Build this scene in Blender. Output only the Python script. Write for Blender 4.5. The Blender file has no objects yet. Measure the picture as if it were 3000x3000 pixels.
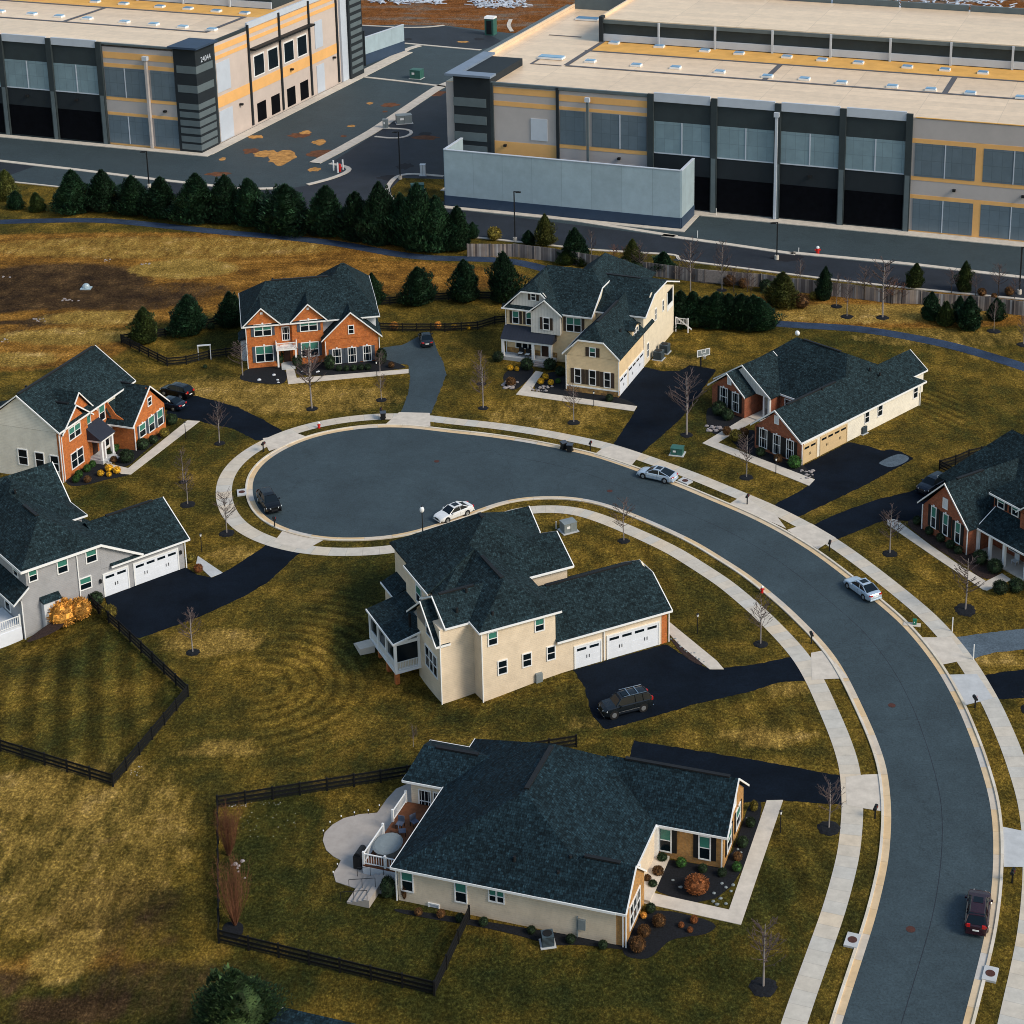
import bpy, math, random
from math import sin, cos, pi, radians
random.seed(7)
SC = bpy.context.scene
# ---------------- camera ----------------
F, TH, CX, CY, HC = 5320., radians(16.63), 1892., 502., 100.
cam_d = bpy.data.cameras.new("camera"); cam = bpy.data.objects.new("camera", cam_d); SC.collection.objects.link(cam)
cam.location = (0, 0, HC); cam.rotation_euler = (pi/2 - TH, 0, 0)
cam_d.sensor_width = 36; cam_d.lens = F/3000*36; cam_d.shift_x = -(CX-1500)/3000; cam_d.shift_y = -(1500-CY)/3000
cam_d.clip_start = 1; cam_d.clip_end = 6000
SC.camera = cam
# ---------------- light ----------------
SUN_AZ, SUN_EL = radians(117), radians(38)      # azimuth from +Y towards +X
w = bpy.data.worlds.new("World"); SC.world = w; w.use_nodes = True
nt = w.node_tree; bg = nt.nodes['Background']
sky = nt.nodes.new('ShaderNodeTexSky'); sky.sky_type = 'NISHITA'; sky.sun_disc = False
sky.sun_elevation = SUN_EL; sky.sun_rotation = SUN_AZ; sky.air_density = 1.6; sky.dust_density = 1.2
nt.links.new(sky.outputs[0], bg.inputs[0]); bg.inputs[1].default_value = 0.125
sl = bpy.data.lights.new("sun", 'SUN'); sl.energy = 2.25; sl.angle = radians(20); sl.color = (1.0, 0.90, 0.74)
so = bpy.data.objects.new("sun", sl); SC.collection.objects.link(so)
so.rotation_euler = (pi/2 - SUN_EL, 0, pi - SUN_AZ)
SC.view_settings.view_transform = 'Standard'; SC.view_settings.look = 'None'
SC.view_settings.exposure = 0.31; SC.view_settings.gamma = 1.0
SC.render.resolution_x = SC.render.resolution_y = 1024
# ---------------- photo geometry helpers ----------------
ZZ = {'z1':(0,0,1.932),'z2':(1000,0,1.932),'z3':(2000,0,1.932),'z4':(0,700,2.415),'z5':(600,700,2.415),'z6':(1400,700,2.415),'z7':(2000,700,1.932),
'g':(0,1300,2.415),'c':(1000,1400,1.756),'r':(2200,1400,2.415),'b':(1500,2100,2.147),'q':(2200,2100,2.147),'a':(900,2100,2.147),'l':(0,2100,2.147),
'k':(600,1150,2.415),'k2':(1300,1150,2.415),'n1':(1050,1480,3.116),'n2':(1500,1550,3.22),'n3':(0,1000,3.715),'n4':(1450,720,3.22),
'n5':(2600,1230,3.22),'n6':(0,1330,3.22),'n7':(900,0,3.22),'m':(2300,600,2.76),'p':(1350,550,1.932),'s':(0,0,1)}
def S(z, x, y): ox, oy, s = ZZ[z]; return (ox+x/s, oy+y/s)
ct, st = cos(TH), sin(TH)
def ray(p):
    a, b = p[0]-CX, -(p[1]-CY)
    d = (a, b*st + F*ct, b*ct - F*st); n = math.sqrt(d[0]**2+d[1]**2+d[2]**2)
    return (d[0]/n, d[1]/n, d[2]/n)
DIPS = []      # (x, y, radius, depth): where the lawn falls away below the houses' ground floor
def gz(x, y):
    z = 0.
    for dx, dy, r, dep in DIPS:
        q = math.hypot(x-dx, y-dy)/r
        if q < 1: z -= dep*(1-q*q*(3-2*q))
    return z
def G(z, x, y, h=0):
    d = ray(S(z, x, y)); t = (h-HC)/d[2]; return (d[0]*t, d[1]*t)
def GD(z, x, y):   # with the dips
    h = 0
    for i in range(12): P = G(z, x, y, h); h = gz(*P)
    return (P[0], P[1], h)
def proj(x, y, h):
    dz = h-HC; wv = y*ct - dz*st; return (CX+F*x/wv, CY-F*(y*st+dz*ct)/wv)
def hgt(base, topy):   # height of a thing at ground point whose top is at source row topy
    lo, hi = 0., 40.
    for i in range(40):
        m = (lo+hi)/2
        if proj(base[0], base[1], m)[1] > topy: lo = m
        else: hi = m
    return lo
class Fr:   # a building's own frame: u along one wall, v across
    def __init__(s, z, ox, oy, yaw, h=0):
        s.o = G(z, ox, oy, h); s.yaw = radians(yaw); a = s.yaw; s.u = (cos(a), sin(a)); s.v = (-sin(a), cos(a))
    def loc(s, P): dx, dy = P[0]-s.o[0], P[1]-s.o[1]; return (dx*s.u[0]+dy*s.u[1], dx*s.v[0]+dy*s.v[1])
    def W(s, u, v): return (s.o[0]+u*s.u[0]+v*s.v[0], s.o[1]+u*s.u[1]+v*s.v[1])
    def at(s, z, x, y, h=0): return s.loc(G(z, x, y, h))
    def onv(s, v, z, x, y):
        d = ray(S(z, x, y)); t = (v + s.o[0]*s.v[0]+s.o[1]*s.v[1])/(d[0]*s.v[0]+d[1]*s.v[1]); P = (d[0]*t, d[1]*t)
        return (s.loc(P)[0], HC+d[2]*t)
    def onu(s, u, z, x, y):
        d = ray(S(z, x, y)); t = (u + s.o[0]*s.u[0]+s.o[1]*s.u[1])/(d[0]*s.u[0]+d[1]*s.u[1]); P = (d[0]*t, d[1]*t)
        return (s.loc(P)[1], HC+d[2]*t)
# ---------------- materials ----------------
def srgb(*c): return tuple((x/255/12.92 if x/255 <= .04045 else ((x/255+.055)/1.055)**2.4) for x in c)
class NT:
    def __init__(s, name):
        s.m = bpy.data.materials.new(name); s.m.use_nodes = True; s.t = s.m.node_tree; s.b = s.t.nodes['Principled BSDF']
    def n(s, k, **kw):
        o = s.t.nodes.new('ShaderNode'+k)
        for a, v in kw.items():
            if a.startswith('i_'):
                o.inputs[int(a[2:]) if a[2:].isdigit() else a[2:].replace('_', ' ')].default_value = v
            else: setattr(o, a, v)
        return o
    def l(s, a, b): s.t.links.new(a, b)
    def coord(s, kind='Object', sc=(1,1,1), rot=0):
        c = s.n('TexCoord'); mp = s.n('Mapping'); mp.inputs['Scale'].default_value = sc; mp.inputs['Rotation'].default_value = (0,0,rot)
        s.l(c.outputs[kind], mp.inputs[0]); return mp.outputs[0]
    def noise(s, vec, scale, detail=4, rough=.6):
        o = s.n('TexNoise'); o.inputs['Scale'].default_value = scale; o.inputs['Detail'].default_value = detail; o.inputs['Roughness'].default_value = rough
        s.l(vec, o.inputs['Vector']); return o.outputs['Fac']
    def ramp(s, fac, stops):
        r = s.n('ValToRGB'); e = r.color_ramp.elements
        while len(e) < len(stops): e.new(.5)
        for i, (p, c) in enumerate(stops): e[i].position = p; e[i].color = (c[0], c[1], c[2], 1) if isinstance(c, tuple) else (c, c, c, 1)
        s.l(fac, r.inputs[0]); return r.outputs[0]
    def mix(s, fac, a, b, mode='MIX'):
        o = s.n('MixRGB', blend_type=mode)
        for i, x in ((0, fac), (1, a), (2, b)):
            if isinstance(x, (int, float)): o.inputs[i].default_value = x if i == 0 else (x, x, x, 1)
            elif isinstance(x, tuple): o.inputs[i].default_value = (x[0], x[1], x[2], 1)
            else: s.l(x, o.inputs[i])
        return o.outputs[0]
    def math(s, op, a, b=0.):
        o = s.n('Math', operation=op)
        for i, x in enumerate((a, b)):
            if isinstance(x, (int, float)): o.inputs[i].default_value = x
            else: s.l(x, o.inputs[i])
        return o.outputs[0]
    def bump(s, h, strength=.3, dist=.05):
        o = s.n('Bump'); o.inputs['Strength'].default_value = strength; o.inputs['Distance'].default_value = dist
        s.l(h, o.inputs['Height']); s.l(o.outputs[0], s.b.inputs['Normal'])
    def done(s, col=None, rough=.8, metal=0, spec=.3):
        if col is not None:
            if isinstance(col, tuple): s.b.inputs['Base Color'].default_value = (*col, 1)
            else: s.l(col, s.b.inputs['Base Color'])
        s.b.inputs['Roughness'].default_value = rough; s.b.inputs['Metallic'].default_value = metal
        s.b.inputs['Specular IOR Level'].default_value = spec; return s.m
def plain(name, c, rough=.7, var=.12, scale=2., metal=0, spec=.3):
    t = NT(name); f = t.noise(t.coord(), scale, 5, .65)
    lo = tuple(x*(1-var) for x in c); hi = tuple(min(1, x*(1+var)) for x in c)
    return t.done(t.ramp(f, [(.3, lo), (.7, hi)]), rough, metal, spec)
def siding(name, c, pitch=.2, vert=False):
    t = NT(name); v = t.coord('UV'); sp = t.n('SeparateXYZ'); t.l(v, sp.inputs[0])
    y = t.math('FRACT', t.math('DIVIDE', sp.outputs[0 if vert else 1], pitch))
    line = t.ramp(y, [(0, .62), (.14, 1.), (1, .93)])
    f = t.noise(t.coord(), .7, 5, .7); base = t.ramp(f, [(.3, tuple(x*.86 for x in c)), (.7, tuple(min(1, x*1.08) for x in c))])
    col = t.mix(1., base, line, 'MULTIPLY'); t.bump(y, .4, .02); return t.done(col, .55)
def brick(name, c1, c2, mortar, sx=.24, sy=.09):
    t = NT(name); b = t.n('TexBrick'); b.inputs['Scale'].default_value = 1; b.inputs['Brick Width'].default_value = sx; b.inputs['Row Height'].default_value = sy
    b.inputs['Mortar Size'].default_value = .012; b.inputs['Color1'].default_value = (*c1, 1); b.inputs['Color2'].default_value = (*c2, 1); b.inputs['Mortar'].default_value = (*mortar, 1)
    t.l(t.coord('UV'), b.inputs['Vector'])
    f = t.noise(t.coord(), 2.2, 6, .75); col = t.mix(1., b.outputs[0], t.ramp(f, [(.25, .55), (.75, 1.35)]), 'MULTIPLY')
    t.bump(t.noise(t.coord(), 9, 4), .5, .03); return t.done(col, .85)
def shingle(name, c):
    t = NT(name); uv = t.coord('UV'); b = t.n('TexBrick'); b.inputs['Scale'].default_value = 1
    b.inputs['Brick Width'].default_value = .34; b.inputs['Row Height'].default_value = .22; b.inputs['Mortar Size'].default_value = .012; b.offset = .37
    b.inputs['Color1'].default_value = (.55, .55, .55, 1); b.inputs['Color2'].default_value = (1.5, 1.5, 1.5, 1); b.inputs['Mortar'].default_value = (.35, .35, .35, 1)
    t.l(uv, b.inputs['Vector'])
    n1 = t.noise(t.coord('UV', (1, .38, 1)), 6.5, 4, .7); n2 = t.noise(t.coord(), .35, 3)
    k = t.mix(1., b.outputs[0], t.ramp(n1, [(.34, .5), (.52, .9), (.62, 1.5), (.72, 3.4)]), 'MULTIPLY')
    k = t.mix(1., k, t.ramp(n2, [(.3, .8), (.7, 1.2)]), 'MULTIPLY')
    col = t.mix(1., k, c, 'MULTIPLY'); t.bump(n1, .8, .06); return t.done(col, .9, 0, .12)
def slabs(name, cols, joint, pitch, rough=.85):   # concrete strips: uv.x runs along the strip
    t = NT(name); uv = t.coord('UV'); sp = t.n('SeparateXYZ'); t.l(uv, sp.inputs[0]); d = t.math('DIVIDE', sp.outputs[0], pitch)
    fr = t.math('FRACT', d); fl = t.math('FLOOR', d); wn = t.n('TexWhiteNoise', noise_dimensions='1D'); t.l(fl, wn.inputs['W'])
    base = t.ramp(wn.outputs[0], [(0, cols[0]), (.5, cols[1]), (1, cols[2])])
    f = t.noise(t.coord(), .8, 6, .7); base = t.mix(1., base, t.ramp(f, [(.25, .8), (.75, 1.14)]), 'MULTIPLY')
    j = t.ramp(fr, [(0, joint), (.03*1.6/pitch, 1.), (1, 1.)]); return t.done(t.mix(1., base, j, 'MULTIPLY'), rough)
def foliage(name, c, c2, hv=.3):
    t = NT(name); oi = t.n('ObjectInfo'); g = t.n('NewGeometry')
    f = t.noise(t.coord(), 1.6, 4, .7); r = t.ramp(f, [(.3, c), (.7, c2)])
    k = t.math('ADD', t.math('MULTIPLY', oi.outputs['Random'], .5), .72)
    k2 = t.math('ADD', t.math('MULTIPLY', t.math('POWER', g.outputs['Random Per Island'], 2.2), 2.1), .5)
    return t.done(t.mix(1., t.mix(1., r, k, 'MULTIPLY'), k2, 'MULTIPLY'), .75, 0, .2)
M = {}
SC.cycles.filter_width = 1.0
def asphalt(name, c, var, crack=True):
    t = NT(name); o = t.coord(); n1 = t.noise(o, .18, 5, .65); n2 = t.noise(o, 5., 4, .75); n3 = t.noise(t.coord('Object', (1,1,1)), 1.3, 3)
    col = t.ramp(n1, [(.25, tuple(x*(1-var) for x in c)), (.75, tuple(x*(1+var) for x in c))])
    col = t.mix(1., col, t.ramp(n2, [(.3, .62), (.7, 1.4)]), 'MULTIPLY'); col = t.mix(1., col, t.ramp(n3, [(.3, .88), (.7, 1.1)]), 'MULTIPLY')
    if crack:
        vo = t.n('TexVoronoi', feature='DISTANCE_TO_EDGE'); vo.inputs['Scale'].default_value = .11
        dn = t.n('TexNoise'); dn.inputs['Scale'].default_value = .5; dn.inputs['Detail'].default_value = 5
        va = t.n('VectorMath', operation='ADD'); sc = t.n('VectorMath', operation='SCALE'); sc.inputs['Scale'].default_value = 3.
        t.l(o, dn.inputs['Vector']); t.l(dn.outputs['Color'], sc.inputs[0]); t.l(sc.outputs[0], va.inputs[0]); t.l(o, va.inputs[1]); t.l(va.outputs[0], vo.inputs['Vector'])
        ck = t.ramp(vo.outputs['Distance'], [(0, 0.), (.012, 1.)]); gate = t.ramp(t.noise(o, .09, 2), [(.44, 1.), (.5, 0.)])
        cc = t.mix(1., ck, gate, 'LIGHTEN'); col = t.mix(1., col, t.ramp(cc, [(0, .78), (1, 1.)]), 'MULTIPLY')
    t.bump(n2, .35, .02); return t.done(col, .72 if crack else .95, 0, .35 if crack else .08)
M['road'] = asphalt('road_asphalt', (.034, .053, .064), .25)
M['drive'] = asphalt('driveway_asphalt', (.0042, .0078, .0145), .5, False)
M['drive_grey'] = asphalt('worn_driveway_asphalt', (.020, .030, .040), .15, False)
M['lot'] = asphalt('lot_asphalt', (.036, .054, .063), .16)
M['lot_dark'] = asphalt('dark_lot_asphalt', (.017, .022, .031), .35)
M['path'] = asphalt('path_asphalt', (.030, .048, .085), .5, False)
M['gravel'] = asphalt('gravel', (.09, .12, .15), .35, False)
M['conc'] = slabs('concrete_walk', ((.56,.49,.40), (.50,.48,.44), (.60,.50,.38)), .55, 1.55)
M['curb'] = slabs('concrete_curb', ((.62,.44,.25), (.62,.47,.30), (.50,.48,.46)), .5, 3.1)
M['curbtop'] = slabs('concrete_curb_top', ((.62,.55,.44), (.66,.60,.52), (.56,.46,.34)), .5, 3.1)
M['conc_p'] = plain('concrete_plain', (.56, .50, .43), .85, .14, .9)
M['conc_c'] = plain('concrete_cool', (.46, .47, .48), .85, .12, .9)
M['patio'] = plain('patio_concrete', (.37, .33, .30), .8, .12, 1.)
M['mulch'] = plain('mulch', (.0065, .0078, .011), .98, .8, 7.)
M['mulch_br'] = plain('brown_mulch', (.030, .017, .014), .98, .8, 6.)
M['white'] = plain('white_trim', (.80, .80, .80), .5, .04, 2)
M['offwhite'] = plain('offwhite_vinyl', (.62, .64, .68), .5, .05, 2)
M['door'] = plain('white_door_paint', (.72, .75, .82), .45, .05, 1.2)
M['tandoor'] = plain('tan_door_paint', (.62, .45, .25), .5, .05, 1.2)
M['cream'] = siding('cream_siding', (.84, .73, .56), .2)
M['cream2'] = siding('warm_cream_siding', (.82, .62, .38), .2)
M['pale'] = siding('pale_cream_siding', (.86, .80, .69), .2)
M['pink'] = siding('pale_beige_siding', (.80, .66, .50), .2)
M['grey'] = siding('grey_siding', (.37, .37, .39), .2)
M['board'] = siding('board_batten_siding', (.66, .64, .60), .45, True)
M['brick'] = brick('orange_brick', (.60, .155, .022), (.44, .09, .014), (.40, .20, .09))
M['brick_dk'] = brick('red_brick', (.33, .075, .028), (.24, .055, .022), (.26, .15, .10))
M['brick_tan'] = brick('tan_brick', (.50, .24, .06), (.36, .17, .05), (.36, .25, .13))
M['stone'] = brick('fieldstone', (.50, .27, .08), (.20, .11, .05), (.22, .17, .10), .55, .3)
M['roof'] = shingle('slate_shingles', (.0150, .0290, .0350))
M['roof_b'] = shingle('blue_black_shingles', (.0100, .0235, .0325))
M['metalroof'] = siding('standing_seam_roof', (.022, .027, .042), .45, True)
M['black'] = plain('black_paint', (.010, .011, .013), .6, .2)
M['fence'] = plain('black_fence_paint', (.003, .0035, .0045), .8, .3)
M['shutter'] = plain('brown_shutter', (.045, .030, .022), .6, .1)
M['shutter_bk'] = plain('black_shutter', (.008, .009, .011), .6, .1)
M['shutter_gr'] = plain('grey_shutter', (.06, .075, .10), .6, .1)
M['glass'] = NT('window_glass').done((.004, .009, .014), .16, 0, .28)
M['blind'] = NT('green_upper_pane').done((.045, .19, .15), .25, 0, .5)  # even green laid over the upper half of a window
M['doorwood'] = plain('dark_door', (.03, .012, .008), .5, .2)
M['chair'] = plain('blue_grey_fabric', (.08, .10, .15), .8, .3)
M['deckwood'] = plain('deck_boards', (.14, .05, .02), .8, .25, 3)
M['bark'] = plain('pale_bark', (.26, .23, .22), .9, .3, 5)
M['bark_dk'] = plain('dark_bark', (.055, .042, .036), .9, .3, 5)
M['twig'] = plain('brown_twigs', (.085, .062, .060), .9, .3, 5)
M['reed'] = plain('reddish_stems', (.13, .052, .026), .9, .4, 5)
M['tyre'] = plain('tyre_rubber', (.012, .012, .013), .9, .1)
M['rim'] = NT('alloy_rim').done((.6, .62, .65), .3, .8, .5)
M['chrome'] = NT('chrome').done((.75, .78, .8), .15, 1., .5)
M['red_l'] = NT('red_lens').done((.5, .01, .008), .2, 0, .6)
M['lamp_l'] = NT('clear_lens').done((.75, .78, .8), .12, 0, .8)
M['teal_box'] = plain('green_cabinet_paint', (.035, .12, .10), .5, .1)
M['grey_box'] = plain('grey_cabinet_paint', (.20, .23, .24), .5, .1)
M['red'] = plain('red_paint', (.55, .02, .015), .4, .1)
M['green_p'] = plain('green_plastic', (.01, .16, .10), .5, .1)
M['rust'] = M.setdefault('w_cap', plain('blue_grey_cap', (.17, .22, .30), .5, .08, .5)) and plain('rusty_iron', (.07, .026, .02), .8, .3, 6)
M['glove'] = NT('frosted_globe').done((.85, .86, .86), .3, 0, .5)
M['w_tan'] = plain('tilt_up_panel_grey', (.46, .42, .41), .8, .06, .3)
M['w_side'] = plain('tilt_up_panel_sunlit', (.56, .47, .42), .8, .06, .3)  # same panels, with the brighter light on the side walls put into the colour
M['w_or'] = plain('orange_stripe_paint', (.80, .44, .16), .7, .06, .5)
M['w_dk'] = plain('charcoal_panel', (.030, .042, .048), .7, .12, .5)
M['w_dk2'] = plain('deep_charcoal_panel', (.014, .020, .026), .7, .12, .5)
M['w_st'] = plain('grey_stripe_panel', (.105, .135, .15), .7, .1, .5)
M['w_lb'] = plain('pale_blue_coping', (.50, .55, .63), .6, .05, .5)
M['w_bk'] = plain('black_louvre', (.0035, .004, .006), .9, .3, 1., 0, .05)
M['w_navy'] = plain('navy_band', (.030, .055, .10), .6, .1, .5)
M['w_scr'] = plain('screen_wall_panel', (.27, .37, .42), .65, .08, .25)
def panel(name, c, w, h):
    t = NT(name); b = t.n('TexBrick'); b.offset = 0; b.inputs['Scale'].default_value = 1; b.inputs['Brick Width'].default_value = w; b.inputs['Row Height'].default_value = h
    b.inputs['Mortar Size'].default_value = .05; b.inputs['Color1'].default_value = (*[x*.94 for x in c], 1); b.inputs['Color2'].default_value = (*[x*1.08 for x in c], 1); b.inputs['Mortar'].default_value = (*[x*.78 for x in c], 1)
    t.l(t.coord('UV'), b.inputs['Vector']); f = t.noise(t.coord(), .5, 6, .7)
    return t.done(t.mix(1., b.outputs[0], t.ramp(f, [(.25, .86), (.75, 1.12)]), 'MULTIPLY'), .35, 0, .5)
M['w_win'] = panel('translucent_window_panel', (.20, .29, .34), 1.7, 2.6)
M['w_win2'] = panel('dim_window_panel', (.12, .165, .205), 1.7, 2.6)
M['w_roof'] = panel('cream_membrane_roof', (.76, .57, .39), 14., 3.)
M['w_roof2'] = plain('ponded_ochre_membrane', (.70, .38, .10), .7, .15, .3)
M['w_walk'] = plain('roof_walk_pad', (.10, .10, .11), .8, .1, .5)
M['w_blue'] = NT('skylight_dome').done((.16, .33, .52), .15, 0, .6)
M['rock'] = plain('grey_rock', (.28, .25, .25), .9, .4, 3)
M['wood_f'] = None
t = NT('weathered_fence_boards'); uv = t.coord('UV'); sp = t.n('SeparateXYZ'); t.l(uv, sp.inputs[0]); d = t.math('DIVIDE', sp.outputs[0], .32)
wn = t.n('TexWhiteNoise', noise_dimensions='1D'); t.l(t.math('FLOOR', d), wn.inputs['W'])
col = t.ramp(wn.outputs[0], [(0, (.10,.085,.085)), (.5, (.22,.20,.20)), (.8, (.30,.24,.20)), (1, (.36,.36,.38))])
col = t.mix(1., col, t.ramp(t.noise(t.coord(), .25, 4), [(.3, .6), (.7, 1.25)]), 'MULTIPLY'); col = t.mix(1., col, t.ramp(t.math('FRACT', d), [(0, .35), (.15, 1.)]), 'MULTIPLY')
M['wood_f'] = t.done(col, .9)
M['ev1'] = foliage('dark_evergreen_foliage', (.007, .024, .014), (.022, .058, .022))
M['ev2'] = foliage('olive_evergreen_foliage', (.016, .040, .014), (.075, .095, .022))
M['pine'] = foliage('pale_pine_foliage', (.05, .075, .02), (.13, .12, .03))
M['bush'] = foliage('dark_bush_foliage', (.011, .022, .011), (.022, .038, .015))
M['bushg'] = foliage('green_bush_foliage', (.015, .055, .012), (.04, .09, .02))
M['yel'] = foliage('yellow_bush_foliage', (.42, .24, .012), (.62, .36, .03))
M['olive'] = foliage('olive_bush_foliage', (.08, .07, .012), (.15, .11, .02))
M['oran'] = foliage('tan_grass_foliage', (.40, .18, .03), (.55, .28, .06))
M['redb'] = foliage('russet_bush_foliage', (.12, .042, .015), (.21, .075, .025))
M['brnb'] = foliage('brown_bush_foliage', (.07, .035, .014), (.12, .06, .022))
# ---------------- mesh helpers ----------------
class MB:
    def __init__(s): s.v = []; s.f = []; s.uv = []; s.mi = []; s.cm = 0
    def poly(s, pts, uv=None):
        i = len(s.v); s.v += [tuple(p) for p in pts]; s.f.append(tuple(range(i, i+len(pts)))); s.mi.append(s.cm)
        if uv is None:
            a, b, c = pts[0], pts[1], pts[2]
            e1 = [b[k]-a[k] for k in range(3)]; e2 = [c[k]-a[k] for k in range(3)]
            n = (e1[1]*e2[2]-e1[2]*e2[1], e1[2]*e2[0]-e1[0]*e2[2], e1[0]*e2[1]-e1[1]*e2[0])
            L = math.hypot(n[0], n[1])
            if L < 1e-6*max(1e-9, abs(n[2])) or L < 1e-9: uv = [(p[0], p[1]) for p in pts]
            else:
                t = (-n[1]/L, n[0]/L, 0); N = math.sqrt(L*L+n[2]*n[2]); nn = (n[0]/N, n[1]/N, n[2]/N)
                bb = (nn[1]*t[2]-nn[2]*t[1], nn[2]*t[0]-nn[0]*t[2], nn[0]*t[1]-nn[1]*t[0])
                uv = [(p[0]*t[0]+p[1]*t[1], p[0]*bb[0]+p[1]*bb[1]+p[2]*bb[2]) for p in pts]
        s.uv += uv
    def box(s, x0, x1, y0, y1, z0, z1):
        if x0 > x1: x0, x1 = x1, x0
        if y0 > y1: y0, y1 = y1, y0
        A = [(x0,y0),(x1,y0),(x1,y1),(x0,y1)]; s.prism(A, z0, z1)
    def prism(s, A, z0, z1):
        ar = sum(A[i][0]*A[(i+1)%len(A)][1]-A[(i+1)%len(A)][0]*A[i][1] for i in range(len(A)))
        if ar < 0: A = A[::-1]
        n = len(A)
        s.poly([(a[0],a[1],z1) for a in A]); s.poly([(a[0],a[1],z0) for a in A[::-1]])
        for i in range(n):
            a, b = A[i], A[(i+1)%n]; s.poly([(a[0],a[1],z0),(b[0],b[1],z0),(b[0],b[1],z1),(a[0],a[1],z1)])
    def ext(s, pts, d):    # extrude a planar loop by vector d
        q = [(p[0]+d[0], p[1]+d[1], p[2]+d[2]) for p in pts]; n = len(pts)
        s.poly(pts); s.poly(q[::-1])
        for i in range(n): j = (i+1)%n; s.poly([pts[j], pts[i], q[i], q[j]])
    def bar(s, p, q, w, h):   # rectangular beam, top at the given points
        dx, dy = q[0]-p[0], q[1]-p[1]; L = math.hypot(dx, dy) or 1e-6; nx, ny = -dy/L*w/2, dx/L*w/2
        A = [(p[0]+nx,p[1]+ny,p[2]), (p[0]-nx,p[1]-ny,p[2]), (q[0]-nx,q[1]-ny,q[2]), (q[0]+nx,q[1]+ny,q[2])]
        s.ext(A, (0,0,-h))
    def tube(s, p, q, r0, r1, n=6, cap=True):
        d = [q[k]-p[k] for k in range(3)]; L = math.sqrt(sum(x*x for x in d)) or 1e-6; d = [x/L for x in d]
        a = (0,0,1) if abs(d[2]) < .9 else (1,0,0)
        e = (d[1]*a[2]-d[2]*a[1], d[2]*a[0]-d[0]*a[2], d[0]*a[1]-d[1]*a[0]); l = math.sqrt(sum(x*x for x in e)); e = [x/l for x in e]
        g = (d[1]*e[2]-d[2]*e[1], d[2]*e[0]-d[0]*e[2], d[0]*e[1]-d[1]*e[0])
        R = []
        for (c, r) in ((p, r0), (q, r1)):
            R.append([tuple(c[k]+r*(cos(2*pi*i/n)*e[k]+sin(2*pi*i/n)*g[k]) for k in range(3)) for i in range(n)])
        for i in range(n): j = (i+1)%n; s.poly([R[0][i], R[0][j], R[1][j], R[1][i]])
        if cap: s.poly(R[1]); s.poly(R[0][::-1])
    def ball(s, c, rx, ry, rz, n=10, m=6, jit=0, rnd=random):
        P = []
        for i in range(m+1):
            th = pi*i/m; P.append([(c[0]+rx*sin(th)*cos(2*pi*j/n)*(1+jit*rnd.uniform(-1,1)), c[1]+ry*sin(th)*sin(2*pi*j/n)*(1+jit*rnd.uniform(-1,1)), c[2]+rz*cos(th)) for j in range(n)])
        for i in range(m):
            for j in range(n):
                k = (j+1)%n
                if i == 0: s.poly([P[0][0], P[1][j], P[1][k]])
                elif i == m-1: s.poly([P[i][j], P[m][0], P[i][k]])
                else: s.poly([P[i][j], P[i+1][j], P[i+1][k], P[i][k]])
    def build(s, name, mat, parent=None, smooth=False, mats=None):
        me = bpy.data.meshes.new(name); me.from_pydata(s.v, [], s.f)
        ul = me.uv_layers.new(name='UVMap'); ul.data.foreach_set('uv', [x for p in s.uv for x in p])
        for mm in (mats or [mat]): me.materials.append(M[mm] if isinstance(mm, str) else mm)
        if mats: me.polygons.foreach_set('material_index', s.mi)
        if smooth: me.polygons.foreach_set('use_smooth', [True]*len(s.f))
        me.update(); o = bpy.data.objects.new(name, me); SC.collection.objects.link(o)
        if parent is not None: o.parent = parent
        return o
def isl(mb):   # groups of faces whose solids touch
    key = {}; par = list(range(len(mb.f)))
    def fd(a):
        while par[a] != a: par[a] = par[par[a]]; a = par[a]
        return a
    for k, f in enumerate(mb.f):
        for i in f:
            q = tuple(round(c, 3) for c in mb.v[i])
            if q in key: par[fd(k)] = fd(key[q])
            else: key[q] = k
    g = {}
    for k in range(len(mb.f)): g.setdefault(fd(k), []).append(k)
    G_ = []
    for fs in g.values():
        P = [mb.v[i] for k in fs for i in mb.f[k]]; G_.append([fs, [min(p[j] for p in P)-.03 for j in range(3)], [max(p[j] for p in P)+.03 for j in range(3)]])
    ch = True
    while ch:
        ch = False
        for i in range(len(G_)):
            for j in range(i+1, len(G_)):
                a, b = G_[i], G_[j]
                if all(a[1][k] <= b[2][k] and b[1][k] <= a[2][k] for k in range(3)):
                    a[0] += b[0]; a[1] = [min(a[1][k], b[1][k]) for k in range(3)]; a[2] = [max(a[2][k], b[2][k]) for k in range(3)]; G_.pop(j); ch = True; break
            if ch: break
    return [x[0] for x in G_]
def build_split(mb, name, mat, parent=None):
    out = []; off = []; c = 0
    for f in mb.f: off.append(c); c += len(f)
    for fs in isl(mb):
        n = MB()
        for k in sorted(fs): n.poly([mb.v[i] for i in mb.f[k]], mb.uv[off[k]:off[k]+len(mb.f[k])])
        out.append(n.build(name, mat, parent))
    return out
def tag(o, label, cat, group=None, kind=None):
    o['label'] = label; o['category'] = cat
    if group: o['group'] = group
    if kind: o['kind'] = kind
    return o
def empty(name, loc, rz, label, cat, group=None):
    o = bpy.data.objects.new(name, None); SC.collection.objects.link(o); o.location = loc; o.rotation_euler = (0,0,rz); o.empty_display_size = .2
    return tag(o, label, cat, group)
def dup(root, loc, rz=0, sc=None, label=None):
    r = root.copy(); SC.collection.objects.link(r); r.location = loc; r.rotation_euler = (0,0,rz)
    if sc: r.scale = sc
    if label: r['label'] = label
    for ch in list(root.children):
        c = ch.copy(); SC.collection.objects.link(c); c.parent = r
        for g_ in list(ch.children): d_ = g_.copy(); SC.collection.objects.link(d_); d_.parent = c
    return r
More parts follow.
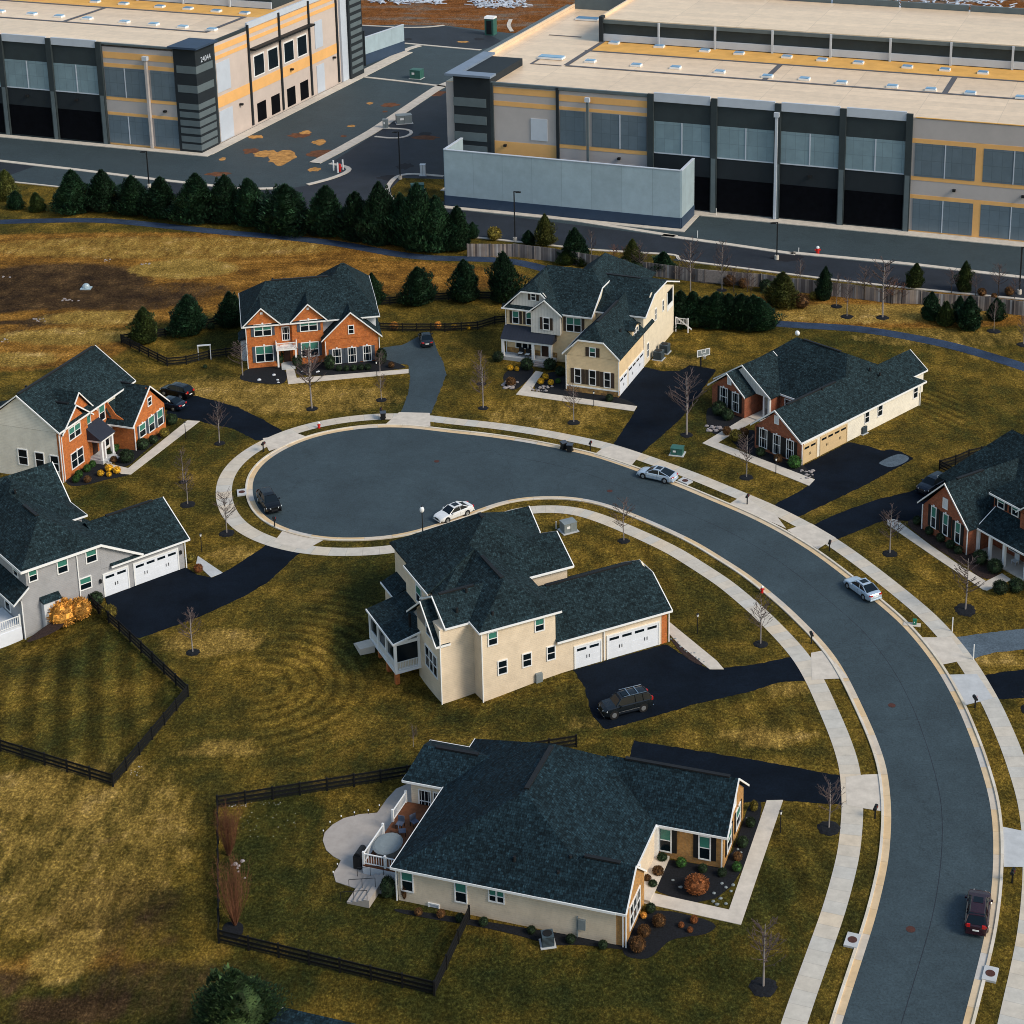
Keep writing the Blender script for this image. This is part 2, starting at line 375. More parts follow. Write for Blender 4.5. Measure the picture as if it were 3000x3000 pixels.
def struct(o, label=None):
    o['kind'] = 'structure'
    if label: o['label'] = label
    return o
# ================= setting =================
H1 = Fr('n2', 578, 1325, 28.3); H3 = Fr('g', 735, 1088, 42)
DIPS += [(*H1.W(-13.5, 6.5), 15, 1.45), (*H3.W(-11, -1), 12, 1.6)]
def pts2(lst):      # [('z', x,y, x,y, ...), ...] -> ground points
    out = []
    for t_ in lst:
        z = t_[0]; c_ = t_[1:]
        for i in range(0, len(c_), 2): out.append(G(z, c_[i], c_[i+1]))
    return out
def resample(P, step):
    L = [0]
    for a_, b_ in zip(P[:-1], P[1:]): L.append(L[-1]+math.dist(a_, b_))
    n = max(2, int(L[-1]/step)); out = []; j = 0
    for i in range(n+1):
        d = L[-1]*i/n
        while j < len(L)-2 and L[j+1] < d: j += 1
        t_ = (d-L[j])/max(1e-9, L[j+1]-L[j]); out.append((P[j][0]+(P[j+1][0]-P[j][0])*t_, P[j][1]+(P[j+1][1]-P[j][1])*t_))
    return out
def smooth(P, it=6):
    for _ in range(it): P = [P[0]]+[((P[i-1][0]+2*P[i][0]+P[i+1][0])/4, (P[i-1][1]+2*P[i][1]+P[i+1][1])/4) for i in range(1, len(P)-1)]+[P[-1]]
    return P
def curve(lst, step=.8, it=10): return smooth(resample(pts2(lst), step), it)
def offs(P, d):
    out = []
    for i in range(len(P)):
        a_, b_ = P[max(0, i-1)], P[min(len(P)-1, i+1)]; dx, dy = b_[0]-a_[0], b_[1]-a_[1]; L = math.hypot(dx, dy) or 1
        out.append((P[i][0]-dy/L*d, P[i][1]+dx/L*d))
    return out
def cleanoff(P, d):   # offset, dropping folded points
    Q = offs(P, d); out = []
    for q in Q:
        if not out or math.dist(out[-1], q) > .25: out.append(q)
    return out
def strip(mb, P, d0, d1, z, hgt_=0.):
    A, B = offs(P, d0), offs(P, d1); s_ = 0.
    for i in range(len(P)-1):
        ds = math.dist(P[i], P[i+1])
        if hgt_:
            zz_ = z+hgt_
            mb.poly([(*A[i], zz_), (*A[i+1], zz_), (*B[i+1], zz_), (*B[i], zz_)], [(s_, 0), (s_+ds, 0), (s_+ds, 1), (s_, 1)])
            mb.poly([(*A[i+1], z-.1), (*A[i], z-.1), (*A[i], zz_), (*A[i+1], zz_)][::-1], [(s_+ds, 0), (s_, 0), (s_, 1), (s_+ds, 1)][::-1])
            mb.poly([(*B[i], z-.1), (*B[i+1], z-.1), (*B[i+1], zz_), (*B[i], zz_)][::-1], [(s_, 0), (s_+ds, 0), (s_+ds, 1), (s_, 1)][::-1])
        else: mb.poly([(*A[i], z), (*A[i+1], z), (*B[i+1], z), (*B[i], z)], [(s_, 0), (s_+ds, 0), (s_+ds, 1), (s_, 1)])
        s_ += ds
def upw(mb):   # make flat sheets face up
    for k, f in enumerate(mb.f):
        a_, b_, c_ = (mb.v[f[i]] for i in (0, 1, 2))
        if (b_[0]-a_[0])*(c_[1]-a_[1])-(b_[1]-a_[1])*(c_[0]-a_[0]) < 0: mb.f[k] = f[::-1]
def tri_poly(name, P, z, mat, kind='structure', label=None, thick=0., edge=0):
    if edge: P = smooth_closed(P, edge)
    me = bpy.data.meshes.new(name); bm_v = [(p[0], p[1], z) for p in P]
    from mathutils.geometry import tessellate_polygon
    tr = tessellate_polygon([[ (p[0], p[1], 0) for p in P]])
    fs = []
    for a_, b_, c_ in tr:
        A, B, C = P[a_], P[b_], P[c_]
        fs.append((a_, b_, c_) if (B[0]-A[0])*(C[1]-A[1])-(B[1]-A[1])*(C[0]-A[0]) > 0 else (a_, c_, b_))
    if thick:
        n = len(P); bm_v += [(p[0], p[1], z-thick) for p in P]; ar = sum(P[i][0]*P[(i+1)%n][1]-P[(i+1)%n][0]*P[i][1] for i in range(n))
        for i in range(n): j = (i+1)%n; fs.append((i, n+i, n+j, j) if ar > 0 else (i, j, n+j, n+i))
    me.from_pydata(bm_v, [], fs); ul = me.uv_layers.new(name='UVMap')
    for lp in me.loops: v_ = bm_v[lp.vertex_index]; ul.data[lp.index].uv = (v_[0], v_[1])
    me.materials.append(M[mat]); o = bpy.data.objects.new(name, me); SC.collection.objects.link(o)
    if kind: o['kind'] = kind
    if label: o['label'] = label
    return o
def smooth_closed(P, it):
    for _ in range(it):
        Q = []
        for i in range(len(P)):
            a_, b_ = P[i], P[(i+1)%len(P)]; Q += [(a_[0]*.75+b_[0]*.25, a_[1]*.75+b_[1]*.25), (a_[0]*.25+b_[0]*.75, a_[1]*.25+b_[1]*.75)]
        P = Q
    return P
# ---- ground sheet with painted-on cover attributes (bare soil, lush lawn, straw) ----
def inpoly(x, y, P):
    c_ = False; n = len(P)
    for i in range(n):
        a_, b_ = P[i], P[i-1]
        if (a_[1] > y) != (b_[1] > y) and x < (b_[0]-a_[0])*(y-a_[1])/(b_[1]-a_[1])+a_[0]: c_ = not c_
    return c_
ELL = []   # (channel, cx, cy, rx, ry, amount) in source rows/columns turned to world ellipses
def ell(ch, z, x, y, rx, ry, amt=1.):
    c_ = G(z, x, y); s_ = ZZ[z][2]
    p1 = G(z, x+rx, y); p2 = G(z, x, y-ry); ELL.append((ch, c_[0], c_[1], math.dist(c_, p1), math.dist(c_, p2), amt))
# dark soil field, left
ell('soil', 'z4', 150, 330, 620, 90); ell('soil', 'z4', 700, 400, 420, 90, .8); ell('soil', 'z4', 250, 590, 330, 26, .9); ell('soil', 'z4', 60, 450, 300, 80, .7)
ell('soil', 'z4', 1350, 380, 300, 50, .45); ell('soil', 'z4', 60, 690, 160, 20, .6)
ell('straw', 'z4', 1300, 210, 420, 70, .9); ell('straw', 'z4', 500, 690, 600, 60, .7); ell('straw', 'z4', 700, 560, 480, 60, .55); ell('straw', 'z1', 900, 1400, 1200, 70, .45); ell('straw', 'z4', 150, 850, 300, 60, .6)
ell('straw', 'l', 520, 600, 110, 80, .95); ell('straw', 'l', 430, 1500, 200, 160, 1.1); ell('straw', 'l', 150, 480, 350, 170, .5); ell('straw', 'l', 1400, 210, 330, 60, .45)
ell('soil', 'l', 430, 1840, 420, 110, .7); ell('soil', 'l', 60, 1650, 160, 90, .6); ell('soil', 'l', 20, 1450, 60, 50, .9); ell('soil', 'l', 620, 1800, 200, 150, .5); ell('soil', 'l', 800, 1090, 80, 40, .5); ell('soil', 'l', 920, 1530, 70, 40, .6); ell('soil', 'l', 1080, 650, 90, 30, .4)
for q in ((680,780),(920,860),(1060,1200),(480,1130),(220,820),(930,1260),(690,1590),(1100,1380)): ell('soil', 'l', q[0], q[1], 50, 34, .5)
ell('lush', 'l', 1700, 900, 330, 560, 1.); ell('lush', 'a', 350, 1350, 560, 300, .9); ell('lush', 'a', 1100, 1650, 900, 320, .6); ell('lush', 'b', 1500, 1250, 420, 560, .55); ell('lush', 'l', 1500, 1700, 600, 220, .6)
ell('lush', 'l', 560, 170, 520, 200, .35); ell('lush', 'a', 300, 260, 700, 120, .4); ell('lush', 'g', 800, 1500, 500, 220, .5); ell('lush', 'g', 1250, 1750, 160, 110, .8)
ell('lush', 'c', 150, 650, 220, 330, .7); ell('lush', 'c', 420, 1180, 500, 100, .35); ell('lush', 'z4', 1500, 720, 300, 70, .8); ell('lush', 'z7', 1000, 620, 520, 120, .45); ell('lush', 'z7', 1600, 1000, 420, 260, .35); ell('lush', 'g', 600, 400, 380, 130, .5)
ell('lush', 'z4', 1300, 1450, 500, 200, .5); ell('lush', 'b', 600, 60, 500, 90, .5); ell('lush', 'r', 300, 1500, 420, 110, .3); ell('lush', 'z6', 1550, 1300, 260, 200, .5); ell('lush', 'q', 1200, 2000, 100, 700, .5)
ell('straw', 'z7', 1050, 420, 900, 60, .65); ell('straw', 'z7', 1500, 560, 600, 60, .35); ell('straw', 'b', 1600, 120, 330, 70, .6); ell('straw', 'r', 250, 1480, 260, 60, .5); ell('straw', 'g', 1500, 1400, 420, 110, .55); ell('straw', 'g', 1650, 780, 200, 60, .5)
ell('straw', 'z5', 500, 1120, 520, 110, .4); ell('straw', 'z6', 500, 1250, 500, 120, .35); ell('straw', 'z6', 1400, 870, 200, 60, .4); ell('straw', 'r', 1750, 1280, 200, 70, .6); ell('straw', 'c', 1300, 1250, 220, 60, .3)
# dry far fields, and patches that darken the ground along the bottom
ell('field', 'z4', 500, 330, 1500, 300, 1.2); ell('field', 'z4', 100, 760, 900, 170, 1.); ell('field', 'z1', 700, 1420, 1800, 110, 1.); ell('field', 'z5', 900, 280, 1500, 150, .8); ell('field', 'z7', 1200, 400, 1300, 110, .9); ell('straw', 'l', 350, 800, 1000, 600, .34); ell('lush', 'b', 500, 1750, 1200, 260, .85); ell('lush', 'b', 1000, 1500, 700, 200, .6); ell('lush', 'l', 1300, 1800, 600, 260, .9); ell('straw', 'z5', 600, 1130, 900, 120, .5); ell('straw', 'z4', 1500, 1080, 500, 120, .4); ell('soil', 'z4', 350, 330, 800, 170, .85); ell('soil', 'z4', 900, 420, 600, 100, .6); ell('field', 'l', 400, 1750, 700, 350, .5); ell('soil', 'l', 700, 1250, 500, 300, .35); ell('soil', 'l', 1300, 1750, 500, 250, .3)
for k in range(12): ell('soil', 'z4', 600-54*k, 380+31*k, 60, 13, .9)
ell('lush', 'l', 600, 1950, 1300, 420, .6); ell('soil', 'l', 900, 1700, 500, 200, .35); ell('soil', 'z4', 200, 260, 620, 40, .95); ell('soil', 'z4', 1300, 360, 420, 60, .5)  # broad patches that darken the ground at lower left
ell('mow', 'g', 500, 1750, 900, 420, 1.); ell('mow', 'l', 400, 150, 520, 200, 1.); ell('arc', 's', 925, 1950, 190, 260, .9); ell('arc', 'z7', 1480, 960, 170, 130, .9); ell('mow', 'q', 150, 950, 330, 420, .7); ell('mow', 'c', 1500, 480, 260, 260, .8); ell('mow', 'r', 100, 1700, 400, 220, .6)
SITE = [(-400, 452), (-100, 448), (-14, 452), (24, 452), (45, 425), (60, 470), (400, 430), (400, 2500), (-900, 2500), (-900, 470)]
xs = [-1800,-1200,-800,-500,-350,-260]+[-200+1.4*i for i in range(252)]+[170, 250, 400, 700, 1200, 1800]
ys = [20, 50, 75, 90]+[100+1.4*i for i in range(165)]+[335+6*i for i in range(56)]+[700, 800, 1000, 1400, 2200, 3600]
gv, gf, at_ = [], [], {'soil': [], 'straw': [], 'lush': [], 'field': [], 'mow': [], 'arc': [], 'clay': []}
for y in ys:
    row = [e for e in ELL if abs(y-e[2]) < e[4]]
    for x in xs:
        gv.append((x, y, gz(x, y) if y < 260 else 0.)); A = {'soil': 0., 'straw': 0., 'lush': 0., 'field': 0., 'mow': 0., 'arc': 0.}
        for ch, cx_, cy_, rx, ry, am in row:
            q = ((x-cx_)/rx)**2+((y-cy_)/ry)**2
            if q < 1: A[ch] = max(A[ch], am*min(1, (1-q)*2.2))
        for k_ in A: at_[k_].append(A[k_])
        at_['clay'].append(1. if y > 424 and inpoly(x, y, SITE) else 0.)
nx_ = len(xs)
for j in range(len(ys)-1):
    for i in range(nx_-1): a_ = j*nx_+i; gf.append((a_, a_+1, a_+1+nx_, a_+nx_))
me = bpy.data.meshes.new('ground'); me.from_pydata(gv, [], gf)
for k_, v_ in at_.items(): me.attributes.new(k_, 'FLOAT', 'POINT').data.foreach_set('value', v_)
t = NT('lawn_and_soil'); o_ = t.coord()
def attr(nm): a_ = t.n('Attribute', attribute_name=nm); return a_.outputs['Fac']
n_big = t.noise(o_, .045, 5, .6); n_mid = t.noise(o_, .22, 6, .7); n_f = t.noise(o_, 2.6, 5, .8); n_s = t.noise(t.coord('Object', (1, .3, 1), .6), .8, 5, .75)
lawn = t.ramp(n_mid, [(.26, (.045, .040, .010)), (.44, (.090, .064, .012)), (.56, (.165, .105, .017)), (.76, (.31, .19, .042))])
lush = t.ramp(n_mid, [(.3, (.018, .025, .008)), (.5, (.042, .041, .009)), (.75, (.115, .080, .014))])
straw = t.ramp(n_mid, [(.3, (.15, .095, .020)), (.55, (.30, .19, .045)), (.75, (.52, .34, .13))])
soil = t.ramp(n_mid, [(.3, (.014, .009, .007)), (.5, (.052, .030, .014)), (.75, (.14, .080, .032))])
clay = t.ramp(t.noise(t.coord('Object', (.35, 1, 1)), .12, 6, .75), [(.3, (.07, .026, .009)), (.5, (.19, .07, .018)), (.6, (.16, .12, .09)), (.72, (.10, .10, .10)), (.85, (.40, .22, .09))])
field = t.ramp(t.noise(t.coord('Object', (.5, 1, 1), .2), .25, 7, .78), [(.28, (.045, .026, .009)), (.42, (.13, .062, .013)), (.55, (.25, .12, .022)), (.7, (.42, .22, .055))])
def msk(a_, lo=.15, hi=.6):
    e = t.math('ADD', a_, t.math('MULTIPLY', t.math('SUBTRACT', n_s, .5), 1.1)); r_ = t.n('MapRange'); r_.inputs[1].default_value = lo; r_.inputs[2].default_value = hi
    t.l(e, r_.inputs[0]); return t.math('MULTIPLY', r_.outputs[0], t.math('GREATER_THAN', a_, .01))
col = t.mix(t.ramp(n_big, [(.42, 0.), (.62, .75)]), lawn, lush)
col = t.mix(msk(attr('field')), col, field); col = t.mix(msk(attr('lush')), col, lush); col = t.mix(msk(attr('soil')), col, soil); col = t.mix(msk(attr('straw')), col, straw); col = t.mix(attr('clay'), col, clay)
n_g = t.noise(t.coord('Object', (1, .55, 1), .35), 5.5, 4, .85)
col = t.mix(1., col, t.ramp(n_f, [(.3, .34), (.5, .93), (.7, 2.1)]), 'MULTIPLY')
col = t.mix(1., col, t.ramp(n_g, [(.3, .4), (.5, .95), (.7, 2.2)]), 'MULTIPLY')
def wave(c_, per, kind='X', rot=0):
    wv = t.n('TexWave', wave_type='BANDS' if kind == 'X' else 'RINGS'); wv.inputs['Scale'].default_value = 1/per*.314*1.0; wv.inputs['Distortion'].default_value = .5; wv.inputs['Detail'].default_value = 2; wv.inputs['Detail Scale'].default_value = .6
    if kind != 'X': wv.rings_direction = 'SPHERICAL'
    mp = t.n('Mapping'); mp.inputs['Location'].default_value = c_; mp.inputs['Rotation'].default_value = (0, 0, rot); co = t.n('TexCoord'); t.l(co.outputs['Object'], mp.inputs[0]); t.l(mp.outputs[0], wv.inputs['Vector']); return wv.outputs['Fac']
g1, g2 = G('s', 300, 2200), G('s', 300, 1950); am = wave((0, 0, 0), 3.0, 'X', math.atan2(g2[0]-g1[0], g2[1]-g1[1])); col = t.mix(attr('mow'), col, t.mix(1., col, t.ramp(am, [(.2, .7), (.8, 1.25)]), 'MULTIPLY'))
ac = G('s', 760, 2010); am2 = wave((-ac[0], -ac[1], 0), 1.5, 'R'); col = t.mix(attr('arc'), col, t.mix(1., col, t.ramp(am2, [(.15, .70), (.75, 1.22)]), 'MULTIPLY'))
col = t.mix(1., col, t.ramp(n_s, [(.3, .66), (.7, 1.35)]), 'MULTIPLY')
t.bump(n_f, 1., .22); M['ground'] = t.done(col, .97, 0, .05)
me.materials.append(M['ground']); gr = bpy.data.objects.new('ground', me); SC.collection.objects.link(gr); struct(gr)
# ---- street ----
EDGE = curve([('q', 1100,2800, 1190,2480, 1270,2170, 1340,1900, 1430,1550, 1480,1340, 1510,1130, 1525,950, 1525,700, 1500,500),
 ('r', 1590,1932, 1470,1630, 1330,1370, 1200,1190, 1060,1030, 910,900, 640,680, 440,530, 230,400, 0,280),
 ('k2', 1645,660, 1350,550, 1060,450, 850,405, 600,355, 300,310, 0,280), ('k', 1440,247, 1280,243, 1150,250, 1040,262, 870,290, 720,330, 560,400, 420,490, 345,590, 333,660, 335,720, 360,800, 420,880, 510,935, 640,985, 760,1010, 870,1027, 1060,1030, 1290,1018, 1470,985),
 ('k2', 100,880, 240,830, 330,790, 450,755, 600,735, 740,730, 900,733, 1050,757, 1200,800, 1380,870, 1600,965, 1800,1060),
 ('r', 0,690, 120,790, 250,895, 470,1110, 600,1260, 700,1430, 790,1620, 870,1790, 925,1932), ('q', 860,330, 887,600, 870,900, 790,1250, 690,1560, 580,1900, 500,2180, 400,2500, 290,2800)], .7, 14)
EDGE = resample(EDGE, .7)
# which side is outside: left or right of travel
SG = 1
c0 = G('k', 900, 650); Q_ = min(range(len(EDGE)), key=lambda i: math.dist(EDGE[i], G('k', 333, 680)))
if math.dist(offs(EDGE, 1)[Q_], c0) < math.dist(EDGE[Q_], c0): SG = -1
tri_poly('street', EDGE, .004, 'road')
for nm, d0, d1, z_, h_, m_ in (('gutter', 0, .62, .012, 0, 'curb'), ('kerb', .62, .86, .0, .13, 'curbtop'), ('pavement', 2.45, 4.35, .03, 0, 'conc')):
    mb = MB(); strip(mb, EDGE, SG*d0, SG*d1, z_, h_)
    if not h_: upw(mb)
    ob = struct(mb.build(nm, m_))
    if h_:
        import bmesh
        bm_ = bmesh.new(); bm_.from_mesh(ob.data); bmesh.ops.remove_doubles(bm_, verts=bm_.verts, dist=.001); bmesh.ops.recalc_face_normals(bm_, faces=bm_.faces); bm_.to_mesh(ob.data); bm_.free()
def area(name, lst, z, mat, edge=0, thick=0, kind='structure', label=None): return tri_poly(name, pts2(lst), z, mat, kind, label, thick, edge)
DRV = [('driveway', [('b', 765,150), ('q', 0,268, 300,322, 596,378, 602,556, 200,527), ('b', 1460,540, 1330,760, 700,420)], 'drive'),
 ('driveway', [('n2', 578,1330, 1450,1085, 1640,1210, 1860,1322), ('r', 0,1325, 310,1262, 428,1432, 200,1445, 0,1512), ('n2', 1700,1660, 1200,1810, 870,1895, 740,1730, 690,1500)], 'drive'),
 ('driveway', [('g', 735,1090, 1310,875, 1400,930, 1500,948, 1572,915, 1700,840), ('k', 470,1055, 700,1108), ('g', 1900,975, 1750,1070, 1400,1230, 980,1380, 840,1270)], 'drive'),
 ('driveway', [('z4', 1190,1100, 1380,1108, 1500,1140, 1700,1195), ('k', 200,90, 400,185, 552,272, 400,340, 360,338, 200,255, 0,215), ('z4', 1412,1287, 1290,1275, 1180,1240)], 'drive'),
 ('driveway', [('z5', 1200,800, 1250,770, 1400,750, 1510,690, 1610,690, 1650,800, 1690,880, 1710,960, 1660,1090, 1598,1240, 1380,1240, 1440,1090, 1452,980, 1440,890, 1300,880, 1200,880)], 'road'),
 ('driveway', [('z6', 990,1120, 1180,905, 1300,935, 1430,935, 1500,893, 1690,925, 1440,1270, 1160,1515, 950,1465, 1060,1300, 1130,1190)], 'drive'),
 ('driveway', [('z7', 670,1290, 940,1150, 1060,1175, 1130,1200, 1165,1190, 1240,1205, 1308,1245, 1150,1330, 1000,1410, 655,1575, 515,1505, 640,1440, 710,1400, 745,1360)], 'drive'),
 ('driveway', [('z7', 735,1620, 900,1545, 1100,1475, 1290,1430, 1380,1390, 1560,1370, 1560,1500, 1385,1600, 1240,1594, 1120,1600, 1000,1650, 870,1702)], 'drive'),
 ('gravel_drive', [('r', 1415,1132, 1650,1100, 1932,1068, 2200,1040, 2200,1200, 1932,1213, 1700,1240, 1535,1290)], 'gravel'),
 ('driveway', [('r', 1625,1402, 1800,1370, 2000,1350, 2200,1340, 2200,1570, 1900,1560, 1725,1568)], 'drive')]
def ragged(P, j, step=.5, seed=1):
    rr = random.Random(seed); Q = resample(P+[P[0]], step)[:-1]; return [(x+rr.uniform(-j, j), y+rr.uniform(-j, j)) for x, y in Q]
for i, (nm, lst, mt) in enumerate(DRV): tri_poly(nm, ragged(pts2(lst), .07, .5, i), .012+.0005*i, mt)
mb = MB(); strip(mb, [p for k, p in enumerate(EDGE) if k < Q_-60], -SG*4.3, -SG*4.37, .007); upw(mb); struct(mb.build('road_seam', 'lot_dark'))
area('wet_stain', [('z7', 1115,1262, 1190,1225, 1240,1215, 1300,1244, 1190,1300, 1110,1275)], .022, 'gravel', 2)
WLK = [[('b', 1602,527, 1705,525, 1440,1310, 820,1172, 820,1095, 1365,1215)], [('n2', 1472,868, 1932,1245, 2000,1325, 1865,1325, 1570,1085, 1478,985)],
 [('g', 1400,795, 1575,914, 1493,947, 1388,850)], [('n3', 1150,1325, 1395,1383), ('z4', 1325,1285, 1415,1290, 925,1668), ('n3', 1320,1445, 1200,1370)],
 [('z5', 565,870, 620,870, 650,985, 1442,922, 1442,950, 590,1028)], [('z6', 410,935, 462,945, 372,1078, 1127,1185, 1105,1220, 270,1102)],
 [('z7', 395,985, 460,1000, 200,1153, 748,1363, 715,1398, 112,1157)], [('n5', 0,943, 80,940, 200,1030, 420,1195, 660,1360, 930,1525, 1080,1450, 1170,1510, 940,1612, 900,1603, 420,1280, 0,990)]]
for i, lst in enumerate(WLK): area('front_walk', lst, .045+.0005*i, 'conc_p' if i not in (2,) else 'conc_c', thick=.06)
area('patio', [('a', 640,420, 560,455, 500,520, 440,606, 330,615, 230,640, 160,680, 110,730, 98,780, 120,840, 165,880, 212,905, 190,950, 165,985, 180,1040, 300,1080, 470,1115, 700,1000, 700,400)], .05, 'patio', 0, .06)
APR = [[('k', 1283,222, 1375,140, 1592,146, 1596,238, 1440,236)], [('k', 410,325, 650,288, 715,312, 590,372, 455,415)], [('k', 488,1062, 555,972, 700,1012, 865,1032, 785,1075, 715,1115)],
 [('k2', 1062,442, 1112,404, 1195,374, 1405,432, 1358,482, 1320,528)], [('r', -160,190, -50,120, 70,215, 170,255, 250,360, 90,290, -60,220)], [('r', 255,370, 330,345, 430,325, 600,425, 475,505, 360,440)],
 [('r', 1190,1130, 1418,1130, 1532,1288, 1345,1325, 1270,1230)], [('r', 1378,1395, 1600,1390, 1715,1562, 1510,1612, 1450,1500)], [('q', 596,380, 710,366, 806,362, 828,480, 832,597, 722,580, 602,556)],
 [('r', 425,1240, 505,1225, 610,1320, 690,1420, 560,1425, 430,1432)], [('q', 1585,694, 1830,745, 1850,948, 1590,946)]]
for i, lst in enumerate(APR): area('driveway_apron', lst, .036+.0008*i, 'conc_c' if i in (7, 10) else 'conc_p')
# paths
mb = MB(); P = curve([('z1', -300,1265, 0,1256, 330,1247, 600,1245, 940,1280, 1300,1320, 1640,1345, 1932,1380), ('z5', 1100,60, 1350,110, 1600,140, 1932,140), ('z6', 140,145, 360,170, 600,260), ('z7', 200,440, 470,475, 620,490, 800,495, 1000,505, 1200,540, 1400,575, 1600,620, 1750,670, 1932,720, 2200,830)], 2, 6)
strip(mb, P, -1.25, 1.25, .02); upw(mb); struct(mb.build('footpath', 'path'))
# industrial lot and its kerbs
lot = [G('z1', -700, 930), G('z1', 80,1030), G('z1', 345,1060), G('z1', 1000,1120), G('z1', 1932,1250), G('z2', 720,1345), G('z2', 1932,1450), G('p', 1200,410), G('p', 1932,500), G('m', 900,665), G('m', 1932,775), G('m', 3200,900), (210, 440), (60, 440), G('n7', 1890,310), G('n7', 1300,240), G('n7', 505,236), (-60, 440), (-300, 520)]
tri_poly('lot', lot, .004, 'lot')
road = [G('z1', -700, 800), G('z1', 0,915), G('z1', 1200,1060), G('z1', 1600,1072), G('n7', 0,1750), G('n7', 430,1600), G('n7', 220,1540), G('n7', 1240,870), G('n7', 1400,830), G('n7', 1400,1600), G('z2', 600,1180), G('z2', 1932,1350), G('p', 1932,383), G('m', 1932,592), G('m', 3200,700), G('m', 3200,895), G('m', 900,663), G('p', 1932,498), G('p', 1200,408), G('z2', 1932,1448), G('z2', 720,1342), G('z1', 1932,1247), G('z1', 1000,1117), G('z1', 345,1057), G('z1', 80,1027), G('z1', -700, 925)]
tri_poly('lot_road', road, .009, 'lot_dark')
area('lot_yard', [('n7', 510,245, 1300,248, 1660,300, 1900,420, 1600,470, 920,405, 500,350)], .009, 'lot_dark')
area('lot_patch', [('z1', 60,990, 200,940, 500,965, 900,1030, 700,1100, 345,1056, 100,1030)], .013, 'lot')
KB = [([('z1', -500,850, 0,912, 420,960, 820,1010, 1200,1052, 1400,1073, 1600,1065)], .55), ([('n7', 0,1745, 200,1695, 340,1645, 420,1605, 390,1575, 300,1560, 215,1545)], .5), ([('z1', 80,1032, 345,1060)], .25), ([('n7', 70,1540, 320,1410, 620,1240, 1230,830, 1400,760)], 1.2),
 ([('n7', 640,1290, 800,1310, 930,1300, 1005,1250, 960,1220, 750,1212)], .35), ([('n7', 440,718, 860,765, 1270,815, 1400,832)], .5), ([('n7', 470,705, 620,630, 980,450, 1060,432)], .8), ([('n7', 915,410, 1300,445, 1640,475)], .5), ([('n7', 505,240, 900,262, 1150,258, 1290,240)], .4), ([('n7', 1920,185, 1895,240, 1932,300)], .5),
 ([('n7', 890,1925, 780,1870, 745,1790, 800,1700, 880,1645, 1000,1640, 1290,1665)], .45), ([('z2', 620,1155, 1300,1245, 1932,1345), ('p', 1100,265, 1500,320, 1932,383), ('m', 0,385, 1050,485, 1932,590, 2600,665)], .55),
 ([('z2', 690,1338, 1100,1380, 1400,1415, 1932,1445), ('p', 1200,408, 1500,445, 1932,500), ('m', 400,610, 900,665, 1400,715, 2600,830)], .3)]
for lst, w_ in KB:
    P = curve(lst, 1.5, 2); mb = MB(); strip(mb, P, -w_, w_, .0, .12); ob = struct(mb.build('lot_kerb', 'conc_p'))
    bm_ = bmesh.new(); bm_.from_mesh(ob.data); bmesh.ops.remove_doubles(bm_, verts=bm_.verts, dist=.001); bmesh.ops.recalc_face_normals(bm_, faces=bm_.faces); bm_.to_mesh(ob.data); bm_.free()
area('lawn_island', [('n7', 800,1870, 790,1780, 890,1680, 1290,1690, 1290,1900, 1000,1932, 850,1905)], .018, 'ground')
# orange clay blots on the lot
def blot(z, x, y, rx, ry, m_, i):
    c_ = G(z, x, y); a_ = math.dist(c_, G(z, x+rx, y)); b_ = math.dist(c_, G(z, x, y-ry)); rr = random.Random(i)
    P = [(c_[0]+a_*cos(k*pi/9)*rr.uniform(.6, 1.15), c_[1]+b_*sin(k*pi/9)*rr.uniform(.6, 1.15)) for k in range(18)]
    tri_poly('clay_stain', P, .016+.001*(i % 5), m_, edge=1)
M['claystain'] = plain('orange_clay', (.42, .21, .06), .95, .5, .9); M['claydark'] = plain('brown_clay', (.13, .05, .022), .95, .5, .9); M['oil'] = plain('dark_oil_stain', (.012, .012, .016), .8, .3)
for i, q in enumerate([('z1',1600,890,80,45,'claystain'),('z1',1500,870,70,25,'claystain'),('z1',1420,855,50,18,'claydark'),('z1',1810,805,40,18,'claystain'),('z1',1450,775,50,12,'claystain'),('z1',1690,765,70,16,'claydark'),('z1',1730,750,35,12,'claystain'),('z1',1240,985,80,14,'claydark'),('z1',1260,900,25,10,'claystain'),('z1',1830,870,110,25,'claydark'),('z1',1780,960,40,14,'claystain'),
  ('n7',590,975,35,12,'claystain'),('n7',780,990,110,22,'claydark'),('n7',735,1052,30,9,'claydark'),('n7',415,1190,45,12,'claystain'),('n7',110,1340,65,25,'claystain'),('n7',1470,395,65,10,'claystain'),('n7',1220,880,90,30,'claydark'),('n7',345,1285,35,10,'claydark'),
  ('n7',1110,1262,75,20,'oil'),('n7',920,1570,85,33,'oil'),('n7',760,1675,100,30,'oil'),('n7',1620,368,50,14,'oil'),('n7',950,370,40,14,'oil'),('n7',1120,1300,150,22,'claydark'),('p',1850,400,100,24,'oil')]): blot(*q, i)
